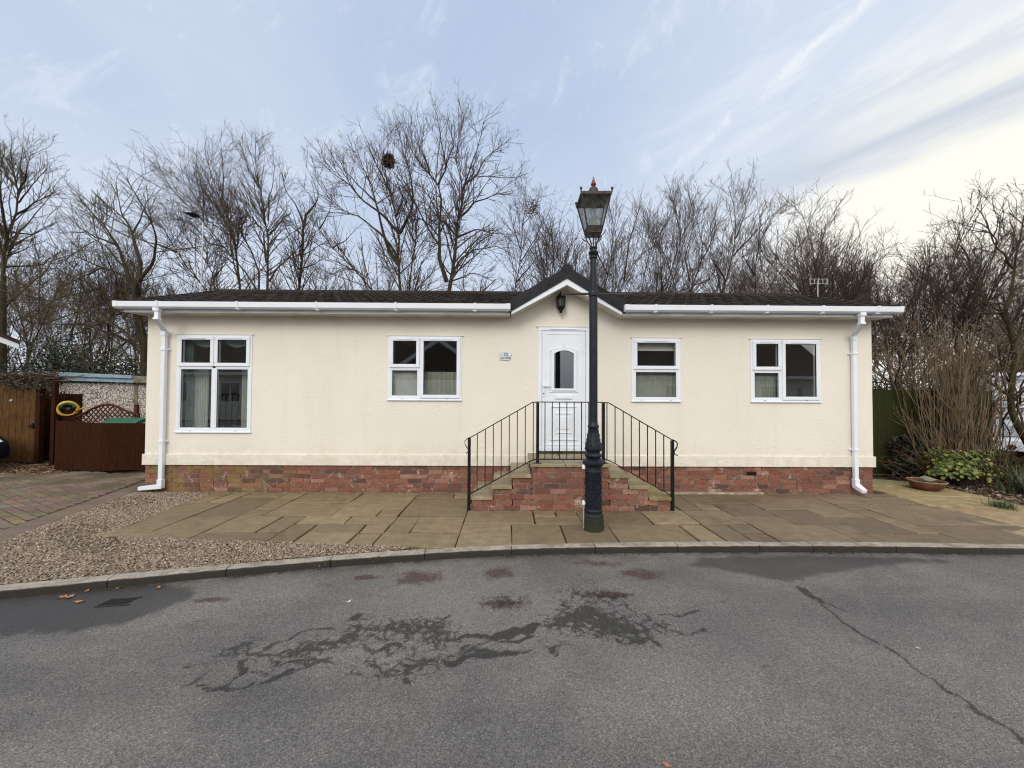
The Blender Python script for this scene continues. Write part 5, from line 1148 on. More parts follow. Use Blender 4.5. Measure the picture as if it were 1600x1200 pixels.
spec = [(905, 15, 340), (870, 13.5, 365), (1035, 15, 350), (1105, 15.5, 335), (1210, 15, 350), (1250, 13, 358), (1300, 14.5, 350), (1345, 15, 352), (1395, 13.5, 350), (925, 10, 385), (1225, 10.5, 380), (845, 16, 330), (540, 20, 380), (300, 21, 390), (150, 18, 345), (90, 19, 350), (40, 18, 330), (450, 21, 395)]
for i, (px, Y, pt) in enumerate(spec): back_tree(i, px, Y, pt, rowlab, g1, i % 4, 1.15)
# darker thicket at the right of the house
thick = [(1330, 9.5, 360, 'dark tangled thorn bush just behind the right roof corner', 1), (1372, 7.5, 400, 'dark multi stemmed bush against the right house corner', 2), (1425, 9, 345, 'dense dark hawthorn between the house corner and the cane clump', 3), (1480, 9.5, 322, 'twiggy dark tree rising above the pale cane clump', 4), (1530, 9, 312, 'dark twiggy tree behind the mossy trunk', 5), (1590, 8.5, 300, 'reddish brown dense twigged tree at the right edge of the picture', 6), (1300, 11, 395, 'low dark thorn bush seen over the roof aerial', 7), (1452, 2.5, 470, 'brown twiggy bush close behind the board fence', 8), (1528, 2.3, 475, 'brown twiggy bush between the cane clump and the white van', 9)]
for px, Y, pt, lab, sd in thick:
    x = at(px, 480, Y=Y)[0]; h = at(px, pt, Y=Y)[2]; st = auto_stems(x, Y, h*.93, 4, .42, 80+sd, .06, kink=.22)
    make_tree('thorn_bush', lab, st, 80+sd, bark='barkdark', twig='cane' if sd > 7 else 'twigdark' if sd != 6 else 'twigpurple', base=(x, Y, -.1), fine=1.05, up=.15, l1=(.8, 2.2), spread=1.6, rmin=.005)
# seed-head clusters and withered leaves kept in the thicket
def leaf_cloud(P, size, cols, seed, flat=0.):
    r = np.random.default_rng(seed); n = len(P); a = r.normal(size=(n, 3)); a[:, 2] *= (1-flat); a /= np.linalg.norm(a, axis=1, keepdims=True); b_ = np.cross(a, r.normal(size=(n, 3))); b_ /= np.linalg.norm(b_, axis=1, keepdims=True)
    s = size*r.uniform(.6, 1.3, (n, 1)); V = np.stack([P-a*s, P+b_*s*.42-a*s*.1, P+a*s, P-b_*s*.42-a*s*.1], 1).reshape(-1, 3); F_ = np.arange(n*4).reshape(n, 4)
    c = np.array(cols)[r.integers(0, len(cols), n)]*r.uniform(.65, 1.25, (n, 1)); return V, F_, np.repeat(c, 4, 0)
# far woodland that closes the view
def woodland():
    Vs, Fs, off = [], [], 0; r = np.random.default_rng(77)
    for i in range(40):
        px = -60+i*43+r.uniform(-14, 14); Y = r.uniform(22, 34); x = at(px, 480, Y=Y)[0]; h = at(px, r.uniform(432, 456) if 230 < px < 800 else r.uniform(395, 440), Y=Y)[2]
        st = auto_stems(x, Y, h, 3, .25, 300+i, .09); a, b_ = branches(st, 300+i, fine=.85, rmin=.012, depth=3, l1=(1., 2.6), up=.3); V, F_ = tubes(a+b_, [5, 4, 3, 3, 3, 3, 3, 3]); Vs.append(V); Fs.append(F_+off); off += len(V)
    tag(mesh_np('woodland', np.concatenate(Vs), [np.concatenate(Fs)], 'twig', smooth=True), kind='stuff')
woodland()
def understorey():
    r = np.random.default_rng(5); P = []
    for i in range(150):
        px = r.uniform(-150, 1750); Y = r.uniform(15, 30); x = at(px, 560, Y=Y)[0]; h = r.uniform(1.6, 3.6)*(1.25 if px < 300 else .9 if px > 1350 else 1); n = 330
        q = r.normal(size=(n, 3)); q /= np.linalg.norm(q, axis=1, keepdims=True); q *= r.random((n, 1))**.4; P.append(np.array([x, Y, h*.5])+q*np.array([2.2, 1.4, h*.5]))
    P = np.concatenate(P); V, F_, C = leaf_cloud(P, .13, [(.045, .034, .018), (.06, .042, .022), (.035, .036, .016), (.05, .05, .022), (.075, .05, .026)], 6)
    tag(mesh_np('understorey', V, [F_], 'leafcol', col=C), kind='stuff')
understorey()

# ================================================================= LEFT SIDE THINGS
def blob_leaves(name, c, rad3, n, size, cols, lab, cat, seed, clumps=22, stem=True, group=None, flat=.2, mat='leafcol', hollow=.35):
    r = np.random.default_rng(seed); c = np.array(c, float); rad3 = np.array(rad3)
    d = r.normal(size=(clumps, 3)); d /= np.linalg.norm(d, axis=1, keepdims=True); cc = c+d*rad3*(hollow+(1-hollow)*r.random((clumps, 1)))*.85; k = r.integers(0, clumps, n)
    P = cc[k]+r.normal(size=(n, 3))*rad3*.20; P[:, 2] = np.maximum(P[:, 2], -.01)
    root = empty(name, (float(c[0]), float(c[1]), 0), lab, cat, group); V, F_, C = leaf_cloud(P, size, cols, seed, flat); mesh_np('foliage', V, [F_], mat, root, col=C)
    if stem:
        b_ = np.array([c[0], c[1], -.02]); Q = np.stack([np.stack([b_+r.normal(size=3)*.04*np.array([1, 1, 0]), b_*.5+q*.5+r.normal(size=3)*.05, q]) for q in cc]); V, F_ = tubes([(Q, np.tile([.018, .012, .006], (clumps, 1)))], [5]); mesh_np('stem', V, [F_], 'barkdark', root)
    return root
eg = [(.018, .028, .012), (.026, .038, .015), (.035, .045, .018), (.014, .020, .010)]
for px, Y, pt, w_, lab in ((95, 8.0, 528, 1.5, 'broad dark evergreen bush behind the brown garden gate'), (140, 7.6, 545, 1.0, 'dark evergreen bush behind the blue edged garage roof'), (45, 9.2, 548, 1.2, 'olive evergreen bush showing under the neighbouring roof corner'), (180, 10.5, 555, 1.3, 'brown green bush low behind the right end of the garage')):
    x = at(px, 560, Y=Y)[0]; h = at(px, pt, Y=Y)[2]; blob_leaves('evergreen_bush', (x, Y, h*.55), (w_, .9, h*.5), 5200, .055, eg if px != 180 else [(.05, .038, .02), (.06, .05, .022), (.04, .04, .018)], lab, 'bush', px, clumps=40)
for px, Y, pt, w_, lab in ((1592, 3.6, 492, .8, 'olive evergreen bush behind the mossy trunk at the right edge'), (1512, 4.2, 560, .8, 'low dark evergreen bush behind the fence and canes')):
    x = at(px, 560, Y=Y)[0]; h = at(px, pt, Y=Y)[2]; blob_leaves('evergreen_bush', (x, Y, h*.62), (w_, .7, h*.40), 2600, .05, [(.035, .040, .016), (.045, .045, .02), (.025, .03, .013)], lab, 'bush', px, clumps=30)
make_tree('birch_sapling', 'pale barked birch stem leaning over the garage roof', [([at(145, 590, Y=7.0)*np.array([1, 1, 0]), at(145, 582, Y=7.), at(150, 560, Y=7.), at(160, 530, Y=7.2)], .05, .02)], 71, bark='bark', twig='twig', l1=(.4, 1.2))
# garage
ga = at(92, 600, Y=5.); gx0, gx1 = ga[0], at(300, 600, Y=5.)[0]; zt = 2.0
gar = empty('garage', (gx0, 5.0, 0), 'pebbledashed flat roofed garage with a pale blue roof edge beside the house', 'garage')
MB().box(gx0, gx1, 5.0, 10.5, 0, 1.88).build('wall', 'pebbledash', gar)
xs_ = at(213, 600, Y=5.)[0]; MB().box(xs_-.05, xs_+.05, 4.985, 5.0, 0, 1.88).build('concrete_post', 'concrete', gar)
m = MB(); m.prism([(gx0-.22, 2.215), (xs_+.05, 2.115), (xs_+.05, 2.02), (gx0-.22, 2.10)], 'y', 4.80, 4.84); m.prism([(gx0-.12, 2.10), (xs_+.05, 2.015), (xs_+.05, 1.90), (gx0-.12, 1.965)], 'y', 4.86, 4.90); m.box(gx0-.22, gx0-.18, 4.84, 10.6, 2.08, 2.2); m.build('fascia', 'bluefascia', gar, bevel=.004)
m = MB(); m.prism([(gx0-.2, 2.18), (gx1+.1, 2.03), (gx1+.1, 1.89), (gx0-.2, 1.99)], 'y', 4.9, 10.6); m.build('roof', 'concrete', gar)
m = MB(); m.box(xs_+.06, gx1+.1, 4.82, 4.90, 1.90, 2.06); m.build('lintel', 'concrete', gar, bevel=.01)
# neighbour's gable at the far left
nbx = at(2, 570, Y=4.)[0]; ec = at(32, 540, Y=3.8)
nb = empty('neighbour_bungalow', (float(ec[0]), 3.77, 0), 'white neighbouring bungalow of which only a roof corner shows at the left edge', 'bungalow')
hw = 3.2
m = MB(); m.prism([(nbx-2*hw, 0), (nbx, 0), (nbx, ec[2]+.05), (nbx-hw, ec[2]+hw*.5), (nbx-2*hw, ec[2]+.05)], 'y', 4.0, 5.2); m.build('wall', 'opcream', nb)
rx = nbx-hw; ez = ec[2]; ap = ez+(ec[0]-rx)*.52
m = MB()
for s in (-1, 1):
    e = rx+s*(ec[0]-rx); m.add([(rx, 3.75, ap+.16), (e, 3.75, ez+.14), (e, 5.3, ez+.14), (rx, 5.3, ap+.16), (rx, 3.75, ap+.06), (e, 3.75, ez+.04), (e, 5.3, ez+.04), (rx, 5.3, ap+.06)], [(0,1,2,3),(4,7,6,5),(0,4,5,1),(1,5,6,2),(2,6,7,3)])
m.build('roof', 'opproof', nb)
m = MB()
for s in (-1, 1):
    e = rx+s*(ec[0]-rx); P = [(rx, ap+.07), (e, ez+.05), (e, ez-.10), (rx, ap-.10)]; m.prism(P[::-s], 'y', 3.77, 3.80)
m.box(ec[0]-.03, ec[0], 3.8, 5.3, ez-.1, ez+.04); m.build('bargeboard', 'pvc', nb)
nb.rotation_euler[2] = rad(52)
# gate with arched top
gy = 2.3; g0, g1 = at(-6, 650, Y=gy)[0], at(58, 650, Y=gy)[0]; gt = at(58, 614, Y=gy)[2]; gtop = at(10, 601, Y=gy)[2]
gate = empty('garden_gate', (g0, gy, 0), 'brown boarded garden gate with a gently arched top at the left edge', 'gate')
m = MB(); nb_ = 9; ww = (g1-g0+.45)/nb_
for k in range(nb_):
    a = g0-.45+k*ww; b_ = a+ww-.006; arc = lambda x: gt+(gtop-gt)*(1-((x-(g0-.1))/(g1-g0+.1))**2); m.add([(a, gy-.012, .06), (b_, gy-.012, .06), (b_, gy+.012, .06), (a, gy+.012, .06), (a, gy-.012, arc(a)), (b_, gy-.012, arc(b_)), (b_, gy+.012, arc(b_)), (a, gy+.012, arc(a))], [(0,3,2,1),(4,5,6,7),(0,1,5,4),(1,2,6,5),(2,3,7,6),(3,0,4,7)])
m.build('board_panel', 'gatewood', gate, bevel=.003)
m = MB(); m.box(g0-.45, g1, gy+.013, gy+.05, .35, .45); m.box(g0-.45, g1, gy+.013, gy+.05, 1.35, 1.45); m.build('ledge_rail', 'gatewood', gate)
zz = at(50, 666, Y=gy)[2]; m = MB(); m.box(g1-.16, g1+.02, gy-.03, gy-.013, zz-.02, zz+.02); m.box(g1-.06, g1-.03, gy-.05, gy-.03, zz-.05, zz+.07); m.build('latch', 'blackpaint', gate)
p = at(18, 626, Y=gy-.02); MB().lathe([(.005, p[2]-.04), (.03, p[2]-.02), (.035, p[2]), (.03, p[2]+.02), (.005, p[2]+.04)], p[0], p[1], 10).build('knob', 'steel', gate, smooth=True)
m = MB(); m.box(g1+.01, g1+.11, gy-.05, gy+.05, -.02, gt+.12); m.build('gate_post', 'redwood', gate, bevel=.004)
# pergola beam with climber above the gate
bz = at(0, 592, Y=gy-.1)[2]; bx1 = at(92, 594, Y=gy-.1)[0]
bmm = MB(); bmm.box(g0-.8, bx1, gy-.13, gy-.07, bz-.06, bz+.06); bm2 = bmm.build('arch_beam', 'lattice', None); tag(bm2, 'reddish timber beam over the garden gate, wrapped by a climber', 'beam')
m = MB(); m.box(bx1-.10, bx1-.02, gy-.15, gy-.075, -.02, bz-.06); tag(m.build('arch_post', 'redwood', None), 'dark timber post holding the beam right of the garden gate', 'post')
r = np.random.default_rng(4); n = 90; sx = r.uniform(g0-.3, bx1, n); P = np.stack([np.column_stack([sx+t*r.normal(0, .35, n), gy-.1+r.normal(0, .06, n), bz+.05+r.normal(0, .06, n)-t*t*.12*r.random(n)]) for t in np.linspace(0, 1, 5)], 1); V, F_ = tubes([(P, np.full((n, 5), .009))], [4])
cl = empty('climber', (float(g1), gy-.1, bz), 'leafless brown climber tangled over the beam above the garden gate', 'climber'); mesh_np('stem', V, [F_], 'twig', cl)
Pq = np.column_stack([r.uniform(g1-.7, bx1, 700), gy-.1+r.normal(0, .09, 700), bz-.05+r.normal(0, .11, 700)]); V, F_, C = leaf_cloud(Pq, .03, [(.05, .045, .02), (.07, .05, .025), (.09, .08, .03)], 8); mesh_np('foliage', V, [F_], 'leafcol', cl, col=C)
# trellis beside the gate
ty = 2.75; t0, t1 = at(62, 660, Y=ty)[0], at(92, 660, Y=ty)[0]+.1; ttz = at(80, 612, Y=ty)[2]
tr = empty('trellis', (t0, ty, 0), 'dark square trellis panel between the gate and the stained panels', 'trellis'); m = MB()
for k in range(9): m.box(t0+(t1-t0)*k/8-.008, t0+(t1-t0)*k/8+.008, ty, ty+.012, .05, ttz)
for k in range(14): m.box(t0, t1, ty-.012, ty-.0005, .1+(ttz-.15)*k/13-.008, .1+(ttz-.15)*k/13+.008)
m.build('lattice', 'lattice', tr); m = MB(); m.box(t0-.2, t1+.3, ty+.10, ty+.13, 0, ttz-.05); m.build('back_board', 'redwood', tr)
# stained panels round the bin store
A0, A1, A2 = np.array(at(86, 735, Z=0.)[:2]), np.array(at(157, 738, Z=0.)[:2]), np.array(at(236, 736, Z=0.)[:2])
bs = empty('bin_screen', (float(A1[0]), float(A1[1]), 0), 'low dark red brown timber screen of two panels beside the house corner', 'screen')
for p, q, z0_, z1_ in ((A0, A1, 1.035, 1.0), (A1, A2, 1.0, .99)):
    d = (q-p)/np.linalg.norm(q-p); nrm = np.array([-d[1], d[0]]); m = MB(); L = np.linalg.norm(q-p); nbd = int(L/.14)
    for k in range(nbd):
        a, b_ = p+d*(L*k/nbd+.0015), p+d*(L*(k+1)/nbd-.0015); za = z0_+(z1_-z0_)*k/nbd
        m.add([(*a, .03), (*b_, .03), (*(b_+nrm*.02), .03), (*(a+nrm*.02), .03), (*a, za), (*b_, za), (*(b_+nrm*.02), za), (*(a+nrm*.02), za)], [(0,3,2,1),(4,5,6,7),(0,1,5,4),(1,2,6,5),(2,3,7,6),(3,0,4,7)])
    m.build('panel', 'redwood', bs)
for p in (A0, A1, A2): MB().box(p[0]-.035, p[0]+.035, p[1]+.025, p[1]+.095, -.02, .97).build('post', 'redwood', bs)
A0b = np.array(at(92, 650, Y=2.9)[:2])
m = MB(); d = A0b-A0; m.add([(*A0, .03), (*A0b, .03), (A0b[0]-.02, A0b[1], .03), (A0[0]-.02, A0[1], .03), (*A0, 1.03), (*A0b, 1.0), (A0b[0]-.02, A0b[1], 1.0), (A0[0]-.02, A0[1], 1.03)], [(0,3,2,1),(4,5,6,7),(0,1,5,4),(1,2,6,5),(2,3,7,6),(3,0,4,7)]); m.build('panel', 'redwood', bs)
# arched lattice behind
ly = 2.15; l0, lpk, l1x = at(104, 655, Y=ly), at(168, 632, Y=ly), at(215, 647, Y=ly); zb2 = .85
arc2 = lambda x: (l0[2]+(lpk[2]-l0[2])*.5*(1-math.cos(math.pi*min(1, max(0, (x-l0[0])/(lpk[0]-l0[0]))))) if x < lpk[0] else l1x[2]+(lpk[2]-l1x[2])*.5*(1+math.cos(math.pi*min(1, (x-lpk[0])/(l1x[0]-lpk[0])))))
la = empty('garden_lattice', (float(lpk[0]), ly, 0), 'brown diamond lattice panel with an arched top above the stained screen', 'lattice')
m = MB(); X = np.linspace(l0[0], l1x[0], 26); m.tube([(x, ly, arc2(x)) for x in X], .026, 6); m.box(l0[0], l1x[0], ly-.012, ly+.012, zb2-.02, zb2+.02); m.box(l0[0]-.03, l0[0]+.01, ly-.02, ly+.02, .0, l0[2]+.02); m.box(l1x[0]-.02, l1x[0]+.04, ly-.02, ly+.02, .0, l1x[2]+.02); m.build('frame', 'lattice', la)
m = MB(); w_ = l1x[0]-l0[0]
for sgn in (-1, 1):
    c = -1.2
    while c < w_+1.2:
        pts = []
        for t in np.linspace(0, .75, 26):
            x = l0[0]+c+sgn*t*.9; z = zb2+t
            if l0[0] < x < l1x[0] and z < arc2(x): pts.append((x, ly+sgn*.006, z))
        if len(pts) > 1: m.tube([pts[0], pts[-1]], .0115, 4)
        c += .105
m.build('lattice', 'lattice', la)
p = at(213, 632, Y=ly+.1); m = MB(); m.box(p[0]-.03, p[0]+.03, ly+.08, ly+.14, 0, p[2]); tag(m.build('lattice_post', 'lattice', None), 'slim brown post standing at the right end of the lattice panel', 'post')
# wheelie bin under a grey sheet
b0, b1 = at(176, 662, Y=1.95), at(226, 662, Y=1.95); bt = at(200, 656, Y=1.95)[2]
bn = empty('wheelie_bin', (float((b0[0]+b1[0])/2), 2.0, 0), 'green lidded wheelie bin behind the stained screen', 'bin')
m = MB(); m.add([(b0[0]+.05, 1.80, 0), (b1[0]-.05, 1.80, 0), (b1[0]-.05, 2.05, 0), (b0[0]+.05, 2.05, 0), (b0[0], 1.76, bt-.08), (b1[0], 1.76, bt-.08), (b1[0], 2.10, bt-.08), (b0[0], 2.10, bt-.08)], [(0,3,2,1),(4,5,6,7),(0,1,5,4),(1,2,6,5),(2,3,7,6),(3,0,4,7)]); m.build('body', 'greenplastic', bn, bevel=.02)
m = MB(); m.prism([(1.73, bt-.07), (2.12, bt-.03), (2.12, bt+.04), (1.95, bt+.045), (1.73, bt-.03)], 'x', b0[0]-.03, b1[0]+.03); m.build('lid', 'greenplastic', bn, bevel=.015)
s0, s1 = at(118, 662, Y=1.85), at(176, 662, Y=1.85); m = MB(); V = []
for i in range(9):
    for j in range(5):
        V.append((s0[0]+(s1[0]-s0[0])*i/8, 1.75+.45*j/4, at(118, 661, Y=1.85)[2]-.05+.075*i/8+.018*math.sin(i*1.3+j)+.02*(j > 1)))
m.add(V, [(i*5+j, i*5+j+1, (i+1)*5+j+1, (i+1)*5+j) for i in range(8) for j in range(4)]); sh_ = m.build('cover_sheet', 'greyplastic', None, smooth=True); sh_.modifiers.new('thick', 'SOLIDIFY').thickness = .01; tag(sh_, 'crumpled grey plastic sheet lying left of the green bin lid', 'plastic sheet')
# hose reel on the corner post
hc = at(106, 640, Y=1.80); hr_ = empty('hose_reel', tuple(float(v) for v in hc), 'yellow garden hose coiled on a green reel beside the lattice panel', 'hose reel')
m = MB()
for k in range(4):
    R0 = .135+.010*(k % 3); yy = hc[1]-.04+.024*k; m.tube([(hc[0]+R0*math.cos(q)*(1+.05*math.sin(3*q+k)), yy+.01*math.sin(2*q+k), hc[2]+R0*math.sin(q)+.02) for q in np.linspace(.0, 2*math.pi, 25)], .0125, 6)
m.tube([(hc[0]+.17, hc[1]-.05, hc[2]), (hc[0]+.24, hc[1]-.05, hc[2]+.05), (hc[0]+.30, hc[1]-.04, hc[2]+.0), (hc[0]+.24, hc[1]-.04, hc[2]-.06)], .0125, 6); m.build('hose', 'yellow', hr_, smooth=True)
m = MB(); m.tube([(hc[0], hc[1]-.05, hc[2]+.02), (hc[0], hc[1]+.10, hc[2]+.02)], .03, 14)
for yy in (-.095, .105): m.tube([(hc[0]+.11*math.cos(q), hc[1]+yy, hc[2]+.02+.11*math.sin(q)) for q in np.linspace(.3, math.pi-.3, 12)], .026, 6)
m.build('reel', 'greenplastic', hr_, smooth=True)
m = MB(); m.box(hc[0]-.06, hc[0]+.11, hc[1]-.02, hc[1]+.06, .0, hc[2]-.02); m.build('bracket_post', 'redwood', hr_)
hr_.rotation_euler[2] = rad(44)
# leaf litter by the gate
n = 5200; P = np.column_stack([rng.uniform(-12.6, -9.2, n), rng.uniform(1.35, 3.0, n), rng.uniform(-.02, .02, n)])
V, F_, C = leaf_cloud(P, .035, [(.20, .115, .055), (.15, .085, .045), (.25, .16, .09), (.12, .075, .045), (.30, .21, .13)], 11, .8); tag(mesh_np('leaf_litter', V, [F_], 'leafcol', col=C), kind='stuff')
# dark car nose at the left edge
cx_, cy_ = at(14, 740, Z=0.)[0]-.50, 1.05
car = empty('parked_car', (cx_-2, cy_, 0), 'dark blue black car whose rounded nose pokes in at the left edge', 'car')
prof = [(-.0, .25), (.03, .42), (-.02, .58), (-.16, .70), (-.55, .82), (-1.15, .92), (-1.7, 1.34), (-2.3, 1.47), (-3.3, 1.40), (-3.9, 1.0), (-4.1, .8), (-4.12, .3), (-3.6, .22), (-.3, .2)]
m = MB(); V = []; ws = (0, .12, .45, 1.3, 1.63, 1.75); sc_ = (.90, .97, 1., 1., .97, .90)
for w_, k in zip(ws, sc_):
    for x, z in prof: V.append((cx_+(x+2)*(1 if k == 1 else k*.98+.02)-2-(0.25 if k < .95 and x > -1 else .06 if k < 1 and x > -1 else 0), cy_-.85+w_, .2+(z-.2)*k))
n_ = len(prof); Fs = [(i*n_+j, i*n_+(j+1) % n_, (i+1)*n_+(j+1) % n_, (i+1)*n_+j) for i in range(5) for j in range(n_)]+[tuple(range(n_))[::-1], tuple(range(5*n_, 6*n_))]
m.add(V, Fs); bo_ = m.build('body', 'darkcar', car, smooth=True)
for i in (0, 1):
    yy = cy_-.80 if i == 0 else cy_+.74
    for xx in (-.85, -3.3):
        o = MB().lathe([(.19, -.1), (.30, -.095), (.315, -.06), (.315, .06), (.30, .095), (.19, .1)], 0, 0, 24); V = [(cx_+xx+x, yy+z, .315+y) for x, y, z in o.v]; mm = MB(); mm.add(V, o.f); wh = mm.build('wheel', 'rubber', car, smooth=True)
        o = MB().lathe([(.02, -.085), (.18, -.09), (.2, -.06), (.2, .06), (.18, .09), (.02, .085)], 0, 0, 20); mm = MB(); mm.add([(cx_+xx+x, yy+z, .315+y) for x, y, z in o.v], o.f); mm.build('rim', 'steel', wh, smooth=True)
for yy in (cy_-.62, cy_+.40):
    m = MB(); m.add([(cx_-.16, yy, .56), (cx_-.14, yy+.26, .57), (cx_-.34, yy+.26, .70), (cx_-.36, yy, .69), (cx_-.10, yy, .58), (cx_-.08, yy+.26, .59), (cx_-.28, yy+.26, .735), (cx_-.30, yy, .725)], [(0,3,2,1),(4,5,6,7),(0,1,5,4),(1,2,6,5),(2,3,7,6),(3,0,4,7)]); m.build('headlight', 'pvc', car, bevel=.01)
m = MB(); m.add([(cx_-1.2, cy_-.70, .95), (cx_-1.2, cy_+.72, .95), (cx_-1.68, cy_+.62, 1.33), (cx_-1.68, cy_-.60, 1.33)], [(0,1,2,3)]); m.build('windscreen', 'carglass', car)

# ================================================================= RIGHT SIDE THINGS
fx0, fx1, fy = 5.9, 9.9, 1.42
fe = empty('board_fence', (8, fy, 0), 'tall dark green stained board fence running from the house to the shrubs', 'fence'); m = MB(); R5 = random.Random(6); x = fx0
while x < fx1:
    w_ = R5.uniform(.10, .13); z = 1.80+R5.uniform(-.012, .012)-.012*(x-fx0); m.box(x, x+w_-.003, fy-.018+R5.uniform(-.004, .004), fy, -.02, z); x += w_
m.build('board', 'fence', fe); m = MB(); m.box(fx0, fx1, fy+.001, fy+.05, .4, .48); m.box(fx0, fx1, fy+.001, fy+.05, 1.4, 1.48); m.build('rail', 'fence', fe)
m = MB(); m.box(8.05, 8.10, fy-.035, fy-.02, -.02, 1.8); m.box(fx0, fx1, fy-.03, fy+.03, 1.745, 1.775) if False else None; m.build('cover_strip', 'fence', fe)
# cane clump
r = np.random.default_rng(31); c0 = np.array([8.75, 1.0, 0.]); n = 210; az = r.uniform(0, 6.28, n); tilt = np.abs(r.normal(0, .34, n)); tilt = tilt*np.where(np.cos(az) > 0, .55, 1.05); H = r.uniform(1.5, 3.45, n)*(1-.25*tilt); b_ = c0+np.column_stack([r.normal(0, .26, n), r.normal(0, .14, n), np.full(n, -.02)])
d = np.column_stack([np.cos(az)*tilt, np.sin(az)*tilt*.6, np.ones(n)]); d /= np.linalg.norm(d, axis=1, keepdims=True); P = [b_]
for k in range(7): d = d+r.normal(size=(n, 3))*.055; d /= np.linalg.norm(d, axis=1, keepdims=True); P.append(P[-1]+d*(H/7)[:, None])
P = np.stack(P, 1); cg = empty('cane_clump', tuple(c0), 'tall fan of bare tan canes standing before the fence', 'shrub'); R0 = np.tile(np.linspace(.009, .0045, 8), (n, 1)); ch_ = grow_from(P, R0, r, 1.4, 4, .3, .15, .5, (.25, .6), .3, .08, .3, .8, .0045, .7); V, F_ = tubes([(P, R0), ch_], [4, 3]); mesh_np('cane', V, [F_], 'cane', cg)
# dead brown stems low in the clump
n = 150; az = r.uniform(0, 6.28, n); b_ = np.array([8.75, .95, 0])+np.column_stack([r.normal(0, .5, n), r.normal(0, .2, n), np.zeros(n)]); P = [b_]; d = np.column_stack([np.cos(az)*.9, np.sin(az)*.5, np.full(n, .8)]); d /= np.linalg.norm(d, axis=1, keepdims=True)
for k in range(6): d = d+r.normal(size=(n, 3))*.10; d[:, 2] -= .10; d /= np.linalg.norm(d, axis=1, keepdims=True); P.append(P[-1]+d*.17)
V, F_ = tubes([(np.stack(P, 1), np.full((n, 7), .005))], [3]); ds = mesh_np('dry_stems', V, [F_], 'dryred', None); tag(ds, 'arching dry brown stems at the foot of the cane clump', 'dry stems')
# pieris shrub and bowl
lime = [(.16, .20, .035), (.10, .145, .03), (.22, .24, .06), (.06, .09, .022), (.13, .155, .035)]
def pieris(name, c, rad3, nros, lab, seed):
    r = np.random.default_rng(seed); c = np.array(c, float); root = empty(name, (float(c[0]), float(c[1]), 0), lab, 'shrub'); d = r.normal(size=(nros, 3)); d /= np.linalg.norm(d, axis=1, keepdims=True); d[:, 2] = np.abs(d[:, 2])*.9-.25; d[:, 1] -= .25; rr_ = (.45+.40*r.random((nros, 1)))*(1+.38*np.sin(d[:, :1]*4.1+1)*np.cos(d[:, 2:3]*5.3+d[:, 1:2]*3)); q = c+d*np.array(rad3)*rr_; q[:, 2] = np.maximum(q[:, 2], .03); Vs, Cs = [], []
    for p, dd in zip(q, d):
        ax = dd+np.array([0, 0, .6])+r.normal(size=3)*.25; ax /= np.linalg.norm(ax); u = np.cross(ax, r.normal(size=3)); u /= np.linalg.norm(u); v = np.cross(ax, u); col = np.array(lime[r.integers(0, 5)])*r.uniform(.7, 1.25); k = r.integers(7, 12); s = r.uniform(.026, .046)
        for i in range(k):
            a = 6.28*i/k+r.normal(0, .15); o = u*math.cos(a)+v*math.sin(a); t = o*.85+ax*r.uniform(.1, .6); w_ = np.cross(t, ax); w_ /= np.linalg.norm(w_)+1e-9; Vs += [p, p+t*s*.5+w_*s*.17, p+t*s, p+t*s*.5-w_*s*.17]; Cs += [col*r.uniform(.8, 1.15)]*4
    F_ = np.arange(len(Vs)).reshape(-1, 4); mesh_np('foliage', np.array(Vs), [F_], 'leafcol', root, col=np.array(Cs)); k = min(60, nros); b_ = np.array([c[0], c[1], 0.]); Q = np.stack([np.stack([b_+r.normal(size=3)*np.array([.05, .05, 0]), (b_+p)/2+r.normal(size=3)*.03, p]) for p in q[:k]]); V, F2_ = tubes([(Q, np.tile([.010, .007, .004], (k, 1)))], [4]); mesh_np('stem', V, [F2_], 'barkdark', root); return root
sc = at(1482, 720, Y=.72); pieris('pieris_shrub', (sc[0], .60, .33), (.76, .42, .66), 1100, 'lime green rosetted shrub behind the terracotta bowl', 4)
dk = [(.020, .026, .014), (.03, .034, .016), (.014, .018, .010)]
sx = at(1425, 720, Y=1.1)[0]; blob_leaves('dark_shrub', (sx, 1.12, .34), (.42, .22, .36), 1500, .045, dk, 'dark leafed low shrub at the foot of the fence', 'shrub', 12, clumps=24)
blob_leaves('dark_shrub', (at(1420, 700, Y=1.2)[0], 1.25, .55), (.40, .12, .42), 1100, .045, dk, 'dark evergreen shrub spread against the fence behind the canes', 'shrub', 14, clumps=26)
blob_leaves('dark_shrub', (at(1530, 700, Y=.9)[0], .95, .35), (.45, .3, .42), 1700, .045, [(.03, .045, .018), (.045, .06, .022), (.06, .06, .03)], 'olive leafed shrub between the lime shrub and the mossy trunk', 'shrub', 15, clumps=26)
def strappy(name, c, n, h, lab, seed, cols, wide=.014, spread=.10, arch=.9):
    root = empty(name, (float(c[0]), float(c[1]), 0), lab, 'plant'); o = blades('leaf_blade', [c], n, h, spread, cols, seed=seed, wide=wide, arch=arch)
    o.name = 'foliage'; me = o.data; V = np.empty(len(me.vertices)*3, dtype=np.float32); me.vertices.foreach_get('co', V); V = V.reshape(-1, 3)-np.array([c[0], c[1], 0], dtype=np.float32); me.vertices.foreach_set('co', V.ravel()); o.parent = root; return root
gr = [(.035, .055, .02), (.05, .075, .026), (.025, .04, .016), (.07, .085, .035)]
p1 = at(1556, 752, Z=0.); strappy('strappy_plant', (p1[0]-.05, p1[1]-.1, -.02), 190, .74, 'arching strap leaved plant right of the lime green shrub', 1, gr)
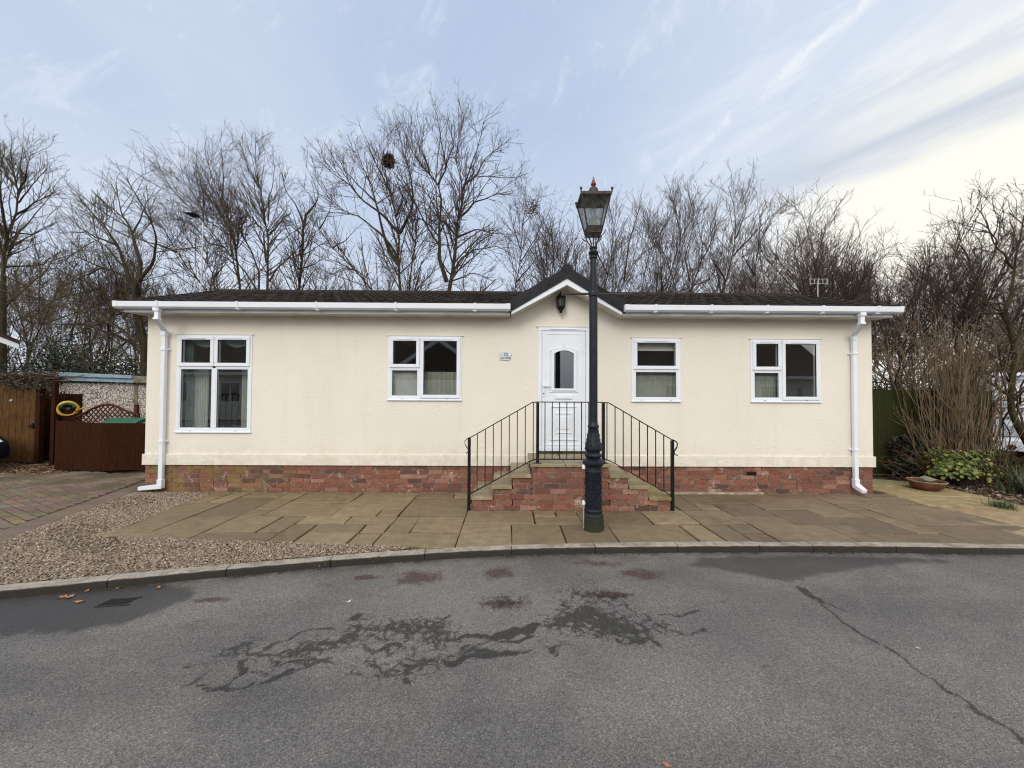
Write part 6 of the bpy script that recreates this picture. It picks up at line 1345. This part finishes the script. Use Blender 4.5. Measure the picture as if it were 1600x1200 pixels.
p2 = at(1592, 772, Z=0.); strappy('strappy_plant', (p2[0]+.1, p2[1], -.02), 120, .5, 'smaller strap leaved tuft at the right edge above the leaf litter', 2, gr)
p3 = at(1455, 742, Z=0.); strappy('strappy_plant', (p3[0]+.1, p3[1]+.15, -.02), 130, .95, 'tall dark strap leaved plant between fence and lime green shrub', 3, [(.03, .042, .018), (.045, .055, .022), (.10, .09, .05)], .010)
p4 = at(1415, 742, Z=0.); strappy('strappy_plant', (p4[0], p4[1]-.05, -.02), 60, .6, 'sparse dark strap leaved plant against the fence foot', 4, [(.03, .042, .018), (.05, .045, .03)], .009)
p5 = at(1573, 795, Z=0.); strappy('grass_tuft', (p5[0], p5[1]+.05, -.02), 220, .16, 'small bright green grass tuft at the edge of the buff path', 5, [(.05, .09, .02), (.04, .07, .018)], .005, .07)
bc = at(1468, 770, Z=0.); bcx, bcy = bc[0]-.0, bc[1]+.20
bowl = empty('plant_bowl', (bcx, bcy, 0), 'wide terracotta bowl with a pale rim at the path edge under the lime shrub', 'plant pot'); m = MB(); m.lathe([(.13, -.01), (.20, .05), (.245, .13), (.255, .155), (.245, .165), (.225, .155), (.21, .12), (.1, .11)], bcx, bcy, 32); m.build('bowl', 'terracotta', bowl, smooth=True)
m = MB(); m.tube([(bcx+.25*math.cos(q), bcy+.25*math.sin(q), .160) for q in np.linspace(0, 2*math.pi, 33)], .012, 6, cap=False); m.build('rim', 'concrete', bowl, smooth=True)
m = MB(); m.lathe([(.215, .125), (.10, .135), (.0, .137)][::-1], bcx, bcy, 20); m.build('compost', 'earth', bowl)
m = MB(); m.add([(bcx-.14, bcy-.16, .17), (bcx+.04, bcy-.13, .20), (bcx+.02, bcy+.05, .235), (bcx-.12, bcy+.02, .205)]+[(bcx-.14, bcy-.16, .185), (bcx+.04, bcy-.13, .212), (bcx+.02, bcy+.05, .247), (bcx-.12, bcy+.02, .22)], [(0,3,2,1),(4,5,6,7),(0,1,5,4),(1,2,6,5),(2,3,7,6),(3,0,4,7)]); tag(m.build('stone', 'concrete', None, bevel=.01), 'flat grey stone lying in the terracotta bowl', 'stone')
n = 2600; P = np.column_stack([rng.uniform(7.75, 9.6, n), rng.uniform(-.9, .75, n), rng.uniform(-.03, .015, n)]); P = P[P[:, 0] > 7.62-.1*P[:, 1]]
V, F_, C = leaf_cloud(P, .034, [(.14, .075, .04), (.10, .055, .032), (.20, .13, .09), (.30, .24, .19), (.07, .045, .03)], 15, .7); tag(mesh_np('leaf_litter', V, [F_], 'leafcol', col=C), kind='stuff')
# mossy tree in the right foreground
Yt = .75; tl = [T_([(1640, 790), (1612, 712), (1596, 684), (1585, 663), (1581, 640), (1583, 602), (1586, 548), (1578, 500), (1571, 484)], .085, .045), T_([(1571, 484), (1566, 470), (1542, 478), (1530, 455), (1524, 435), (1512, 405), (1500, 380)], .028), T_([(1571, 484), (1579, 457), (1585, 420), (1597, 360), (1600, 335)], .040), T_([(1571, 486), (1545, 490), (1515, 494), (1497, 476), (1486, 460)], .025), T_([(1585, 420), (1560, 390), (1540, 350)], .03), T_([(1585, 540), (1610, 500), (1640, 470)], .04), T_([(1515, 494), (1500, 510), (1480, 512)], .02), T_([(1580, 457), (1600, 440), (1625, 400)], .03)]
st = px_stems(tl, Yt, 61, ground=False, dep=.5); st[0] = ([st[0][0][0]*np.array([1, 1, 0])+np.array([0, 0, -.1])]+st[0][0], st[0][1], st[0][2])
make_tree('mossy_tree', 'bent mossy trunk forking upward at the right edge in front of the white van', st, 62, bark='mossbark', twig='twigdark', l1=(.4, 1.2), fine=1.1, spread=2.2, rmin=.0036, up=.2)
# tendrils: wavy dark iron bars before the van
ib = empty('iron_trellis', (9.9, 1.3, 0), 'wavy dark iron bars standing between the canes and the white van', 'iron trellis')
iron = [[(1553, 626), (1554, 650), (1556, 668), (1553, 682), (1548, 690)], [(1552, 626), (1560, 642), (1569, 662), (1577, 672), (1579, 685), (1573, 705)], [(1564, 622), (1564, 645), (1568, 665), (1567, 688), (1560, 706)], [(1588, 630), (1591, 642), (1587, 655), (1589, 664)], [(1553, 626), (1548, 640), (1553, 652)]]
for L in iron:
    P = resample(np.array([at(x, y, Y=1.35) for x, y in L]), 14); P = smooth(P, 1); P = np.vstack([P, [P[-1][0]-.02, 1.35, P[-1][2]-.25]]) if L[-1][1] > 685 else P; m = MB(); m.tube([tuple(p) for p in P], .011, 6); m.build('bar', 'blackpaint', ib, smooth=True)
m = MB(); p = at(1553, 626, Y=1.36); q = at(1592, 626, Y=1.36); m.tube([tuple(p), tuple(q)], .010, 6); m.build('bar', 'blackpaint', ib)
# white van beyond
vx, vy = at(1546, 660, Y=2.7)[0], 2.7
van = empty('parked_van', (vx, vy, 0), 'white van with dark lettering half hidden behind the mossy trunk', 'van')
VA = rad(40)
def vp(px, py, off):     # a point on the turned rear face, in the van's unturned coordinates
    n_ = np.array([-math.sin(VA), -math.cos(VA), 0]); d = FF+RR*(px-800)/F+UU*(600-py)/F; o = np.array([vx, vy, 0])-n_*off; p = CAM+d*(((o-CAM)@n_)/(d@n_)); e = p-np.array([vx, vy, 0]); return (vx+e[0]*math.cos(VA)-e[1]*math.sin(VA), vy+off, p[2])
zA, zB, zC, zD = .33, 1.0, 1.62, 2.2
prof = [(.0, zA+.02), (-.04, zA+.22), (-.02, .72), (.04, .98), (.06, 1.60), (.18, 2.05), (.34, 2.22)]
m = MB(); W_ = 1.95; V = []
for w_, ins_ in ((0., .12), (.10, .02), (.5, 0.), (W_-.5, 0.), (W_-.10, .02), (W_, .12)):
    for y, z in prof: V.append((vx+w_+(.06 if z > 1.7 and w_ < .1 else -.06 if z > 1.7 and w_ > W_-.1 else 0), vy+y+ins_, z))
    for y, z in ((4.6, 2.25), (4.8, .4)): V.append((vx+w_, vy+y, z))
n_ = len(prof)+2; Fs = [(i*n_+j, (i+1)*n_+j, (i+1)*n_+(j+1) % n_, i*n_+(j+1) % n_) for i in range(5) for j in range(n_)]+[tuple(range(n_)), tuple(range(5*n_, 6*n_))[::-1]]
m.add(V, Fs); vb = m.build('body', 'vanwhite', van, smooth=True)
m = MB(); m.box(vx+.16, vx+W_-.16, vy+.01, vy+.03, 1.66, 1.665); m.add([(vx+.14, vy+.075, 1.64), (vx+W_-.14, vy+.075, 1.64), (vx+W_-.18, vy+.225, 2.10), (vx+.18, vy+.225, 2.10)], [(0,1,2,3)]); m.build('rear_window', 'carglass', van)
m = MB(); m.box(vx+.1, vx+W_-.1, vy+.02, vy+.12, 2.08, 2.13); m.build('roof_bar', 'vangrey', van)
m = MB()
for z in (1.59, 1.45, 1.37, 1.22): m.box(vx+.10, vx+W_-.10, vy+.035, vy+.054, z, z+.012)
m.box(vx+W_*.5-.006, vx+W_*.5+.006, vy+.03, vy+.056, .75, 2.0); m.build('door_rib', 'vangrey', van)
m = MB(); m.prism([(vy-.10, .36), (vy-.12, .62), (vy-.02, .70), (vy+.2, .70), (vy+.2, .34)], 'x', vx+.0, vx+W_); m.build('bumper', 'vanwhite', van, bevel=.03, seg=3)
m = MB(); m.prism([(vy-.07, .70), (vy-.02, .95), (vy+.03, .95), (vy+.03, .70)], 'x', vx+.02, vx+W_-.02); m.build('lower_panel', 'vangrey', van, bevel=.01)
q = vp(1582, 699, -.13); MB().tube([(q[0], vy-.128, q[2]), (q[0], vy-.11, q[2])], .065, 16).build('fog_lamp', 'rubber', van)
for xx in (vx+.16, vx+W_-.16):
    for yy in (vy+.85, vy+3.9):
        o = MB().lathe([(.2, -.1), (.31, -.095), (.335, -.06), (.335, .06), (.31, .095), (.2, .1)], 0, 0, 22); mm = MB(); mm.add([(xx+z, yy+x, .335+y) for x, y, z in o.v], o.f); wh = mm.build('wheel', 'rubber', van, smooth=True)
        o = MB().lathe([(.02, -.085), (.18, -.09), (.2, -.06), (.2, .06), (.18, .09), (.02, .085)], 0, 0, 20); mm = MB(); mm.add([(xx+z, yy+x, .335+y) for x, y, z in o.v], o.f); mm.build('rim', 'steel', wh, smooth=True)
for s, px, py, sz in (('4', 1568.5, 640.5, .13), ('1P', 1595, 642, .17), ('J', 1598, 654, .11), ('GU', 1597, 661, .12)):
    q = vp(px, py, .03); text_mesh('lettering', s, sz, 'darkblue', van, (q[0], vy+.028, q[2]), (1, 0, 0), (0, 0, 1), .004)
m = MB(); x_ = vp(1557, 652, .03)
for k in range(5): m.box(x_[0]+.055*k, x_[0]+.055*k+.03, vy+.018, vy+.036, x_[2]-.03, x_[2]+.02+.01*(k % 2))
m.build('lettering', 'darkblue', van)
van.rotation_euler[2] = -VA
# aerials
a0 = at(1278, 470, Y=1.95); a1 = at(1278, 440, Y=1.95); ae = empty('roof_aerial', tuple(float(v) for v in (a0[0], a0[1], a0[2])), 'white television aerial on a short mast at the right end of the roof', 'aerial')
m = MB(); m.tube([(a0[0], 1.95, a0[2]-.1), (a0[0], 1.95, a1[2]+.02)], .012, 8); m.build('mast', 'steel', ae); m = MB(); z = a1[2]; w_ = .19
for dz in (-.05, .05): m.tube([(a0[0]-w_, 1.93, z+dz), (a0[0]+w_, 1.93, z+dz)], .006, 6)
for k in range(5): m.box(a0[0]-w_+.095*k-.006, a0[0]-w_+.095*k+.006, 1.92, 1.93, z-.075+.03*(k % 2), z+.075-.03*(k % 2))
m.build('element', 'steel', ae)
b0 = at(314, 470, Y=4.6); b1 = at(317, 347, Y=4.6); pa = empty('aerial_pole', (float(b0[0]), 4.6, 0), 'tall pale pole with a dark aerial on top behind the left roof', 'aerial')
MB().tube([(b0[0], 4.6, 0), (b0[0], 4.6, b0[2]), (b1[0], 4.6, b1[2])], .019, 8).build('pole', 'steel', pa)
q = at(301, 336, Y=4.6); m = MB(); m.tube([(b1[0]+.02, 4.6, b1[2]), (b1[0]+.01, 4.6, q[2]), (q[0]-.12, 4.62, q[2]+.01)], .012, 6)
for k in range(6): m.box(q[0]-.12+.045*k, q[0]-.105+.045*k, 4.45, 4.75, q[2]-.012, q[2]+.02)
m.build('element', 'blackpaint', pa)

# ================================================================= HOMES ACROSS THE ROAD (seen mirrored in the panes)
def plain_home(xa, xb, y, lab, gx=None, conserv=None):
    root = empty('park_home', ((xa+xb)/2, y, 0), lab, 'mobile home'); MB().box(xa, xb, y-6, y, 0, 2.75).build('wall', 'fabric', root)
    m = MB(); m.prism([(y+.35, 2.62), (y+.35, 2.72), (y-3, 5.3), (y-6.35, 2.72), (y-6.35, 2.62), (y-3, 5.1)], 'x', xa-.4, xb+.4); m.build('roof', 'opproof', root)
    MB().box(xa-.4, xb+.4, y+.352, y+.375, 2.58, 2.76).build('fascia', 'pvc', root)
    for x in np.arange(xa+1.2, xb-1.5, 3.):
        m = MB(); m.frame(x, x+1.2, 1., 2.2, .07, y, y+.03); m.box(x+.57, x+.63, y, y+.03, 1.07, 2.13); f = m.build('window', 'pvc', root); MB().box(x+.07, x+1.13, y-.001, y+.01, 1.07, 2.13).build('pane', 'carglass', f)
    if gx is not None:
        m = MB(); m.prism([(gx-2.4, 0), (gx+2.4, 0), (gx+2.4, 2.75), (gx, 4.4), (gx-2.4, 2.75)], 'y', y+.001, y+1.4); m.build('gable_wall', 'opproof', root); MB().box(gx-2.35, gx+2.35, y+1.4, y+1.41, 0, 2.35).build('garage_door', 'fabric', root)
        m = MB()
        for s in (-1, 1): P = [(gx, 4.75), (gx+s*2.9, 2.75), (gx+s*2.9, 2.5), (gx, 4.5)]; m.prism(P[::s], 'y', y+1.41, y+1.45)
        m.build('bargeboard', 'pvc', root)
    return root
plain_home(-9, 2.2, -16.5, 'cream park home with a brown gable on the far side of the road', gx=-4.0)
plain_home(5.5, 20, -17.5, 'cream park home across the road to the right of the gabled one')
plain_home(-27, -13, -16, 'cream park home across the road to the left of the gabled one')

# ================================================================= SKY AND LIGHT
SUN_EL, SUN_AZ = 33., 198.      # degrees, azimuth clockwise from +Y: soft light from behind the camera
W = bpy.data.worlds.new('World'); S.world = W; W.use_nodes = True; nt = W.node_tree; nt.nodes.clear()
def wn(t, **k):
    o = nt.nodes.new(t)
    for a, b_ in k.items(): setattr(o, a, b_)
    return o
def wl_(a, b_): nt.links.new(a, b_)
def wset(s, v):
    if hasattr(v, 'links') or hasattr(v, 'is_linked'): wl_(v, s)
    else: s.default_value = v if not isinstance(v, tuple) or len(v) == 4 or s.type == 'VECTOR' else (*v, 1)
def wm(op, a, b_=0.):
    o = wn('ShaderNodeMath', operation=op); wset(o.inputs[0], a); wset(o.inputs[1], b_); return o.outputs[0]
def wramp(v, a, b_, lo=0., hi=1.):
    o = wn('ShaderNodeMapRange', interpolation_type='SMOOTHSTEP'); wset(o.inputs[0], v)
    for i, q in enumerate((a, b_, lo, hi)): o.inputs[i+1].default_value = q
    return o.outputs[0]
def wmix(f, a, b_, mode='MIX'):
    o = wn('ShaderNodeMix', data_type='RGBA', blend_type=mode); wset(o.inputs[0], f); wset(o.inputs[6], a); wset(o.inputs[7], b_); return o.outputs[2]
sky = wn('ShaderNodeTexSky', sky_type='NISHITA'); sky.sun_disc = False; sky.sun_elevation = rad(SUN_EL); sky.sun_rotation = rad(SUN_AZ); sky.air_density = 1.; sky.dust_density = 1.5
tc_ = wn('ShaderNodeTexCoord'); D = tc_.outputs['Generated']; sp = wn('ShaderNodeSeparateXYZ'); wl_(D, sp.inputs[0]); dx_, dy_, dz_ = sp.outputs
den = wm('ADD', wm('MAXIMUM', dz_, 0.), .12); cu_ = wm('DIVIDE', dx_, den); cv_ = wm('DIVIDE', dy_, den)
cmb = wn('ShaderNodeCombineXYZ'); wl_(cu_, cmb.inputs[0]); wl_(cv_, cmb.inputs[1])
def wnoise(rot, scale, s, det=6, rough=.55, dist=.3, off=(0, 0, 0)):
    r_ = wn('ShaderNodeMapping'); wl_(cmb.outputs[0], r_.inputs[0]); r_.inputs['Rotation'].default_value = (0, 0, rad(rot)); r_.inputs['Location'].default_value = off
    mp = wn('ShaderNodeMapping'); wl_(r_.outputs[0], mp.inputs[0]); mp.inputs['Scale'].default_value = scale
    o = wn('ShaderNodeTexNoise'); wl_(mp.outputs[0], o.inputs[0]); o.inputs['Scale'].default_value = s; o.inputs['Detail'].default_value = det; o.inputs['Roughness'].default_value = rough; o.inputs['Distortion'].default_value = dist; return o.outputs[0]
veil = wnoise(20, (1, 1, 1), .9, 4, .5, .2)
def wdot(v):
    o = wn('ShaderNodeVectorMath', operation='DOT_PRODUCT'); n_ = wn('ShaderNodeVectorMath', operation='NORMALIZE'); wl_(D, n_.inputs[0]); wl_(n_.outputs[0], o.inputs[0]); l = math.sqrt(sum(a*a for a in v)); o.inputs[1].default_value = tuple(a/l for a in v); return o.outputs['Value']
base = wmix(.8, sky.outputs[0], (6.2, 7.5, 10.0))
nrm_ = wn('ShaderNodeVectorMath', operation='NORMALIZE'); wl_(D, nrm_.inputs[0]); sn = wn('ShaderNodeSeparateXYZ'); wl_(nrm_.outputs[0], sn.inputs[0]); dx_, dy_, dz_ = sn.outputs
az_ = wm('ARCTAN2', dx_, dy_)
def wn2(sa, sz, s, det=6, rough=.6, dist=.4, off=0., tilt=0.):
    cb = wn('ShaderNodeCombineXYZ'); wl_(wm('MULTIPLY', az_, sa), cb.inputs[0]); wl_(wm('ADD', wm('MULTIPLY', dz_, sz), wm('MULTIPLY', az_, tilt)), cb.inputs[1]); cb.inputs[2].default_value = off
    o = wn('ShaderNodeTexNoise'); wl_(cb.outputs[0], o.inputs[0]); o.inputs['Scale'].default_value = s; o.inputs['Detail'].default_value = det; o.inputs['Roughness'].default_value = rough; o.inputs['Distortion'].default_value = dist; return o.outputs[0]
right = wramp(dx_, .12, .58); low = wramp(dz_, .05, .62, 1., 0.)
str1 = wn2(1.5, 11, 1.6, 7, .6, .5, 2.3, -1.6); str2 = wn2(1.2, 9, 1.1, 5, .55, .4, 8.1, -.8); wisp = wn2(4, 6, 2.2, 8, .68, .8, 4.4, -3.)
c = wmix(wm('MULTIPLY', wramp(veil, .35, .7), .5), base, (7.6, 8.3, 9.5))
c = wmix(wm('MULTIPLY', low, .62), c, (8.3, 8.9, 9.8))
c = wmix(wm('MULTIPLY', right, .62), c, (8.1, 8.9, 10.0))
c = wmix(wm('MULTIPLY', wramp(wisp, .52, .72), .38), c, (8.9, 9.5, 10.4))
c = wmix(wm('MULTIPLY', wramp(str1, .46, .66), wm('MULTIPLY', right, .55)), c, (9.6, 10.0, 10.4))
c = wmix(wm('MULTIPLY', wramp(str2, .50, .64), wm('MULTIPLY', wm('MULTIPLY', right, .5), wramp(dz_, .33, .40))), c, (6.9, 7.8, 9.0))
def band_at(z0, half, wgt, col, base_c, na):
    e = wm('ABSOLUTE', wm('ADD', wm('SUBTRACT', dz_, z0), wm('MULTIPLY', wm('SUBTRACT', na, .5), .16))); return wmix(wm('MULTIPLY', wramp(e, half, .0), wm('MULTIPLY', wramp(dx_, .34, .60), wgt)), base_c, col)
# low bright sky at the right, under a grey bank
gl_ = wm('MULTIPLY', wramp(wm('ADD', dz_, wm('MULTIPLY', wm('SUBTRACT', str1, .5), .10)), .43, .34), wramp(dx_, .36, .70))
c = wmix(wm('MULTIPLY', gl_, .92), c, (10.5, 10.4, 10.0))
c = wmix(wm('MULTIPLY', wramp(wdot((.78, .56, .27)), .93, .995), .8), c, (11.5, 11.1, 9.9))
c = band_at(.425, .055, .85, (6.2, 7.0, 8.1), c, str2); c = band_at(.50, .035, .55, (6.8, 7.6, 8.8), c, str1)
# an old vapour trail
pa_, pb_ = Vector((.41, .75, .52)), Vector((.54, .60, .60)); cn_ = pa_.cross(pb_); tr_ = wm('ABSOLUTE', wm('ADD', wdot(tuple(cn_)), wm('MULTIPLY', wm('SUBTRACT', wisp, .5), .03)))
c = wmix(wm('MULTIPLY', wm('MULTIPLY', wramp(tr_, .017, .0), wramp(wisp, .40, .62)), wm('MULTIPLY', wramp(dx_, .30, .42), wramp(dz_, .30, .5))), c, (9.7, 10.1, 10.6))
behind = wm('MULTIPLY', wramp(dy_, .1, -.45), wramp(dz_, -.02, .25))          # brighter thin overcast on the camera's side
c = wmix(behind, c, (18.5, 17.8, 17.))
bg = wn('ShaderNodeBackground'); wl_(c, bg.inputs[0]); bg.inputs[1].default_value = .08; ow = wn('ShaderNodeOutputWorld'); wl_(bg.outputs[0], ow.inputs[0])
sl_ = bpy.data.lights.new('sun', 'SUN'); sl_.energy = 1.1; sl_.angle = rad(24); sl_.color = (1., .96, .90); so = bpy.data.objects.new('sun', sl_); COL.objects.link(so)
v = Vector((math.sin(rad(SUN_AZ))*math.cos(rad(SUN_EL)), math.cos(rad(SUN_AZ))*math.cos(rad(SUN_EL)), math.sin(rad(SUN_EL)))); so.rotation_euler = v.to_track_quat('Z', 'Y').to_euler()
S.view_settings.view_transform = 'Standard'; S.view_settings.look = 'None'; S.view_settings.exposure = .22; S.view_settings.gamma = 1.
S.cycles.filter_width = 1.15; S.cycles.use_denoising = DENOISE; S.cycles.max_bounces = 8; S.cycles.transparent_max_bounces = 24
